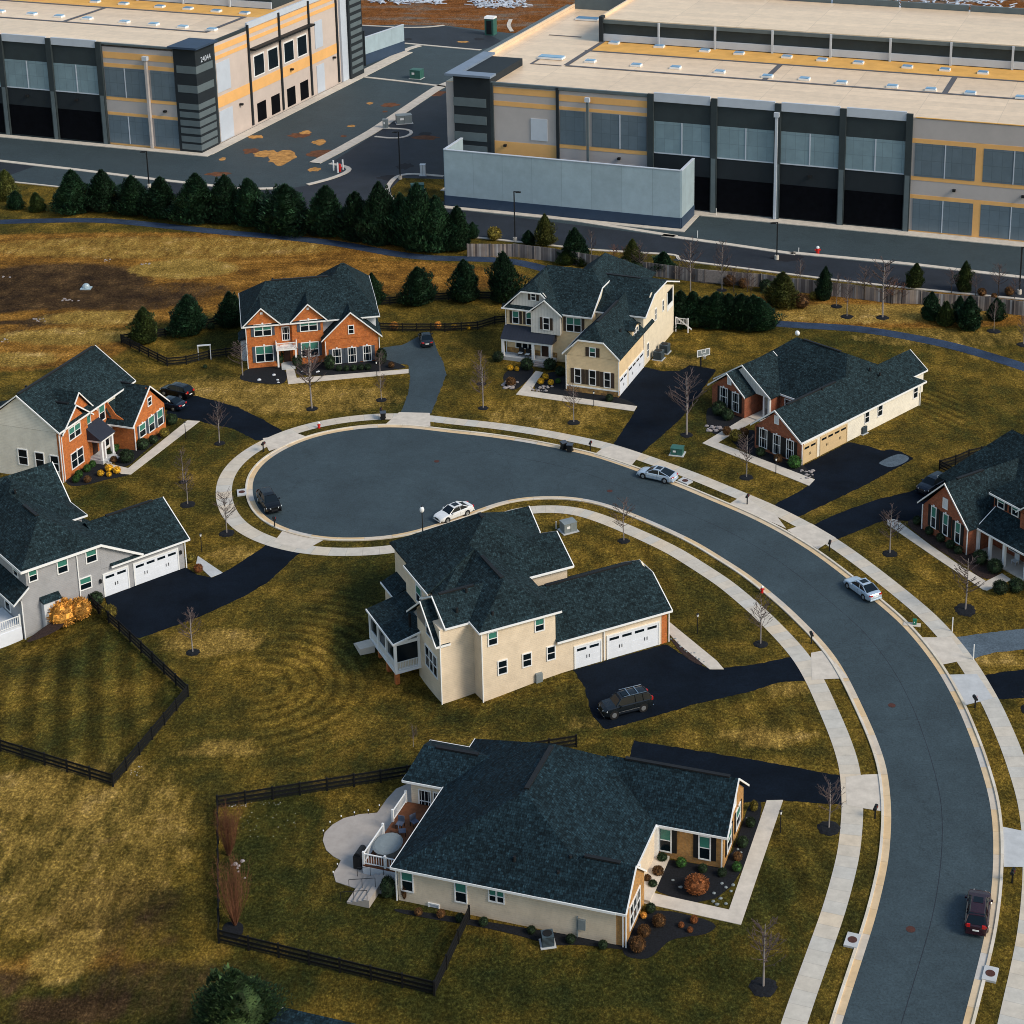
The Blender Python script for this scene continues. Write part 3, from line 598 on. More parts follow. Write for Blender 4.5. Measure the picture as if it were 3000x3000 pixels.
# mulch beds
MUL = [([('b', 820,1098, 885,870, 1345,965, 1455,660, 1495,535, 1604,535, 1366,1212)], 'mulch', 0), ([('b', 820,1185, 1310,1290, 1240,1370, 1080,1385, 980,1410, 900,1500, 830,1530, 700,1510, 690,1420)], 'mulch', 0), ([('a', 560,1200, 1700,1380, 2050,1440, 2040,1475, 1700,1430, 1560,1445, 1200,1340, 700,1260, 540,1225)], 'mulch', 0),
 ([('n3', 690,1500, 760,1585, 960,1562, 1130,1512, 1350,1470, 1430,1450, 1200,1380, 1100,1330, 800,1330)], 'mulch', 0), ([('n3', 1150,1150, 1480,1190, 1800,960, 1880,960, 1540,1225, 1390,1378, 1240,1350)], 'mulch', 0),
 ([('z5', 230,985, 320,900, 570,900, 588,1025, 450,1028, 300,1012)], 'mulch', 0), ([('z5', 640,900, 850,850, 1240,840, 1400,890, 1435,922, 655,985)], 'mulch', 0),
 ([('n4', 70,1190, 290,1120, 400,1175, 200,1380, 90,1330)], 'mulch', 0), ([('n4', 330,1378, 440,1200, 690,1180, 690,1350, 1170,1425, 1340,1500, 1300,1518, 780,1440)], 'mulch', 0),
 ([('z7', 130,960, 180,950, 400,1015, 225,1120, 140,1090)], 'mulch', 0), ([('z7', 205,1150, 410,1050, 670,1270, 752,1350, 740,1362)], 'mulch', 0), ([('n5', 130,955, 360,930, 770,1275, 740,1390, 600,1300, 400,1175)], 'mulch_br', 0), ([('n5', 740,1260, 860,1235, 1090,1450, 930,1524, 740,1395)], 'mulch_br', 0),
 ([('g', 165,1405, 400,1235, 470,1250, 430,1315, 240,1400)], 'mulch_br', 0), ([('n2', 1460,1000, 1570,1085, 1860,1320, 1640,1230)], 'mulch_br', 0), ([('l', 1400,1290, 1540,1290, 1520,1400, 1400,1400)], 'mulch', 1)]
for i, (lst, m_, e_) in enumerate(MUL): area('mulch_bed', lst, .024+.001*i, m_, 2)
bpy.data.objects
# iron covers and drain slabs on the street
def disc(name, z, x, y, r_, m_, zz_, label, cat, group=None):
    c_ = G(z, x, y); mb = MB(); mb.prism([(r_*cos(k*pi/12), r_*sin(k*pi/12)) for k in range(24)], 0, .012); o = mb.build(name, m_); o.location = (*c_, zz_); tag(o, label, cat, group); return o
for z, x, y, r_, lb in (('k',1640,487,.34,'rusty round manhole cover in the far right part of the turning circle'),('r',997,1610,.36,'rusty manhole cover on the street beside the tan kerb east of the big lawn'),('q',1005,1337,.38,'rusty manhole cover on the street left of the burgundy car'),('k2',1175,697,.34,'rusty manhole cover where the street leaves the turning circle')):
    disc('manhole_cover', z, x, y, r_, 'rust', .006, lb, 'manhole cover', 'manhole covers on the street')
for z, x, y, lb in (('k',262,712,'square drain slab with round lid behind the kerb left of the black car'),('k2',1708,632,'square drain slab with round lid behind the silver hatchback'),('q',638,1413,'square drain slab with dark lid on the verge left of the burgundy car'),('q',1505,1625,'square drain slab with dark lid on the right verge below the burgundy car')):
    c_ = G(z, x, y); e = min(range(1, len(EDGE)-1), key=lambda i: math.dist(EDGE[i], c_)); an = math.atan2(EDGE[e+1][1]-EDGE[e-1][1], EDGE[e+1][0]-EDGE[e-1][0])
    t_ = empty('drain_inlet', (*c_, .03), an, lb, 'storm drain', 'drain slabs on the verge'); mb = MB(); mb.box(-.8, .8, -.55, .55, -.05, .15); mb.build('slab', 'conc_c', t_)
    mb = MB(); mb.prism([(.38*cos(k*pi/10), .38*sin(k*pi/10)) for k in range(20)], .15, .165); mb.build('lid', 'rust', t_)
# ================= houses =================
class House:
    def __init__(s, name, fr, label, roofmat='roof', trim='white', z=0.):
        s.fr = fr; s.h = empty(name, (*fr.o, z), fr.yaw, label, 'house'); s.walls = {}; s.roof = MB(); s.trim = MB(); s.vent = MB(); s.extra = {}
        s.rm = roofmat; s.tm = trim
    def wall(s, m):
        return s.walls.setdefault(m, MB())
    def box(s, m, u0, u1, v0, v1, z0, z1): s.wall(m).box(u0, u1, v0, v1, z0, z1)
    def gabv(s, m, v, prof, t=.16, d=1):   # wall panel in a plane v=const; prof=(u,z) loop; body towards +v*d
        s.wall(m).ext([(a, v, b) for a, b in prof], (0, t*d, 0))
    def gabu(s, m, u, prof, t=.16, d=-1):
        s.wall(m).ext([(u, a, b) for a, b in prof], (t*d, 0, 0))
    def slab(s, pts, t=.16, edges=None):   # roof plane with thickness
        n = len(pts); q = [(p[0], p[1], p[2]-t) for p in pts]
        a, b, c = pts[0], pts[1], pts[2]
        nz = (b[0]-a[0])*(c[1]-a[1])-(b[1]-a[1])*(c[0]-a[0])
        if nz < 0: pts = pts[::-1]; q = q[::-1]
        s.roof.poly(pts); s.roof.poly(q[::-1])
        for i in range(n): j = (i+1) % n; s.roof.poly([pts[j], pts[i], q[i], q[j]])
    def fascia(s, p, q, h=.2, w=.1):
        d = (q[0]-p[0], q[1]-p[1]); s.trim.bar((p[0], p[1], p[2]+.012), (q[0], q[1], q[2]+.012), w, h)
    def roofx(s, ax, u0, u1, v0, v1, ze, a, b, c0=None, c1=None, trim='0123', zb=None):
        """ax: ridge axis 'u' or 'v'; a,b: ridge ends (u,v,z); an end lying on the edge makes a gable there; c0/c1: clip heights (jerkinhead).
        trim: eave low side 0, end 1, eave high side 2, end 3"""
        zb = ze if zb is None else zb
        T = (lambda p: p) if ax == 'u' else (lambda p: (p[1], p[0], p[2]))
        if ax == 'v': u0, u1, v0, v1 = v0, v1, u0, u1; a = (a[1], a[0], a[2]); b = (b[1], b[0], b[2])
        def endp(ue, r, c):
            if c is None:
                if abs(r[0]-ue) < .05: return [r], None           # gable
                return [], None                                   # hip
            k = (c-ze)/(r[2]-ze); kb = (c-zb)/(r[2]-zb)
            return [(ue, v0+(r[1]-v0)*k, c)], (ue, v1+(r[1]-v1)*kb, c)
        L0, L1 = (u0, v0, ze), (u0, v1, zb); R0, R1 = (u1, v0, ze), (u1, v1, zb)
        fa, ca = endp(u0, a, c0); fb, cb = endp(u1, b, c1)
        front = [L0, R0]+([fb[0], b] if cb else [b])+([a, fa[0]] if ca else [a])
        back = [L1, R1]+([cb, b] if cb else [b])+([a, ca] if ca else [a])
        s.slab([T(p) for p in front]); s.slab([T(p) for p in back])
        if not fa: s.slab([T(p) for p in (L0, a, L1)])
        elif ca: s.slab([T(p) for p in (fa[0], a, ca)])
        if not fb: s.slab([T(p) for p in (R0, b, R1)])
        elif cb: s.slab([T(p) for p in (fb[0], b, cb)])
        def fs(p, q): s.fascia(T(p), T(q))
        if '0' in trim: fs(L0, R0)
        if '2' in trim: fs(L1, R1)
        if '1' in trim:
            if not fa: fs(L0, L1)
            elif ca: fs(L0, fa[0]); fs(fa[0], ca); fs(ca, L1)
            else: fs(L0, a); fs(a, L1)
        if '3' in trim:
            if not fb: fs(R0, R1)
            elif cb: fs(R0, fb[0]); fs(fb[0], cb); fs(cb, R1)
            else: fs(R0, b); fs(b, R1)
    def ridge(s, p, q, w=.35): s.vent.bar((p[0], p[1], p[2]+.1), (q[0], q[1], q[2]+.1), w, .16)
    def box3(s, mb, pl, c, a0, a1, d0, d1, z0, z1):   # box on a wall plane; d is distance out of the wall
        if pl == 'v-': mb.box(a0, a1, c-d1, c-d0, z0, z1)
        elif pl == 'v+': mb.box(a0, a1, c+d0, c+d1, z0, z1)
        elif pl == 'u+': mb.box(c+d0, c+d1, a0, a1, z0, z1)
        else: mb.box(c-d1, c-d0, a0, a1, z0, z1)
    def window(s, pl, c, a0, a1, z0, z1, sh=None, panes=1, blind=True, grid=0, arch=False, lintel=True, louvre=False, fr='white'):
        if a0 > a1: a0, a1 = a1, a0
        f = MB(); B = lambda mb, *x: s.box3(mb, pl, c, *x); e = .11
        B(f, a0-e, a1+e, .0, .09, z0-e, z0); B(f, a0-e, a1+e, .0, .09, z1, z1+e); B(f, a0-e, a0, .0, .09, z0, z1); B(f, a1, a1+e, .0, .09, z0, z1)
        if lintel: B(f, (a0+a1)/2-.12, (a0+a1)/2+.12, .092, .12, z1+e*.5, z1+e+.22)
        for k in range(1, panes): x = a0+(a1-a0)*k/panes; B(f, x-.07, x+.07, .0, .085, z0, z1)
        if not louvre: B(f, a0, a1, .0, .075, (z0+z1)/2-.035, (z0+z1)/2+.035)
        for k in range(grid): x = a0+(a1-a0)*(k+.5)/grid; B(f, x-.02, x+.02, .0, .065, z0, z1)
        w_ = f.build('window', fr, s.h)
        g_ = MB(); B(g_, a0, a1, .0, .03, z0, z1); g_.build('pane' if not louvre else 'louvre', 'glass' if not louvre else 'offwhite', w_)
        if blind and not louvre: g_ = MB(); B(g_, a0+.03, a1-.03, .031, .045, (z0+z1)/2+.03, z1-.03); g_.build('blind', 'blind', w_)
        if sh:
            sw = sh if isinstance(sh, (int, float)) else .42
            for x0, x1 in ((a0-e-.02-sw, a0-e-.02), (a1+e+.02, a1+e+.02+sw)): g_ = MB(); B(g_, x0, x1, .0, .07, z0-.05, z1+.05); g_.build('shutter', s.sh, w_)
        return w_
    def wpx(s, pl, c, z, x0, yb, x1, yt, **kw):   # window given by the photo's lower-left and upper-right corners
        fn = s.fr.onv if pl[0] == 'v' else s.fr.onu
        A, B = fn(c, z, x0, yb), fn(c, z, x1, yt); z0 = s.h.location[2]
        return s.window(pl, c, A[0], B[0], A[1]-z0, B[1]-z0, **kw)
    def garage(s, pl, c, a0, a1, z0, z1, mat='door', nw=4, trimm='white', hd=2):
        f = MB(); B = lambda mb, *x: s.box3(mb, pl, c, *x)
        B(f, a0, a1, 0, .05, z0, z1)
        for k in range(1, 4): z_ = z0+(z1-z0)*k/4; B(f, a0, a1, .05, .058, z_-.012, z_+.012)
        o = f.build('garage_door', mat, s.h); t_ = MB(); e = .14
        B(t_, a0-e, a0, 0, .1, z0, z1+e); B(t_, a1, a1+e, 0, .1, z0, z1+e); B(t_, a0, a1, 0, .1, z1, z1+e); t_.build('frame', trimm, o)
        w_ = MB(); n = nw; L = (a1-a0)/n
        for k in range(n): B(w_, a0+L*k+L*.13, a0+L*(k+1)-L*.13, .05, .064, z1-.52, z1-.24)
        build_split(w_, 'pane', 'glass', o)
        h_ = MB()
        for k in range(hd):
            x = a0+(a1-a0)*(k+.5)/hd
            for d_ in (-.14, .14): B(h_, x+d_-.035, x+d_+.035, .058, .09, z0+(z1-z0)*.38, z0+(z1-z0)*.52)
        build_split(h_, 'handle', 'black', o); return o
    def part(s, name, mat): 
        mb = MB(); s.extra.setdefault('x', []).append((mb, name, mat)); return mb
    def finish(s):
        for m_, mb in s.walls.items():
            nm = {'brick':'brick_wall','brick_dk':'brick_wall','brick_tan':'brick_wall','stone':'stone_base'}.get(m_, 'siding_wall'); build_split(mb, nm, m_, s.h)
        r = s.roof.build('roof', s.rm, s.h)
        if s.trim.v: build_split(s.trim, 'fascia', s.tm, r)
        if s.vent.v: build_split(s.vent, 'ridge_vent', 'black', r)
        for mb, n, m_ in s.extra.get('x', []): build_split(mb, n, m_, s.h)
    def post(s, mb, u, v, z0, z1, w=.13): mb.box(u-w, u+w, v-w, v+w, z0, z1)
    def pipe(s, u, v, z0, z1): mb = MB(); mb.box(u-.05, u+.05, v-.05, v+.05, z0, z1); mb.build('downspout', 'white', s.h)
    def rail(s, mb, p, q, z0, z1, step=.22):
        L = math.dist(p, q); n = max(1, int(L/step)); mb.bar((*p, z1), (*q, z1), .09, .08); mb.bar((*p, z0+.14), (*q, z0+.14), .07, .07)
        for i in range(n+1): t_ = i/n; x, y = p[0]+(q[0]-p[0])*t_, p[1]+(q[1]-p[1])*t_; mb.box(x-.025, x+.025, y-.025, y+.025, z0+.14, z1-.08)
    def vents(s, L):
        for u, v, z in L: mb = MB(); mb.tube((u, v, z-.2), (u, v, z+.28), .16, .13, 8); mb.build('roof_vent', 'black', s.h)
def tri(u0, u1, ze, zr, um=None, zb=None): um = (u0+u1)/2 if um is None else um; return [(u0, ze), (u1, ze), (um, zr)]
# ---- H1: two-storey cream house in the middle ----
h = House('siding_house', H1, 'two-storey cream house with screened porch and white garage doors, inside the bend of the street'); h.sh = 'shutter_bk'
h.box('pink', -9.75, -1.9, 0, 9, -1.6, 7.0); h.box('pink', -1.9, 10.1, 0.02, 8.6, -.3, 3.75); h.wall('brick').box(10.1, 10.75, .0, 8.6, -.1, 3.7)
h.box('pink', -13.2, -9.7, 2.2, 8.4, -1.9, 7.0); h.box('pink', -11.15, 3.1, 7.6, 20, -1.5, 7.0)
h.gabu('cream', 10.75, tri(0.1, 10.7, 3.7, 6.7, 5.4)); h.gabu('pink', 3.1, tri(7.6, 14.7, 7, 9.2, 11.1)); h.gabu('pink', 3.1, tri(15.8, 20, 7, 8.9, 18.1)); h.box('pink', -11.75, -11.1, 9.2, 15.2, -1.4, 7.05)
h.gabu('grey', -13.2, [(2.4, 5.3), (9.4, 5.3), (6.05, 8.15)], d=1); h.wall('pink').ext([(-12.5, 2.3, 7.0), (-12.5, 8.3, 7.0), (-12.5, 5.3, 8.9)], (.15, 0, 0))
R = h.roofx
R('v', -10.2, -1.35, -.4, 14, 7.2, (-5.78, 3.6, 9.85), (-5.78, 14, 9.85), trim='013')
R('u', -11.35, 3.6, 7.1, 21, 7.2, (-3.7, 13.4, 11.65), (-3.65, 14.6, 11.65), trim='0')
R('u', -4, 3.65, 7.12, 15.1, 7.22, (-4, 11.1, 9.35), (3.65, 11.1, 9.35), trim='03'); R('u', -4, 3.7, 15.4, 21, 7.2, (-4, 18.2, 9.05), (3.7, 18.2, 9.05), trim='03')
h.slab([(-11.85, 8.9, 7.22), (-11.85, 15.5, 7.22), (-6.6, 13.4, 10.35), (-6.2, 10, 10.3)], .2); h.fascia((-11.85, 8.9, 7.22), (-11.85, 15.5, 7.22))
R('u', -12.75, -7, 2.0, 8.7, 7.15, (-12.75, 5.35, 9.05), (-7, 5.35, 9.05), trim='01'); h.ridge((-12, 5.35, 9.05), (-8.3, 5.35, 9.05))
R('u', -13.75, -12.2, 2.1, 9.9, 5.35, (-13.75, 6.0, 8.4), (-12.2, 6.0, 8.4), trim='01')
R('u', -1.9, 11.15, -.4, 10.9, 3.8, (-1.9, 5.3, 6.95), (9.9, 5.3, 6.95), c1=6.1, trim='03'); h.ridge((-.5, 5.3, 6.95), (9.4, 5.3, 6.95)); h.ridge((-5.78, 4, 9.85), (-5.78, 9, 9.85)); h.ridge((-3.7, 13.5, 11.65), (-3.66, 14.5, 11.65))
h.slab([(-16.15, 7.6, 3.4), (-16.15, 15.4, 3.4), (-11.2, 15.4, 4.45), (-11.2, 8.3, 4.45), (-13.2, 7.6, 4.05)], .14); h.fascia((-16.15, 7.6, 3.4), (-16.15, 15.4, 3.4)); h.fascia((-16.15, 7.6, 3.4), (-13.2, 7.6, 4.05))
h.slab([(-13, 16, 3.6), (-13, 19.6, 3.6), (-11, 19.6, 4.4), (-11, 16, 4.4)], .14); h.fascia((-13, 16, 3.6), (-13, 19.6, 3.6)); h.box('pink', -12.6, -11, 16.2, 19.4, -.5, 3.6)
h.garage('v-', 0.02, .25, 3.05, .03, 2.45, nw=2, hd=1); h.garage('v-', .02, 3.9, 9.7, .03, 2.62, nw=4, hd=2)
for a_ in ((105,1300,175,1165), (335,1235,400,1100), (222,965,295,838)): h.wpx('v-', 0, 'n2', *a_, lintel=False, blind=a_[1] < 1000)
for a_ in ((1190,1280,1260,1150), (1280,1545,1350,1410)): h.wpx('v-', 0, 'n1', *a_, lintel=False, blind=a_[1] < 1400)
h.window('u-', -13.2, 3.3, 6.3, 1.1, 3.3, panes=3, lintel=False, blind=False); h.window('u-', -13.2, 4.6, 5.8, 4.9, 6.6, lintel=False); h.window('u-', -11.75, 10.8, 12.2, 4.9, 6.7, lintel=False)
pl = h.part('porch', 'white'); pl.box(-15.95, -13.2, 7.75, 15.2, -.15, .1)
for v_ in (7.9, 10.3, 12.7, 15.1): h.post(pl, -15.85, v_, .1, 3.35)
h.post(pl, -13.35, 7.9, .1, 3.7); pl.box(-15.95, -15.75, 7.8, 15.2, 3.0, 3.3); pl.box(-15.9, -13.2, 7.8, 8.0, 3.0, 3.35)
h.rail(pl, (-15.85, 7.9), (-15.85, 15.1), .1, 1.1, .16); h.rail(pl, (-15.85, 7.9), (-13.3, 7.9), .1, 1.1, .16)
sc_ = h.part('screen', 'glass'); sc_.box(-15.8, -15.77, 8.1, 15, 1.1, 3.0); sc_.box(-15.7, -13.3, 7.9, 7.93, 1.1, 3.0)
h.wall('cream').box(-15.7, -13.2, 8.3, 15.1, .1, .9)
br = h.part('pier', 'brick')
for v_ in (8.0, 10.3, 12.7, 15.0): br.box(-15.95, -15.5, v_-.2, v_+.2, -1.9, -.15)
stp = h.part('steps', 'conc_p')
for k in range(5): stp.box(-17.6, -16.1, 15.0+k*.3, 15.3+k*.3, -1.4, -.1-k*.2)
stp.box(-17.6, -16, 13.6, 15.0, -1.5, .05)
for u_, v_ in ((-9.85, -.1), (-13.3, 2.1), (10.9, -.1), (3.45, -.08)): h.pipe(u_, v_, -1.4 if u_ < 0 else .1, 7.0 if u_ < 0 else 3.7)
sp_ = h.part('downspout_elbow', 'teal_box'); sp_.box(-10.1, -9.2, -.9, -.55, -1.0, -.8); sp_.box(-14.3, -13.3, 1.5, 1.8, -1.35, -1.15)
h.vents([(-11, 3.2, 8.1), (-8.2, .9, 8.1), (-9.3, 4.8, 9.0)])
ch = h.part('stove_pipe', 'black'); ch.tube((-13.7, 9.2, 3.8), (-13.7, 9.2, 5.4), .14, .14, 8)
mt_ = h.part('meter_box', 'grey_box'); mt_.box(-4.2, -3.5, -.3, 0, -.2, .8)
h.finish()
# ---- H2: long brick-fronted rambler at the bottom ----
f2 = Fr('b', 655, 1435, -16.5)
h = House('rambler_house', f2, 'single-storey beige house with a broad dark hipped roof and tan brick ends, nearest the camera', 'roof_b'); h.sh = 'shutter_bk'
h.box('pink', -18.7, 0, 0, 17.8, -.5, 3.2); h.wall('brick_tan').box(0, .75, .03, 5.3, -.3, 3.2); h.box('brick_tan', -1, 5.9, 11.4, 18.4, -.3, 3.2)
h.box('pink', -22.4, -18.6, 11.2, 16.6, -.3, 3.1); h.gabu('brick_tan', 5.9, tri(11.4, 18.4, 3.2, 6.2)); h.gabu('brick_tan', .75, tri(.05, 5.2, 3.2, 5.5, 2.5))
R = h.roofx
R('v', -19.15, .1, -.4, 18.3, 3.35, (-9.5, 5.4, 8.5), (-9.5, 12.4, 8.5), trim='012')
h.slab([(-6, -.38, 3.36), (.95, -.38, 3.36), (.95, 2.45, 5.8), (-3.6, 2.45, 5.8)]); h.slab([(-2, 5.2, 3.5), (.95, 5.2, 3.36), (.95, 2.45, 5.8), (-3.6, 2.45, 5.8)])
for p, q in (((-6, -.38, 3.36), (.95, -.38, 3.36)), ((.95, -.38, 3.36), (.95, 2.45, 5.8)), ((.95, 2.45, 5.8), (.95, 5.2, 3.36)), ((.1, 5.2, 3.36), (.1, 11.1, 3.36))): h.fascia(p, q)
R('u', -5.5, 6.3, 11.05, 18.7, 3.35, (-5.5, 14.9, 6.55), (6.3, 14.9, 6.55), trim='03')
R('u', -23.0, -14, 10.7, 17.0, 3.3, (-22.2, 13.8, 5.05), (-14, 13.8, 5.05), trim='012'); h.ridge((-21, 13.8, 5.05), (-17, 13.8, 5.05))
h.ridge((-9.5, 5.8, 8.5), (-9.5, 12, 8.5), .4); h.ridge((-3.4, 2.45, 5.8), (-.4, 2.45, 5.8)); h.ridge((-3.8, 14.9, 6.55), (5.5, 14.9, 6.55))
for a_ in ((600,1085,660,975), (937,1155,998,1047)): h.wpx('v-', 0, 'a', *a_, lintel=False)
h.wpx('v-', 0, 'a', 1148, 1152, 1235, 1100, panes=2, lintel=False); h.wpx('v-', 0, 'a', 770, 1200, 825, 1185, lintel=False, blind=False, louvre=True)
h.wpx('v-', 11.4, 'b', 932, 835, 998, 712, sh=.42, lintel=True); h.wpx('v-', 11.4, 'b', 1180, 885, 1245, 760, sh=.42)
h.window('u+', .75, 1.2, 3.9, .7, 2.7, panes=3, lintel=False, blind=False); h.window('u+', 5.9, 12.4, 13.8, .8, 2.6, sh=.4); h.window('u+', 5.9, 15.6, 17, .8, 2.6, sh=.4); h.window('u+', 5.9, 14.5, 15.3, 3.6, 4.6, louvre=True, lintel=False)
h.window('v-', 11.2, -21.6, -20.6, .2, 2.3, lintel=False, blind=False, grid=3); h.window('v-', 11.2, -20.2, -19.2, .2, 2.3, lintel=False, blind=False, grid=3)
for u_, v_ in ((-18.8, -.1), (.85, -.1), (5.75, 11.3), (.6, -.08)): h.pipe(u_, v_, 0, 3.2)
en = h.part('entry_column', 'white'); en.box(.0, .3, 5.6, 5.9, .1, 3.3); en.box(.0, .3, 10.8, 11.1, .1, 3.3)
st_ = h.part('entry_stoop', 'conc_p'); st_.box(-1, 1.2, 5.4, 11.3, 0, .3)
dk = h.part('deck', 'deckwood'); dk.box(-22.9, -18.75, 2.2, 11.1, .75, .9)
ds = h.part('deck_skirt', 'offwhite'); ds.box(-22.85, -18.75, 2.15, 2.25, -.1, .75); ds.box(-22.95, -22.85, 2.2, 11, -.1, .75)
dr = h.part('deck_railing', 'white'); h.rail(dr, (-22.85, 2.3), (-18.9, 2.3), .9, 1.95); h.rail(dr, (-22.85, 2.3), (-22.85, 6.2), .9, 1.95); h.rail(dr, (-22.85, 8.2), (-22.85, 11), .9, 1.95)
for u_, v_ in ((-22.85, 2.3), (-20.9, 2.3), (-19, 2.3), (-22.85, 6.2), (-22.85, 8.2), (-22.85, 11)): h.post(dr, u_, v_, -.1, 2.1, .09)
st2 = h.part('garden_steps', 'patio')
for k in range(4): st2.box(-22.6+k*.5, -22.1+k*.5, -1.6, 1.8, 0, .18*(k+1))
hr = h.part('handrail', 'black')
for v_ in (-1.5, .1, 1.7):
    hr.tube((-23.2, v_, .9), (-20.8, v_, 1.6), .03, .03, 4)
    for u_ in (-23.2, -22, -20.8): hr.tube((u_, v_, 0), (u_, v_, .9+(u_+23.2)*.29), .025, .025, 4)
h.vents([(-4.5, 2.2, 5.5), (-3.2, 2.3, 5.3), (-5.2, 1.2, 4.6), (-9, 1.4, 5.0)])
mb_ = h.part('meter_box', 'grey_box'); mb_.box(-3.1, -2.5, -.2, 0, .9, 1.8); mb_.box(-3.25, -3.15, -.15, 0, .1, 2.0)
h.finish()
# ---- H3: grey house, left ----
h = House('siding_house', H3, 'two-storey grey house with two white garage doors and black drive, left edge'); h.sh = 'shutter_bk'
h.box('grey', -8.2, 3.4, 0, 16, -2, 3.4); h.wall('grey').box(-8.2, 0.02, .0, 16, 3.4, 6.2); h.gabv('grey', 0, [(-8.9, -2), (-8.2, -2), (-8.2, 4.2), (-8.9, 3.6)]); h.gabv('grey', 0, [(0, 3.35), (4.3, 3.35), (3.9, 3.95), (0, 6.2)])
h.box('grey', 3.4, 9.7, .03, 10.6, -.2, 3.35); h.box('grey', -8.2, 1.5, 7.3, 18.5, -.5, 6.3); h.gabu('grey', 9.7, tri(.1, 10.5, 3.35, 6.25, 5.3)); h.gabu('grey', 1.5, tri(11.2, 18.5, 6.3, 9.6, 14.9))
R = h.roofx
h.slab([(-8.8, -.4, 6.5), (0.05, -.4, 6.5), (-4.6, 4.05, 9.7)]); h.slab([(0.05, -.4, 6.5), (4.75, -.4, 3.7), (4.75, 6.8, 3.7), (1.6, 10, 5.6), (-4.6, 10, 9.7), (-4.6, 4.05, 9.7)]); h.slab([(-8.8, -.4, 6.5), (-8.8, 12, 6.5), (-4.6, 12, 9.7), (-4.6, 4.05, 9.7)])
for p, q in (((-8.8, -.4, 6.5), (0.05, -.4, 6.5)), ((0.05, -.4, 6.5), (4.75, -.4, 3.7)), ((-8.8, -.4, 6.5), (-8.8, 12, 6.5))): h.fascia(p, q, .28)
R('u', -8.8, 2.0, 6.9, 19, 6.5, (-3.6, 12.9, 10.1), (-3.5, 14.5, 10.1), trim='023'); R('u', -6, 2.0, 11, 18.9, 6.5, (-9, 14.95, 10.05), (2.0, 14.95, 10.05), trim='3')
R('u', 1, 10.3, -.4, 11, 3.5, (1, 5.3, 6.5), (10.3, 5.3, 6.5), trim='03'); h.ridge((3.4, 5.3, 6.5), (9, 5.3, 6.5)); h.ridge((-4.6, 4.3, 9.7), (-4.6, 7.6, 9.7))
h.slab([(-9.9, -.35, 3.0), (-9.9, 14, 3.0), (-8.1, 14, 4.5), (-8.1, -.35, 4.5)], .14); h.fascia((-9.9, -.35, 3.0), (-9.9, 14, 3.0)); h.fascia((-9.9, -.35, 3.0), (-8.1, -.35, 4.5)); h.box('grey', -9.0, -8.2, .05, 13.6, -2, 3.1)
h.garage('v-', 0, .2, 2.9, .05, 2.65, nw=2, hd=1); h.garage('v-', .03, 3.75, 8.85, .05, 2.6, nw=4, hd=2)
for a_ in ((280,1205,338,1080), (550,1130,625,985), (820,1030,898,885), (762,1285,850,1150)): h.wpx('v-', 0, 'n6', *a_, lintel=False)
bx = h.part('utility_bump', 'offwhite'); bx.box(-6.9, -5.0, -.75, -.0, -.9, 2.2); bt = h.part('bump_roof', 'roof'); bt.ext([(-7, -.9, 2.2), (-7, 0, 2.7), (-7, 0, 2.25)], (2.1, 0, 0))
for u_, v_ in ((-8.95, -.1), (-2.6, -.1), (9.8, -.1)): h.pipe(u_, v_, -1.5 if u_ < -5 else 0, 3 if u_ < -5 else (6.3 if u_ < 0 else 3.4))
dk = h.part('deck', 'offwhite'); dk.box(-14, -9.1, .2, 5, -2, .2); dr = h.part('deck_railing', 'white'); h.rail(dr, (-14, .3), (-9.2, .3), .2, 1.3)
for u_ in (-14, -11.6, -9.2): h.post(dr, u_, .3, .2, 1.45, .09)
sc_ = h.part('deck_skirt', 'door'); sc_.box(-14, -9.15, .1, .2, -2, -.05)
lt = h.part('wall_lantern', 'black'); lt.box(-.35, -.15, -.25, 0, 1.9, 2.3); lt.box(9.15, 9.35, -.2, .03, 1.9, 2.3)
h.window('u-', -9.0, 3, 4.2, .5, 2.3, lintel=False); h.window('u-', -9.0, 6, 7.2, .5, 2.3, lintel=False); h.window('u-', -8.2, 2, 3, 4.7, 5.8, lintel=False)
h.vents([(-7, 2, 7.6), (-6.8, .9, 7.1), (-3.9, 11.5, 9.6)])
h.finish()
# ---- H4: orange brick house with siding gable, top left ----
f4 = Fr('n3', 690, 1535, 73)
h = House('brick_house', f4, 'orange brick-fronted house with a pale siding gable wall, above the grey house'); h.sh = 'shutter_gr'
h.box('pale', 0, 16.2, .35, 10.6, -.2, 6.6); h.wall('brick').box(.02, 5.9, -.02, .4, -.1, 6.3); h.wall('brick').box(5.9, 10.6, .28, .42, 0, 6.4); h.gabu('pale', 0, tri(.0, 10.6, 6.55, 10.75, 5.2), d=1)
h.gabv('brick', -.02, [(.6, 6.2), (5.9, 6.2), (3.55, 8.55)]); h.gabv('brick', .4, [(1.5, 6.2), (8, 6.2), (4.85, 9.7)]); h.box('brick', 10.5, 17.8, -3.45, 8, -.2, 3.4); h.gabv('brick', -3.45, tri(10.5, 17.8, 3.4, 7.1, 14.15)); h.wall('brick').box(10.45, 10.6, -3.4, .4, 0, 3.4); h.gabu('pale', 16.2, tri(.35, 10.6, 6.55, 10.75, 5.2))
h.wall('brick').ext([(10.52, .3, 3.3), (10.52, .3, 6.4), (10.52, -1.0, 4.6), (10.52, -3.4, 3.3)], (.12, 0, 0))
R = h.roofx
R('u', -.35, 16.5, -.35, 10.9, 6.75, (-.35, 5.25, 11.0), (16.5, 5.25, 11.0), trim='0123'); h.ridge((0, 5.25, 11.0), (16, 5.25, 11.0), .4)
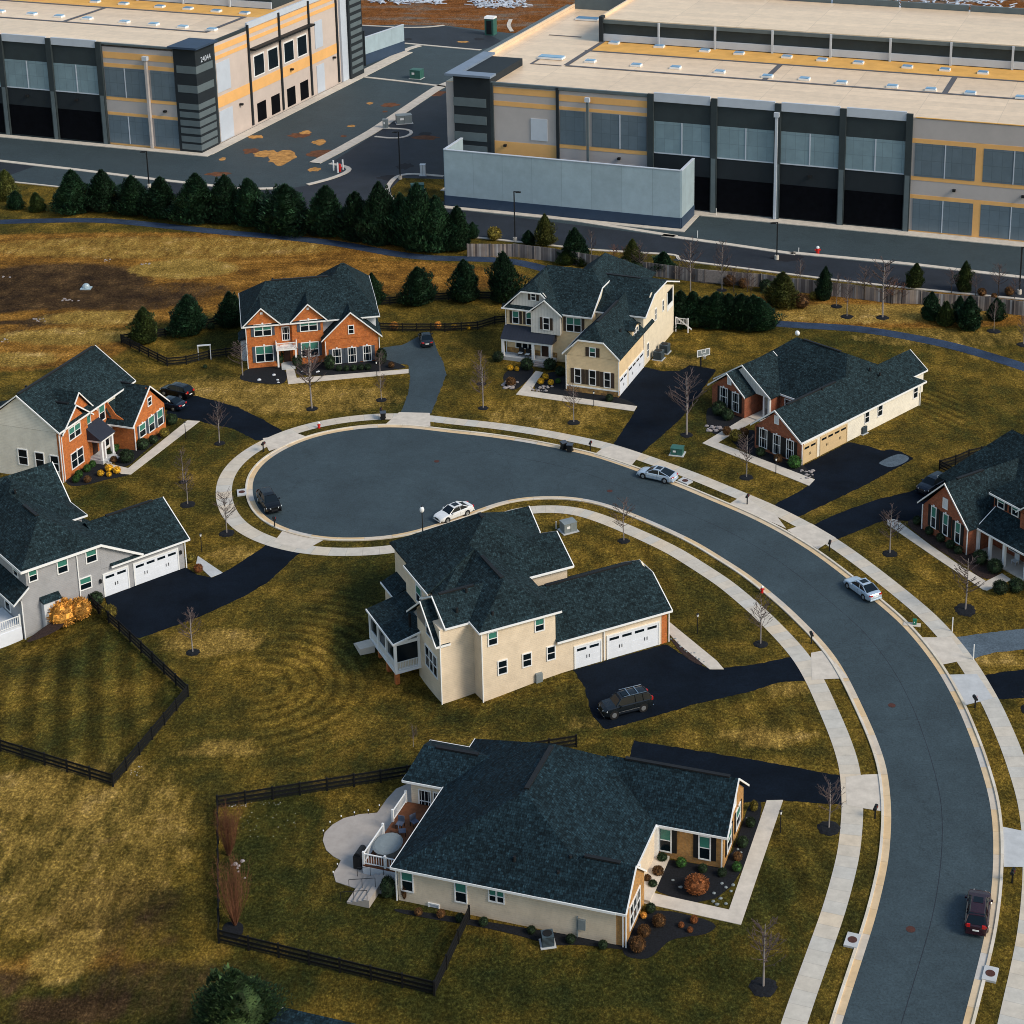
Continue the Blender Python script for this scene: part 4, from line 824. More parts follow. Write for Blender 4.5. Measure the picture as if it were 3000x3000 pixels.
R('v', .25, 6.9, -.35, 5, 6.2, (3.55, -.35, 8.85), (3.55, 5, 8.85), trim='1'); R('v', 1.2, 8.2, .0, 6, 6.2, (4.8, 0.0, 9.95), (4.8, 6, 9.95), trim='1'); h.ridge((3.55, .8, 8.85), (3.55, 2.6, 8.85))
R('v', 9.9, 18.6, -3.8, 6.5, 3.45, (14.4, -3.8, 7.3), (14.4, 6.5, 7.3), trim='013'); h.ridge((14.4, -1, 7.3), (14.4, 2.6, 7.3)); h.slab([(10.3, -.3, 4.2), (10.3, 1, 6.6), (13, 1, 6.6), (12, -.3, 5.0)], .1)
h.slab([(4, 15.2, 5.2), (8, 15.2, 5.2), (8, 10.6, 6.6), (4, 10.6, 6.6)]); h.box('pale', 4.2, 7.8, 10.6, 14.9, 0, 5.2)
for a_ in ((215,1330,290,1185), (400,1360,470,1220), (566,1400,632,1255)): h.wpx('u-', 0, 'n3', *a_, lintel=False, blind=False)
h.wpx('v-', -.02, 'n3', 757, 1082, 862, 880, panes=2); h.wpx('v-', -.02, 'n3', 785, 1392, 893, 1148, panes=2, blind=False); h.window('v-', .28, 6.05, 6.9, 3.9, 6.0, lintel=False); h.window('v-', .28, 8.9, 10.0, 4.2, 6.2, lintel=False)
for a_ in ((1522,1050,1572,880), (1625,990,1668,800), (1718,925,1760,730)): h.wpx('v-', -3.45, 'n3', *a_, sh=.3)
h.wpx('v-', -3.45, 'n3', 1610, 705, 1638, 600, lintel=False, blind=False)
po = h.part('porch_column', 'white'); h.post(po, 5.9, -1.7, .4, 3.0, .16); h.post(po, 8.2, -1.7, .4, 3.0, .16); h.post(po, 6.6, -1.7, .4, 3.0, .12)
po2 = h.part('porch_beam', 'white'); po2.box(5.6, 8.6, -1.9, -1.5, 2.95, 3.25); po2.box(5.6, 5.85, -1.9, .2, 2.95, 3.25)
pr_ = h.part('porch_roof', 'metalroof'); pr_.ext([(5.5, -2.05, 3.25), (5.5, .25, 4.9), (5.5, .25, 3.2)], (3.2, 0, 0))
bw = h.part('bay_window', 'white'); bw.box(8.5, 10.3, -.5, .3, .6, 3.3); bg_ = h.part('bay_glass', 'glass'); bg_.box(8.65, 9.3, -.53, -.5, 1, 2.9); bg_.box(9.5, 10.15, -.53, -.5, 1, 2.9)
dd = h.part('front_door', 'doorwood'); dd.box(6.9, 7.9, .2, .28, .5, 2.8); ss = h.part('porch_steps', 'conc_c'); ss.box(5.7, 8.5, -1.9, .3, 0, .5); ss.box(6.2, 8.2, -2.3, -1.9, 0, .33); ss.box(6.2, 8.2, -2.7, -2.3, 0, .16)
for u_, v_ in ((-.08, -.08), (10.45, -3.6), (.3, -.1)): h.pipe(u_, v_, 0, 6.3 if u_ < 5 else 3.3)
h.vents([(4, 7, 10)])
h.finish()
# ---- H5: orange brick colonial at the head of the circle ----
f5 = Fr('z5', 312, 918, 13.5)
h = House('brick_house', f5, 'orange brick house with twin front gables and small balcony, behind the turning circle'); h.sh = 'shutter_gr'
h.box('brick', 0, 4.5, 0, 1, -.1, 6.4); h.box('brick', 6.25, 10.6, 0, 1, -.1, 6.4); h.box('offwhite', 0, 18.1, .9, 13.4, -.1, 6.4); h.box('brick', 10.6, 18.2, -1.2, 2, -.1, 3.8); h.wall('brick').box(4.5, 6.3, .5, 1.2, 0, 6.3)
h.gabv('brick', 0, tri(0, 4.5, 6.4, 8.75, 2.2)); h.gabv('brick', 0, tri(6.25, 10.9, 6.4, 8.8, 8.6)); h.gabv('brick', -1.2, tri(10.6, 18.3, 3.75, 7.5, 14.4)); h.box('offwhite', -.9, 0, 3, 6, -.1, 3.1)
R = h.roofx
R('u', -.65, 18.6, -.25, 13.9, 6.4, (3.2, 6.9, 10.45), (15.2, 6.9, 10.45), trim='013'); R('u', 9.5, 18.65, 5, 17, 6.4, (14.1, 9.9, 11.2), (14.5, 10.1, 11.2), trim='23')
R('v', -.5, 4.75, -.35, 5, 6.5, (2.15, -.35, 9.05), (2.15, 5, 9.05), trim='1'); R('v', 6.0, 11.25, -.35, 5.5, 6.5, (8.6, -.35, 9.1), (8.6, 5.5, 9.1), trim='1'); R('v', 10.2, 18.75, -1.55, 7, 3.8, (14.4, -1.55, 7.8), (14.4, 7, 7.8), trim='13')
h.slab([(-1.2, 2.7, 3.1), (-1.2, 6.3, 3.1), (.0, 6.3, 4.0), (0, 2.7, 4.0)], .12); h.ridge((4, 6.9, 10.45), (12, 6.9, 10.45))
for a_ in ((355,688,465,602), (680,652,790,570)): h.wpx('v-', 0, 'z5', *a_, panes=2, sh=.38)
for a_ in ((368,870,478,755), (690,832,800,728)): h.wpx('v-', 0, 'z5', *a_, panes=2, sh=.38)
for a_ in ((912,882,960,778), (1020,872,1066,768), (1127,860,1172,755)): h.wpx('v-', -1.2, 'z5', *a_, sh=.45, blind=False, grid=2)
h.wpx('v-', -1.2, 'z5', 1020, 668, 1050, 612, blind=False, lintel=False); h.window('v-', .5, 4.95, 5.85, 3.7, 5.6, grid=2, lintel=False, blind=False)
bl = h.part('balcony', 'white'); bl.box(3.9, 6.8, -1.25, .5, 2.75, 2.98); h.rail(bl, (3.95, -1.2), (6.75, -1.2), 2.98, 3.9, .16); h.rail(bl, (3.95, -1.2), (3.95, 0), 2.98, 3.9, .16); h.rail(bl, (6.75, -1.2), (6.75, 0), 2.98, 3.9, .16)
for u_ in (4.1, 6.6): h.post(bl, u_, -1.1, .3, 2.75, .12); h.post(bl, u_-.15 if u_ < 5 else u_+.15, -1.2, 2.98, 4.1, .08)
dd = h.part('front_door', 'doorwood'); dd.box(4.95, 5.85, .4, .5, .4, 2.6); st_ = h.part('stoop', 'conc_c'); st_.box(4.5, 6.4, -1.6, .5, 0, .35)
for v_ in (2.2,): bdia = h.part('gable_medallion', 'white'); bdia.box(v_-.18, v_+.18, -.06, 0, 8.0, 8.35); bdia.box(8.45, 8.8, -.06, 0, 8.1, 8.45)
for u_, v_ in ((-.08, -.1), (10.75, -1.35), (18.3, -1.3)): h.pipe(u_, v_, 0, 6.3 if u_ < 5 else 3.6)
h.vents([(4.2, 7.5, 10.3)])
h.finish()
# ---- H6: cream house with stone base, upper centre ----
f6 = Fr('n4', 1165, 1430, -18)
h = House('siding_house', f6, 'large cream two-storey house with clipped gables and a stone-based garage wing, upper centre'); h.sh = 'shutter'
h.box('cream2', -7.4, 0, 0, 11, .75, 5.4); h.wall('stone').box(-7.5, .04, -.06, .6, -.2, .78); h.box('cream', -.6, 0.0, .6, 10.9, -.1, .8); h.gabv('cream2', 0, [(-7.4, 5.35), (0, 5.35), (-2.1, 7.75), (-5.6, 7.75)])
h.box('cream', -9, 0, 10.95, 25.4, -.3, 7.4); h.gabu('cream', 0, [(10.95, 7.35), (25.4, 7.35), (19.3, 9.6), (14.8, 9.85)])
h.box('cream2', -20, -7, 9.3, 24, .0, 7.3); h.gabv('board', 9.3, [(-20, 7.2), (-12, 7.2), (-14.4, 10.1), (-17.6, 10.1)]); h.box('board', -16, -11.6, 8.55, 9.4, 4.3, 7.3); h.gabv('board', 8.55, tri(-16, -11.6, 7.3, 9.2)); h.gabu('cream', -7.05, [(9.5, 7.3), (22.5, 7.3), (17.5, 10.1), (14, 10.1)])
h.box('cream2', -10, -7, 9.0, 9.3, 0, 3.6)
R = h.roofx
R('v', -7.95, .35, -.4, 15, 5.6, (-3.85, 1.6, 9.6), (-3.85, 15, 9.6), c0=7.85, trim='013'); h.ridge((-3.85, 2.5, 9.6), (-3.85, 11, 9.6))
R('u', -9.5, .45, 10.6, 26.9, 7.75, (-9.5, 17.6, 10.9), (-1.4, 17.3, 10.9), c1=9.75, trim='03', zb=7.5); h.ridge((-8.5, 17.6, 10.9), (-2.6, 17.4, 10.9))
R('u', -20.6, -6.9, 8.75, 23.5, 7.45, (-16.2, 15.9, 11.95), (-9.2, 15.9, 11.95), c1=10.4, trim='03'); R('v', -15, -4, 12, 29.5, 7.5, (-9.5, 16, 12.3), (-9.5, 22, 12.5), trim='')
R('v', -20.5, -11.7, 8.85, 17, 7.4, (-16.1, 10.4, 11.6), (-16.1, 17, 11.6), c0=10.2, trim='1'); R('v', -16.5, -11.2, 8.2, 13, 7.35, (-13.85, 8.2, 9.5), (-13.85, 13, 9.5), trim='1'); h.slab([(-20.6, 8.75, 7.4), (-15.9, 8.75, 7.4), (-15.9, 9.35, 7.9), (-20.6, 9.35, 7.9)], .1)
pr_ = h.part('porch_roof', 'metalroof'); pr_.ext([(-20.3, 7.4, 3.2), (-20.3, 9.3, 4.8), (-20.3, 9.3, 3.1)], (7.9, 0, 0)); pb = h.part('porch_beam', 'white'); pb.box(-20.2, -12.5, 7.5, 7.8, 2.9, 3.18)
pc = h.part('porch_column', 'white')
for u_ in (-20, -15.4, -12.8): h.post(pc, u_, 7.7, .5, 2.95, .18)
pf = h.part('porch_floor', 'conc_c'); pf.box(-20.2, -12.4, 7.5, 9.3, -.1, .55); ps_ = h.part('porch_steps', 'rock')
for k in range(3): ps_.box(-15.0, -13.2, 7.5-.35*(k+1), 7.5-.35*k, 0, .42-.14*k)
h.wall('stone').box(-20, -12.4, 9.22, 9.3, .5, 1.3)
h.window('v-', 9.3, -18.6, -15.9, 1.4, 2.9, panes=3, lintel=False, blind=False); dd = h.part('front_door', 'doorwood'); dd.box(-14.7, -13.2, 9.2, 9.3, .55, 2.85); dt = h.part('door_frame', 'white'); dt.box(-14.85, -14.7, 9.15, 9.3, .55, 3); dt.box(-13.2, -13.05, 9.15, 9.3, .55, 3)
for a_ in ((172,725,222,622), (300,738,345,632)): h.wpx('v-', 9.3, 'n4', *a_, sh=.38, lintel=False)
h.wpx('v-', 9.3, 'n4', 345, 508, 382, 452, sh=.38, lintel=False, blind=False); h.wpx('v-', 8.55, 'n4', 460, 785, 510, 685, sh=.42, blind=False, lintel=False); h.wpx('v-', 9.3, 'n4', 680, 800, 810, 690, panes=2, sh=.4, lintel=False); h.window('v-', 9.0, -9.8, -8.4, 1.2, 2.8, lintel=False, blind=False)
for a_ in ((757,1290,807,1165), (895,1308,947,1182), (1035,1330,1085,1202)): h.wpx('v-', 0, 'n4', *a_, sh=.5, blind=False, lintel=False)
h.wpx('v-', 0, 'n4', 897, 1040, 945, 968, sh=.5, lintel=False); bs = h.part('base_trim', 'white'); bs.box(-7.45, .05, -.1, 0, .78, .95)
h.garage('u+', 0, .5, 3.5, .05, 2.5, nw=2, hd=1); h.garage('u+', 0, 4.2, 10.7, .05, 2.6, nw=4, hd=2)
for v0_, v1_, z0_, z1_ in ((12.5, 13.2, .9, 2.9), (16.2, 16.8, 5.2, 6.8), (19.7, 20.3, 5.3, 6.8)): h.window('u+', 0, v0_, v1_, z0_, z1_, lintel=False, blind=False)
sp_ = h.part('sleeping_porch', 'glass'); sp_.box(0, .03, 22.0, 24.6, 5.0, 7.3); sr = h.part('porch_railing', 'white'); sr.box(.03, .1, 21.9, 24.8, 4.4, 5.2); sr.box(.03, .1, 24.6, 24.9, 5, 7.4); sr.box(.03, .1, 21.8, 22, 5, 7.3)
dm = h.part('dormer', 'cream2'); dm.box(-2.4, -.3, 7.0, 9.7, 5.4, 7.15); dmr = h.part('dormer_roof', 'roof'); dmr.ext([(.0, 6.6, 7.1), (.0, 8.3, 7.95), (.0, 8.3, 7.8), (.0, 6.7, 6.98)], (-3.4, 0, 0)); dmr.ext([(.0, 10.0, 7.1), (.0, 8.3, 7.95), (.0, 8.3, 7.8), (.0, 9.9, 6.98)][::-1], (-3.4, 0, 0))
h.window('u+', -.3, 7.5, 8.2, 5.8, 6.9, lintel=False, blind=False); h.window('u+', -.3, 8.5, 9.2, 5.8, 6.9, lintel=False, blind=False)
for u_, v_ in ((-7.5, -.1), (.1, 10.9), (-20.1, 9.2), (.08, -.1)): h.pipe(u_, v_, .3, 5.3 if u_ > -8 else 7.2)
bk = h.part('back_stair', 'white'); h.rail(bk, (.3, 25.5), (2.2, 25.5), 1.2, 2.2); bk.bar((.3, 26.0, 2.1), (2.6, 26.0, .5), .15, .2)
h.post(bk, 2.2, 25.5, 0, 2.3, .08); h.post(bk, .3, 25.5, 0, 2.3, .08)
h.vents([(-9.5, 13.5, 10.1), (-1.2, 4.4, 7.9)])
h.finish()
# ---- H7: brick-fronted rambler, right ----
f7 = Fr('z7', 668, 1282, -43.5)
h = House('rambler_house', f7, 'long single-storey brick-fronted house with tan garage doors, right of the cream house'); h.sh = 'shutter_bk'
h.box('pale', -7.5, 0, .4, 25.2, -.1, 3.15); h.wall('brick_dk').box(-7.52, .03, 0, .5, -.1, 3.15); h.gabv('brick_dk', 0, tri(-7.5, 0, 3.1, 6.1, -4.0)); h.box('pale', -20, -7, 10, 26, 0, 3.15)
h.wall('brick_dk').box(-19.9, -14.2, 5.8, 10.5, 0, 3.1); h.gabv('brick_dk', 5.8, tri(-19.9, -14.2, 3.1, 5.4)); h.gabv('board', 7.7, tri(-20.5, -11.8, 3.1, 6.2)); h.wall('brick_dk').box(-11.5, -7.4, 9.9, 10.3, 0, 3.1); h.box('pale', -7.6, -2.3, 22, 29.4, 0, 3.1); h.gabv('pale', 29.4, tri(-7.6, -2.3, 3.1, 5), d=-1)
h.wall('brick_dk').box(-11.9, -11.6, 8, 10.3, 0, 3.1)
R = h.roofx
h.slab([(.3, -.35, 3.25), (.3, 26.4, 3.25), (-6.1, 17.1, 8.15), (-4.1, 14.2, 6.35), (-4.1, -.35, 6.35)]); h.slab([(-8.0, -.35, 3.25), (-8, 10, 3.25), (-4.1, 14.2, 6.35), (-4.1, -.35, 6.35)])
h.slab([(-20.6, 9.6, 3.25), (-7.8, 9.6, 3.25), (-4.1, 14.2, 6.35), (-6.1, 17.1, 8.15), (-14.7, 17.1, 8.15)]); h.slab([(-20.6, 9.6, 3.25), (-14.7, 17.1, 8.15), (-20.6, 26.4, 3.25)]); h.slab([(-20.6, 26.4, 3.25), (.3, 26.4, 3.25), (-6.1, 17.1, 8.15), (-14.7, 17.1, 8.15)])
for p, q in (((.3, -.35, 3.25), (.3, 26.4, 3.25)), ((-8.0, -.35, 3.25), (-4.1, -.35, 6.35)), ((-4.1, -.35, 6.35), (.3, -.35, 3.25)), ((-20.6, 26.4, 3.25), (.3, 26.4, 3.25)), ((-12, 9.6, 3.25), (-7.8, 9.6, 3.25))): h.fascia(p, q, .24)
R('v', -20.4, -13.9, 5.45, 12, 3.2, (-17.1, 5.45, 5.75), (-17.1, 12, 5.75), trim='013'); R('v', -21.2, -11.2, 7.45, 14, 3.2, (-16.2, 7.45, 6.6), (-16.2, 14, 6.6), trim='13'); R('v', -8.0, -1.9, 21, 29.8, 3.2, (-4.95, 21, 5.35), (-4.95, 29.8, 5.35), trim='123')
h.ridge((-13.5, 17.1, 8.15), (-7.2, 17.1, 8.15)); h.ridge((-4.1, 2, 6.35), (-4.1, 12, 6.35))
h.garage('u+', 0, .45, 3.0, .03, 2.45, mat='tandoor', nw=2, hd=1, trimm='tandoor'); h.garage('u+', 0, 3.9, 9.2, .03, 2.5, mat='tandoor', nw=4, trimm='tandoor')
for a_ in ((437,1170,478,1085), (515,1208,552,1118), (590,1238,628,1148)): h.wpx('v-', 0, 'z7', *a_, sh=.45, blind=False, grid=2)
for a_ in ((215,935,253,850), (283,968,318,880)): h.wpx('v-', 5.8, 'z7', *a_, sh=.4, blind=False, grid=2)
h.wpx('v-', 0, 'z7', 524, 1040, 543, 1008, louvre=True, lintel=False); h.wpx('v-', 5.8, 'z7', 258, 818, 274, 785, louvre=True, lintel=False); h.window('v-', 9.9, -10.6, -9, 1, 2.6, lintel=False, blind=False)
for a_ in ((1030,1043,1054,972), (1103,1005,1129,935), (1305,903,1329,832)): h.wpx('u+', 0, 'z7', *a_, lintel=False, blind=False)
pc = h.part('porch_column', 'white'); h.post(pc, -11.7, 7.9, .2, 3.1, .16); h.post(pc, -12.6, 7.9, .2, 3.1, .12); dd = h.part('front_door', 'doorwood'); dd.box(-13.3, -12.2, 9.9, 10.0, .2, 2.5); st_ = h.part('stoop', 'conc_p'); st_.box(-14, -11, 6.4, 10, 0, .2)
ds_ = h.part('satellite_dish', 'white'); ds_.ball((-14.6, 17.1, 8.75), .36, .3, .36, 10, 6)
for u_, v_ in ((.1, 25.3), (.08, .1)): h.pipe(u_, v_, 0, 3.1)
h.vents([(-3.4, 18.5, 6.3), (-2.4, 19.4, 5.6), (-3.9, 9, 6.2)])
h.finish()
# ---- H8: brick house with long front porch, right edge ----
f8 = Fr('n5', 755, 1275, -56)
h = House('brick_house', f8, 'dark-roofed brick house with a white-columned front porch, right edge of the photo'); h.sh = 'shutter_bk'
h.box('brick_dk', -7.5, 0, 0, 12, -.1, 3.2); h.gabv('brick_dk', 0, tri(-7.5, 0, 3.15, 7.1, -3.85)); h.box('brick_dk', -.2, 16, 3.9, 14, 0, 6.4); h.box('pale', -10.5, -4, 8, 22, 0, 3.3); h.box('brick_dk', -.1, .1, 1.9, 4, 0, 3.1)
R = h.roofx
R('v', -8.1, .3, -.4, 12, 3.3, (-3.85, -.4, 7.45), (-3.85, 12, 7.45), trim='13'); h.ridge((-3.85, 1.5, 7.45), (-3.85, 5.6, 7.45))
R('u', -.5, 17, 3.35, 15, 6.6, (3.5, 9.2, 10.8), (17, 9.2, 10.8), trim='013'); R('u', -11.6, 14, 6, 22, 3.4, (-7.4, 13.6, 9.1), (14, 13.6, 9.1), trim='1'); R('v', 4.3, 8.5, 2.7, 8, 6.5, (6.4, 2.7, 8.3), (6.4, 8, 8.3), trim='1'); h.gabv('brick_dk', 3.1, tri(4.5, 8.3, 6.4, 8.1)); h.wall('brick_dk').box(4.7, 8.1, 3.1, 4, 4.6, 6.5)
h.slab([(.1, 1.0, 3.2), (17, 1.0, 3.2), (17, 3.9, 5.0), (.1, 3.9, 5.0)], .16); h.fascia((.1, 1.0, 3.2), (17, 1.0, 3.2)); h.fascia((.1, 1.0, 3.2), (.1, 3.9, 5.0))
for a_ in ((415,1000,462,835), (525,1070,575,905), (640,1145,690,985)): h.wpx('v-', 0, 'n5', *a_, sh=.45)
h.window('v-', 0, -4.2, -3.6, 4.2, 5.3, louvre=True, lintel=False); h.window('v-', 3.9, .5, 1.4, 5.2, 6.4, sh=.35, lintel=False); h.window('v-', 3.9, 2.7, 3.6, 5.2, 6.4, sh=.35, lintel=False)
pc = h.part('porch_column', 'white')
for u_ in (.2, 2.1, 4.3, 7.6, 10): h.post(pc, u_, 1.35, .1, 3.1, .16)
pb = h.part('porch_beam', 'white'); pb.box(.1, 17, 1.2, 1.45, 2.9, 3.1); pf = h.part('porch_floor', 'conc_p'); pf.box(0, 17, 1.0, 3.9, 0, .14)
h.window('v-', 3.9, 2.6, 3.9, .8, 2.6, lintel=False, blind=False); h.window('v-', 3.9, 5.6, 6.9, .8, 2.6, lintel=False, blind=False)
h.pipe(-.1, -.1, 0, 3.1); h.pipe(-7.5, -.1, 0, 3.2)
h.finish()
# ---- roofs peeking in at the bottom edge ----
ap = G('l', 1780, 1825, 5.5); fr9 = Fr('l', 0, 0, -16.5); fr9.o = (ap[0], ap[1])
h = House('rambler_house', fr9, 'corner of a dark roof with white edge at the bottom edge beside the big conifer', 'roof_b')
h.box('pink', -3.5, 14, -9, -1.5, 0, 3.1); h.roofx('u', 0, 15, -5, 0, 3.2, (0, -.01, 5.5), (15, -.01, 5.5), trim='013'); h.slab([(0, -.01, 5.5), (15, -.01, 5.5), (15, -8, 3.2), (-2.6, -8, 3.2)]); h.finish()
ap = G('a', 1190, 1890, 5.0); fr9 = Fr('l', 0, 0, -16.5); fr9.o = (ap[0], ap[1])
h = House('rambler_house', fr9, 'dark sliver of roof at the bottom edge below the middle of the lawn', 'roof_b')
h.box('pink', .5, 10.5, -10, -.6, 0, 3.1); h.roofx('u', 0, 11, -9, 0, 3.2, (1.8, -.8, 5.0), (9, -.8, 5.0), trim=''); h.finish()
# ================= warehouses =================
class Ware:
    def __init__(s, fr, label): s.fr = fr; s.h = empty('warehouse', (*fr.o, 0), fr.yaw, label, 'warehouse'); s.g = {}
    def mb(s, n, m): return s.g.setdefault((n, m), MB())
    def F(s, n, m, u0, u1, z0, z1, d=.05, d0=0.): s.mb(n, m).box(u0, u1, -d, -d0, z0, z1)          # on the front (v=0)
    def Sd(s, n, m, v0, v1, z0, z1, d=.05, d0=0.): s.mb(n, m).box(d0, d, v0, v1, z0, z1)            # on the side (u=0)
    def done(s):
        for (n, m), b in s.g.items(): build_split(b, n, m, s.h)
def sky_light(W, u, v, z, su=2.0, sv=1.5):
    mb = MB(); mb.box(u-su/2, u+su/2, v-sv/2, v+sv/2, z, z+.35); o = mb.build('skylight', 'white', W.h); mb = MB(); mb.box(u-su/2+.15, u+su/2-.15, v-sv/2+.12, v+sv/2-.12, z+.35, z+.5); mb.build('dome', 'w_blue', o)
fB = Fr('z3', 1280, 1310, -17.5)
B = Ware(fB, 'long warehouse with a cream roof, grey and orange panels and black louvred bays, upper right')
Z0 = 20.3; U0 = -86.3
w_ = B.mb('wall', 'w_dk'); w_.box(-47.4, -.3, 0, 1, -.1, Z0); b_ = B.mb('wall', 'w_tan'); b_.box(U0, -47.4, .0, 1, -.1, Z0); b_.box(-.3, 70, .0, 1, -.1, Z0); B.mb('wall', 'w_side').box(U0, 70, 1, 70, -.1, Z0)
B.mb('roof', 'w_roof').box(U0, 70, .2, 70, Z0, Z0+.12); B.mb('ponded_roof', 'w_roof2').box(-70, 70, 31.5, 40.5, Z0+.12, Z0+.15)
B.F('parapet', 'w_st', -77.4, -47.2, Z0+.12, 20.95, .25, -.35); B.F('parapet', 'w_roof2', .4, 70, Z0+.12, 20.5, .1, -.3)
for u in (-.6, -12.1, -23.6, -35.1, -46.8): B.F('pilaster', 'w_dk', u-.55, u+.55, 0, 21.1, .55); 
for u in (-.6, -12.1, -23.6, -35.1): B.F('pilaster_foot', 'w_st', u-.4, u+.4, 0, 10.2, .6, .55)
for i, u in enumerate((-46.2, -34.5, -23.0, -11.5)):
    e = u+10.35; B.F('coping', 'w_lb', u, e, 19.75, 21.35, .3, -.1); B.F('window', 'w_win', u, e, 10.4, 16.1, .12); B.F('mullion', 'w_lb', (u+e)/2-.1, (u+e)/2+.1, 10.4, 16.1, .2, .12); B.F('sill', 'w_lb', u, e, 10.2, 10.4, .2)
    B.F('recess_panel', 'w_dk2', u, e, 6.5, 10.2, .06); B.F('louvre_door', 'w_bk', u, e, .35, 6.5, .1)
for k in range(6):
    u = .5+11.6*k; e = u+10.3
    for z0, z1 in ((10.1, 16.0), (.35, 6.1)): B.F('window', 'w_win2', u, e, z0, z1, .1); B.F('mullion', 'w_lb', (u+e)/2-.08, (u+e)/2+.08, z0, z1, .16, .1)
    for z0, z1 in ((16.0, 16.8), (9.4, 10.1), (6.1, 6.8), (0, .35)): B.F('stripe', 'w_or', u-1.3, e, z0, z1, .05)
    B.F('stripe', 'w_or', e, u+11.6, 0, 6.8, .055); B.F('stripe', 'w_or', e, u+11.6, 9.4, 16.8, .055); B.F('wall_lamp', 'black', e-3.6, e-3.1, 8.0, 8.4, .6)
B.F('pilaster', 'w_dk2', -64.7, -64.2, 0, 20.9, .4); B.F('pilaster', 'w_dk', -77.4, -76.9, 0, 20.9, .45)
for u0, u1 in ((-76.9, -64.7),): 
    for z0, z1 in ((18.9, 20.1), (16.6, 17.5), (7.2, 9.9)): B.F('stripe', 'w_or', u0, u1, z0, z1)
    B.F('window', 'w_lb', -69.7, -66.5, 10.6, 14.7, .14); B.F('wall_lamp', 'black', -75, -74.5, 9.0, 9.4, .6)
for z0, z1 in ((18.4, 19.6), (16.8, 17.4), (9.6, 10.3), (0, 7.6)): B.F('stripe', 'w_or' if z0 > 1 else 'w_tan', -64.2, -47.4, z0, z1)
B.F('stripe', 'w_or', -64.2, -47.4, 7.0, 7.3, .07); B.F('window', 'w_win2', -64, -59.1, 10.4, 16.7, .12); B.F('window', 'w_win2', -57.9, -47.6, 10.4, 16.7, .12); B.F('mullion', 'w_lb', -52.7, -52.5, 10.4, 16.7, .18, .12)
for u in (-58.5, -23.7): B.F('drain_pipe', 'w_st' if u < -50 else 'w_lb', u-.22, u+.22, .2, 18.8, .95, .6); B.F('drain_head', 'w_lb', u-.45, u+.45, 18.8, 19.6, 1.1, .5)
B.F('wall_lamp', 'black', -53, -52.5, 8.4, 8.8, .6); B.F('wall_lamp', 'black', -18, -17.4, 8.2, 8.6, .7)
T = B.mb('tower', 'w_dk2'); T.box(-84.6, -77.4, -.5, 16, 0, 21.8); C = B.mb('tower_cap', 'w_cap'); C.box(-86, -77, -1.2, 1.6, 21.8, 22.2); C.box(-86, -83.6, 1.6, 17.5, 21.8, 22.2)
for k, z in enumerate((16.1, 12.8, 9.6, 7.6, 5.9, 4.2, 2.5)): B.F('tower_stripe', 'w_st', -84.65, -78.2, z, z+(1.6 if z > 9 else 1.1), .6, .5)
P_ = B.mb('side_parapet', 'w_roof'); P_.box(U0, U0+.35, 18, 70, Z0+.12, 21.5); P2 = B.mb('side_wall_coping', 'w_st'); P2.box(U0-1.6, U0, 16.5, 70, 14, 21.2)
B.mb('upper_storey', 'w_dk').box(-69.6, 70, 40.6, 69.5, Z0+.12, 24.9); B.mb('upper_roof', 'w_roof').box(-69.6, 70, 40.6, 69.5, 24.9, 25.1)
B.mb('upper_band', 'w_lb').box(-69.4, 70, 40.3, 40.6, Z0+.3, 22.0); B.mb('upper_band', 'w_st').box(-69.4, 70, 40.2, 40.6, 24.2, 24.9); B.mb('upper_wall', 'w_dk2').box(-70.2, -69.4, 39.8, 41.5, Z0+.12, 25.6)
for k in range(12): B.mb('upper_post', 'w_lb').box(-57.9+11.6*k, -57.5+11.6*k, 39.9, 40.2, Z0+.12, 25.0)
B.mb('upper_side_parapet', 'w_roof').box(-70.0, -69.6, 41.5, 69.5, 24.9, 25.7)
for k in range(11): B.mb('rear_parapet', 'w_st').box(-86+14.3*k, -86+14.3*k+13.9, 69.6, 70.2, 20, 26.3)
wk = lambda u0, u1, v0, v1: B.mb('walk_pad', 'w_walk').box(u0, u1, v0, v1, Z0+.155, Z0+.19)
wk(-69.5, 70, 17.6, 18.5); wk(-70.2, 70, 31, 31.8); wk(-70, -69, 18.5, 31); wk(-31.2, -30.2, 18.5, 31); wk(2, 3, 18.5, 31); wk(37, 38, 18.5, 31); wk(-69.9, -69.0, 31.8, 41); wk(-76.5, -70.2, 17.4, 17.9); wk(-76.5, -76, 17.9, 24); wk(-82, -75, 42.5, 43)
for i, (z, x, y) in enumerate((('z2',1410,350),('z2',1670,372),('z3',-40,386),('z3',210,410),('z3',480,435),('z3',690,450),('z3',900,470),('z3',1187,492),('z3',1405,510),('z3',1628,530),('z3',1915,555),('z2',1545,246),('z2',1800,266),('z3',125,290),('z3',320,305),('z3',590,325),('z3',790,342),('z3',995,358),('z3',1272,382),('z3',1485,398),('z3',1700,415))):
    u, v = fB.at(z, x, y, Z0+.2); sky_light(B, u, v, Z0+.15)
for z, x, y in (('z2',1190,330),('z2',1395,112)): u, v = fB.at(z, x, y, Z0+.2); sky_light(B, u, v, Z0+.2, 5, 2.2)
B.done()
for i, (z, x, y, n) in enumerate((('z3',600,1265,0),)): pass
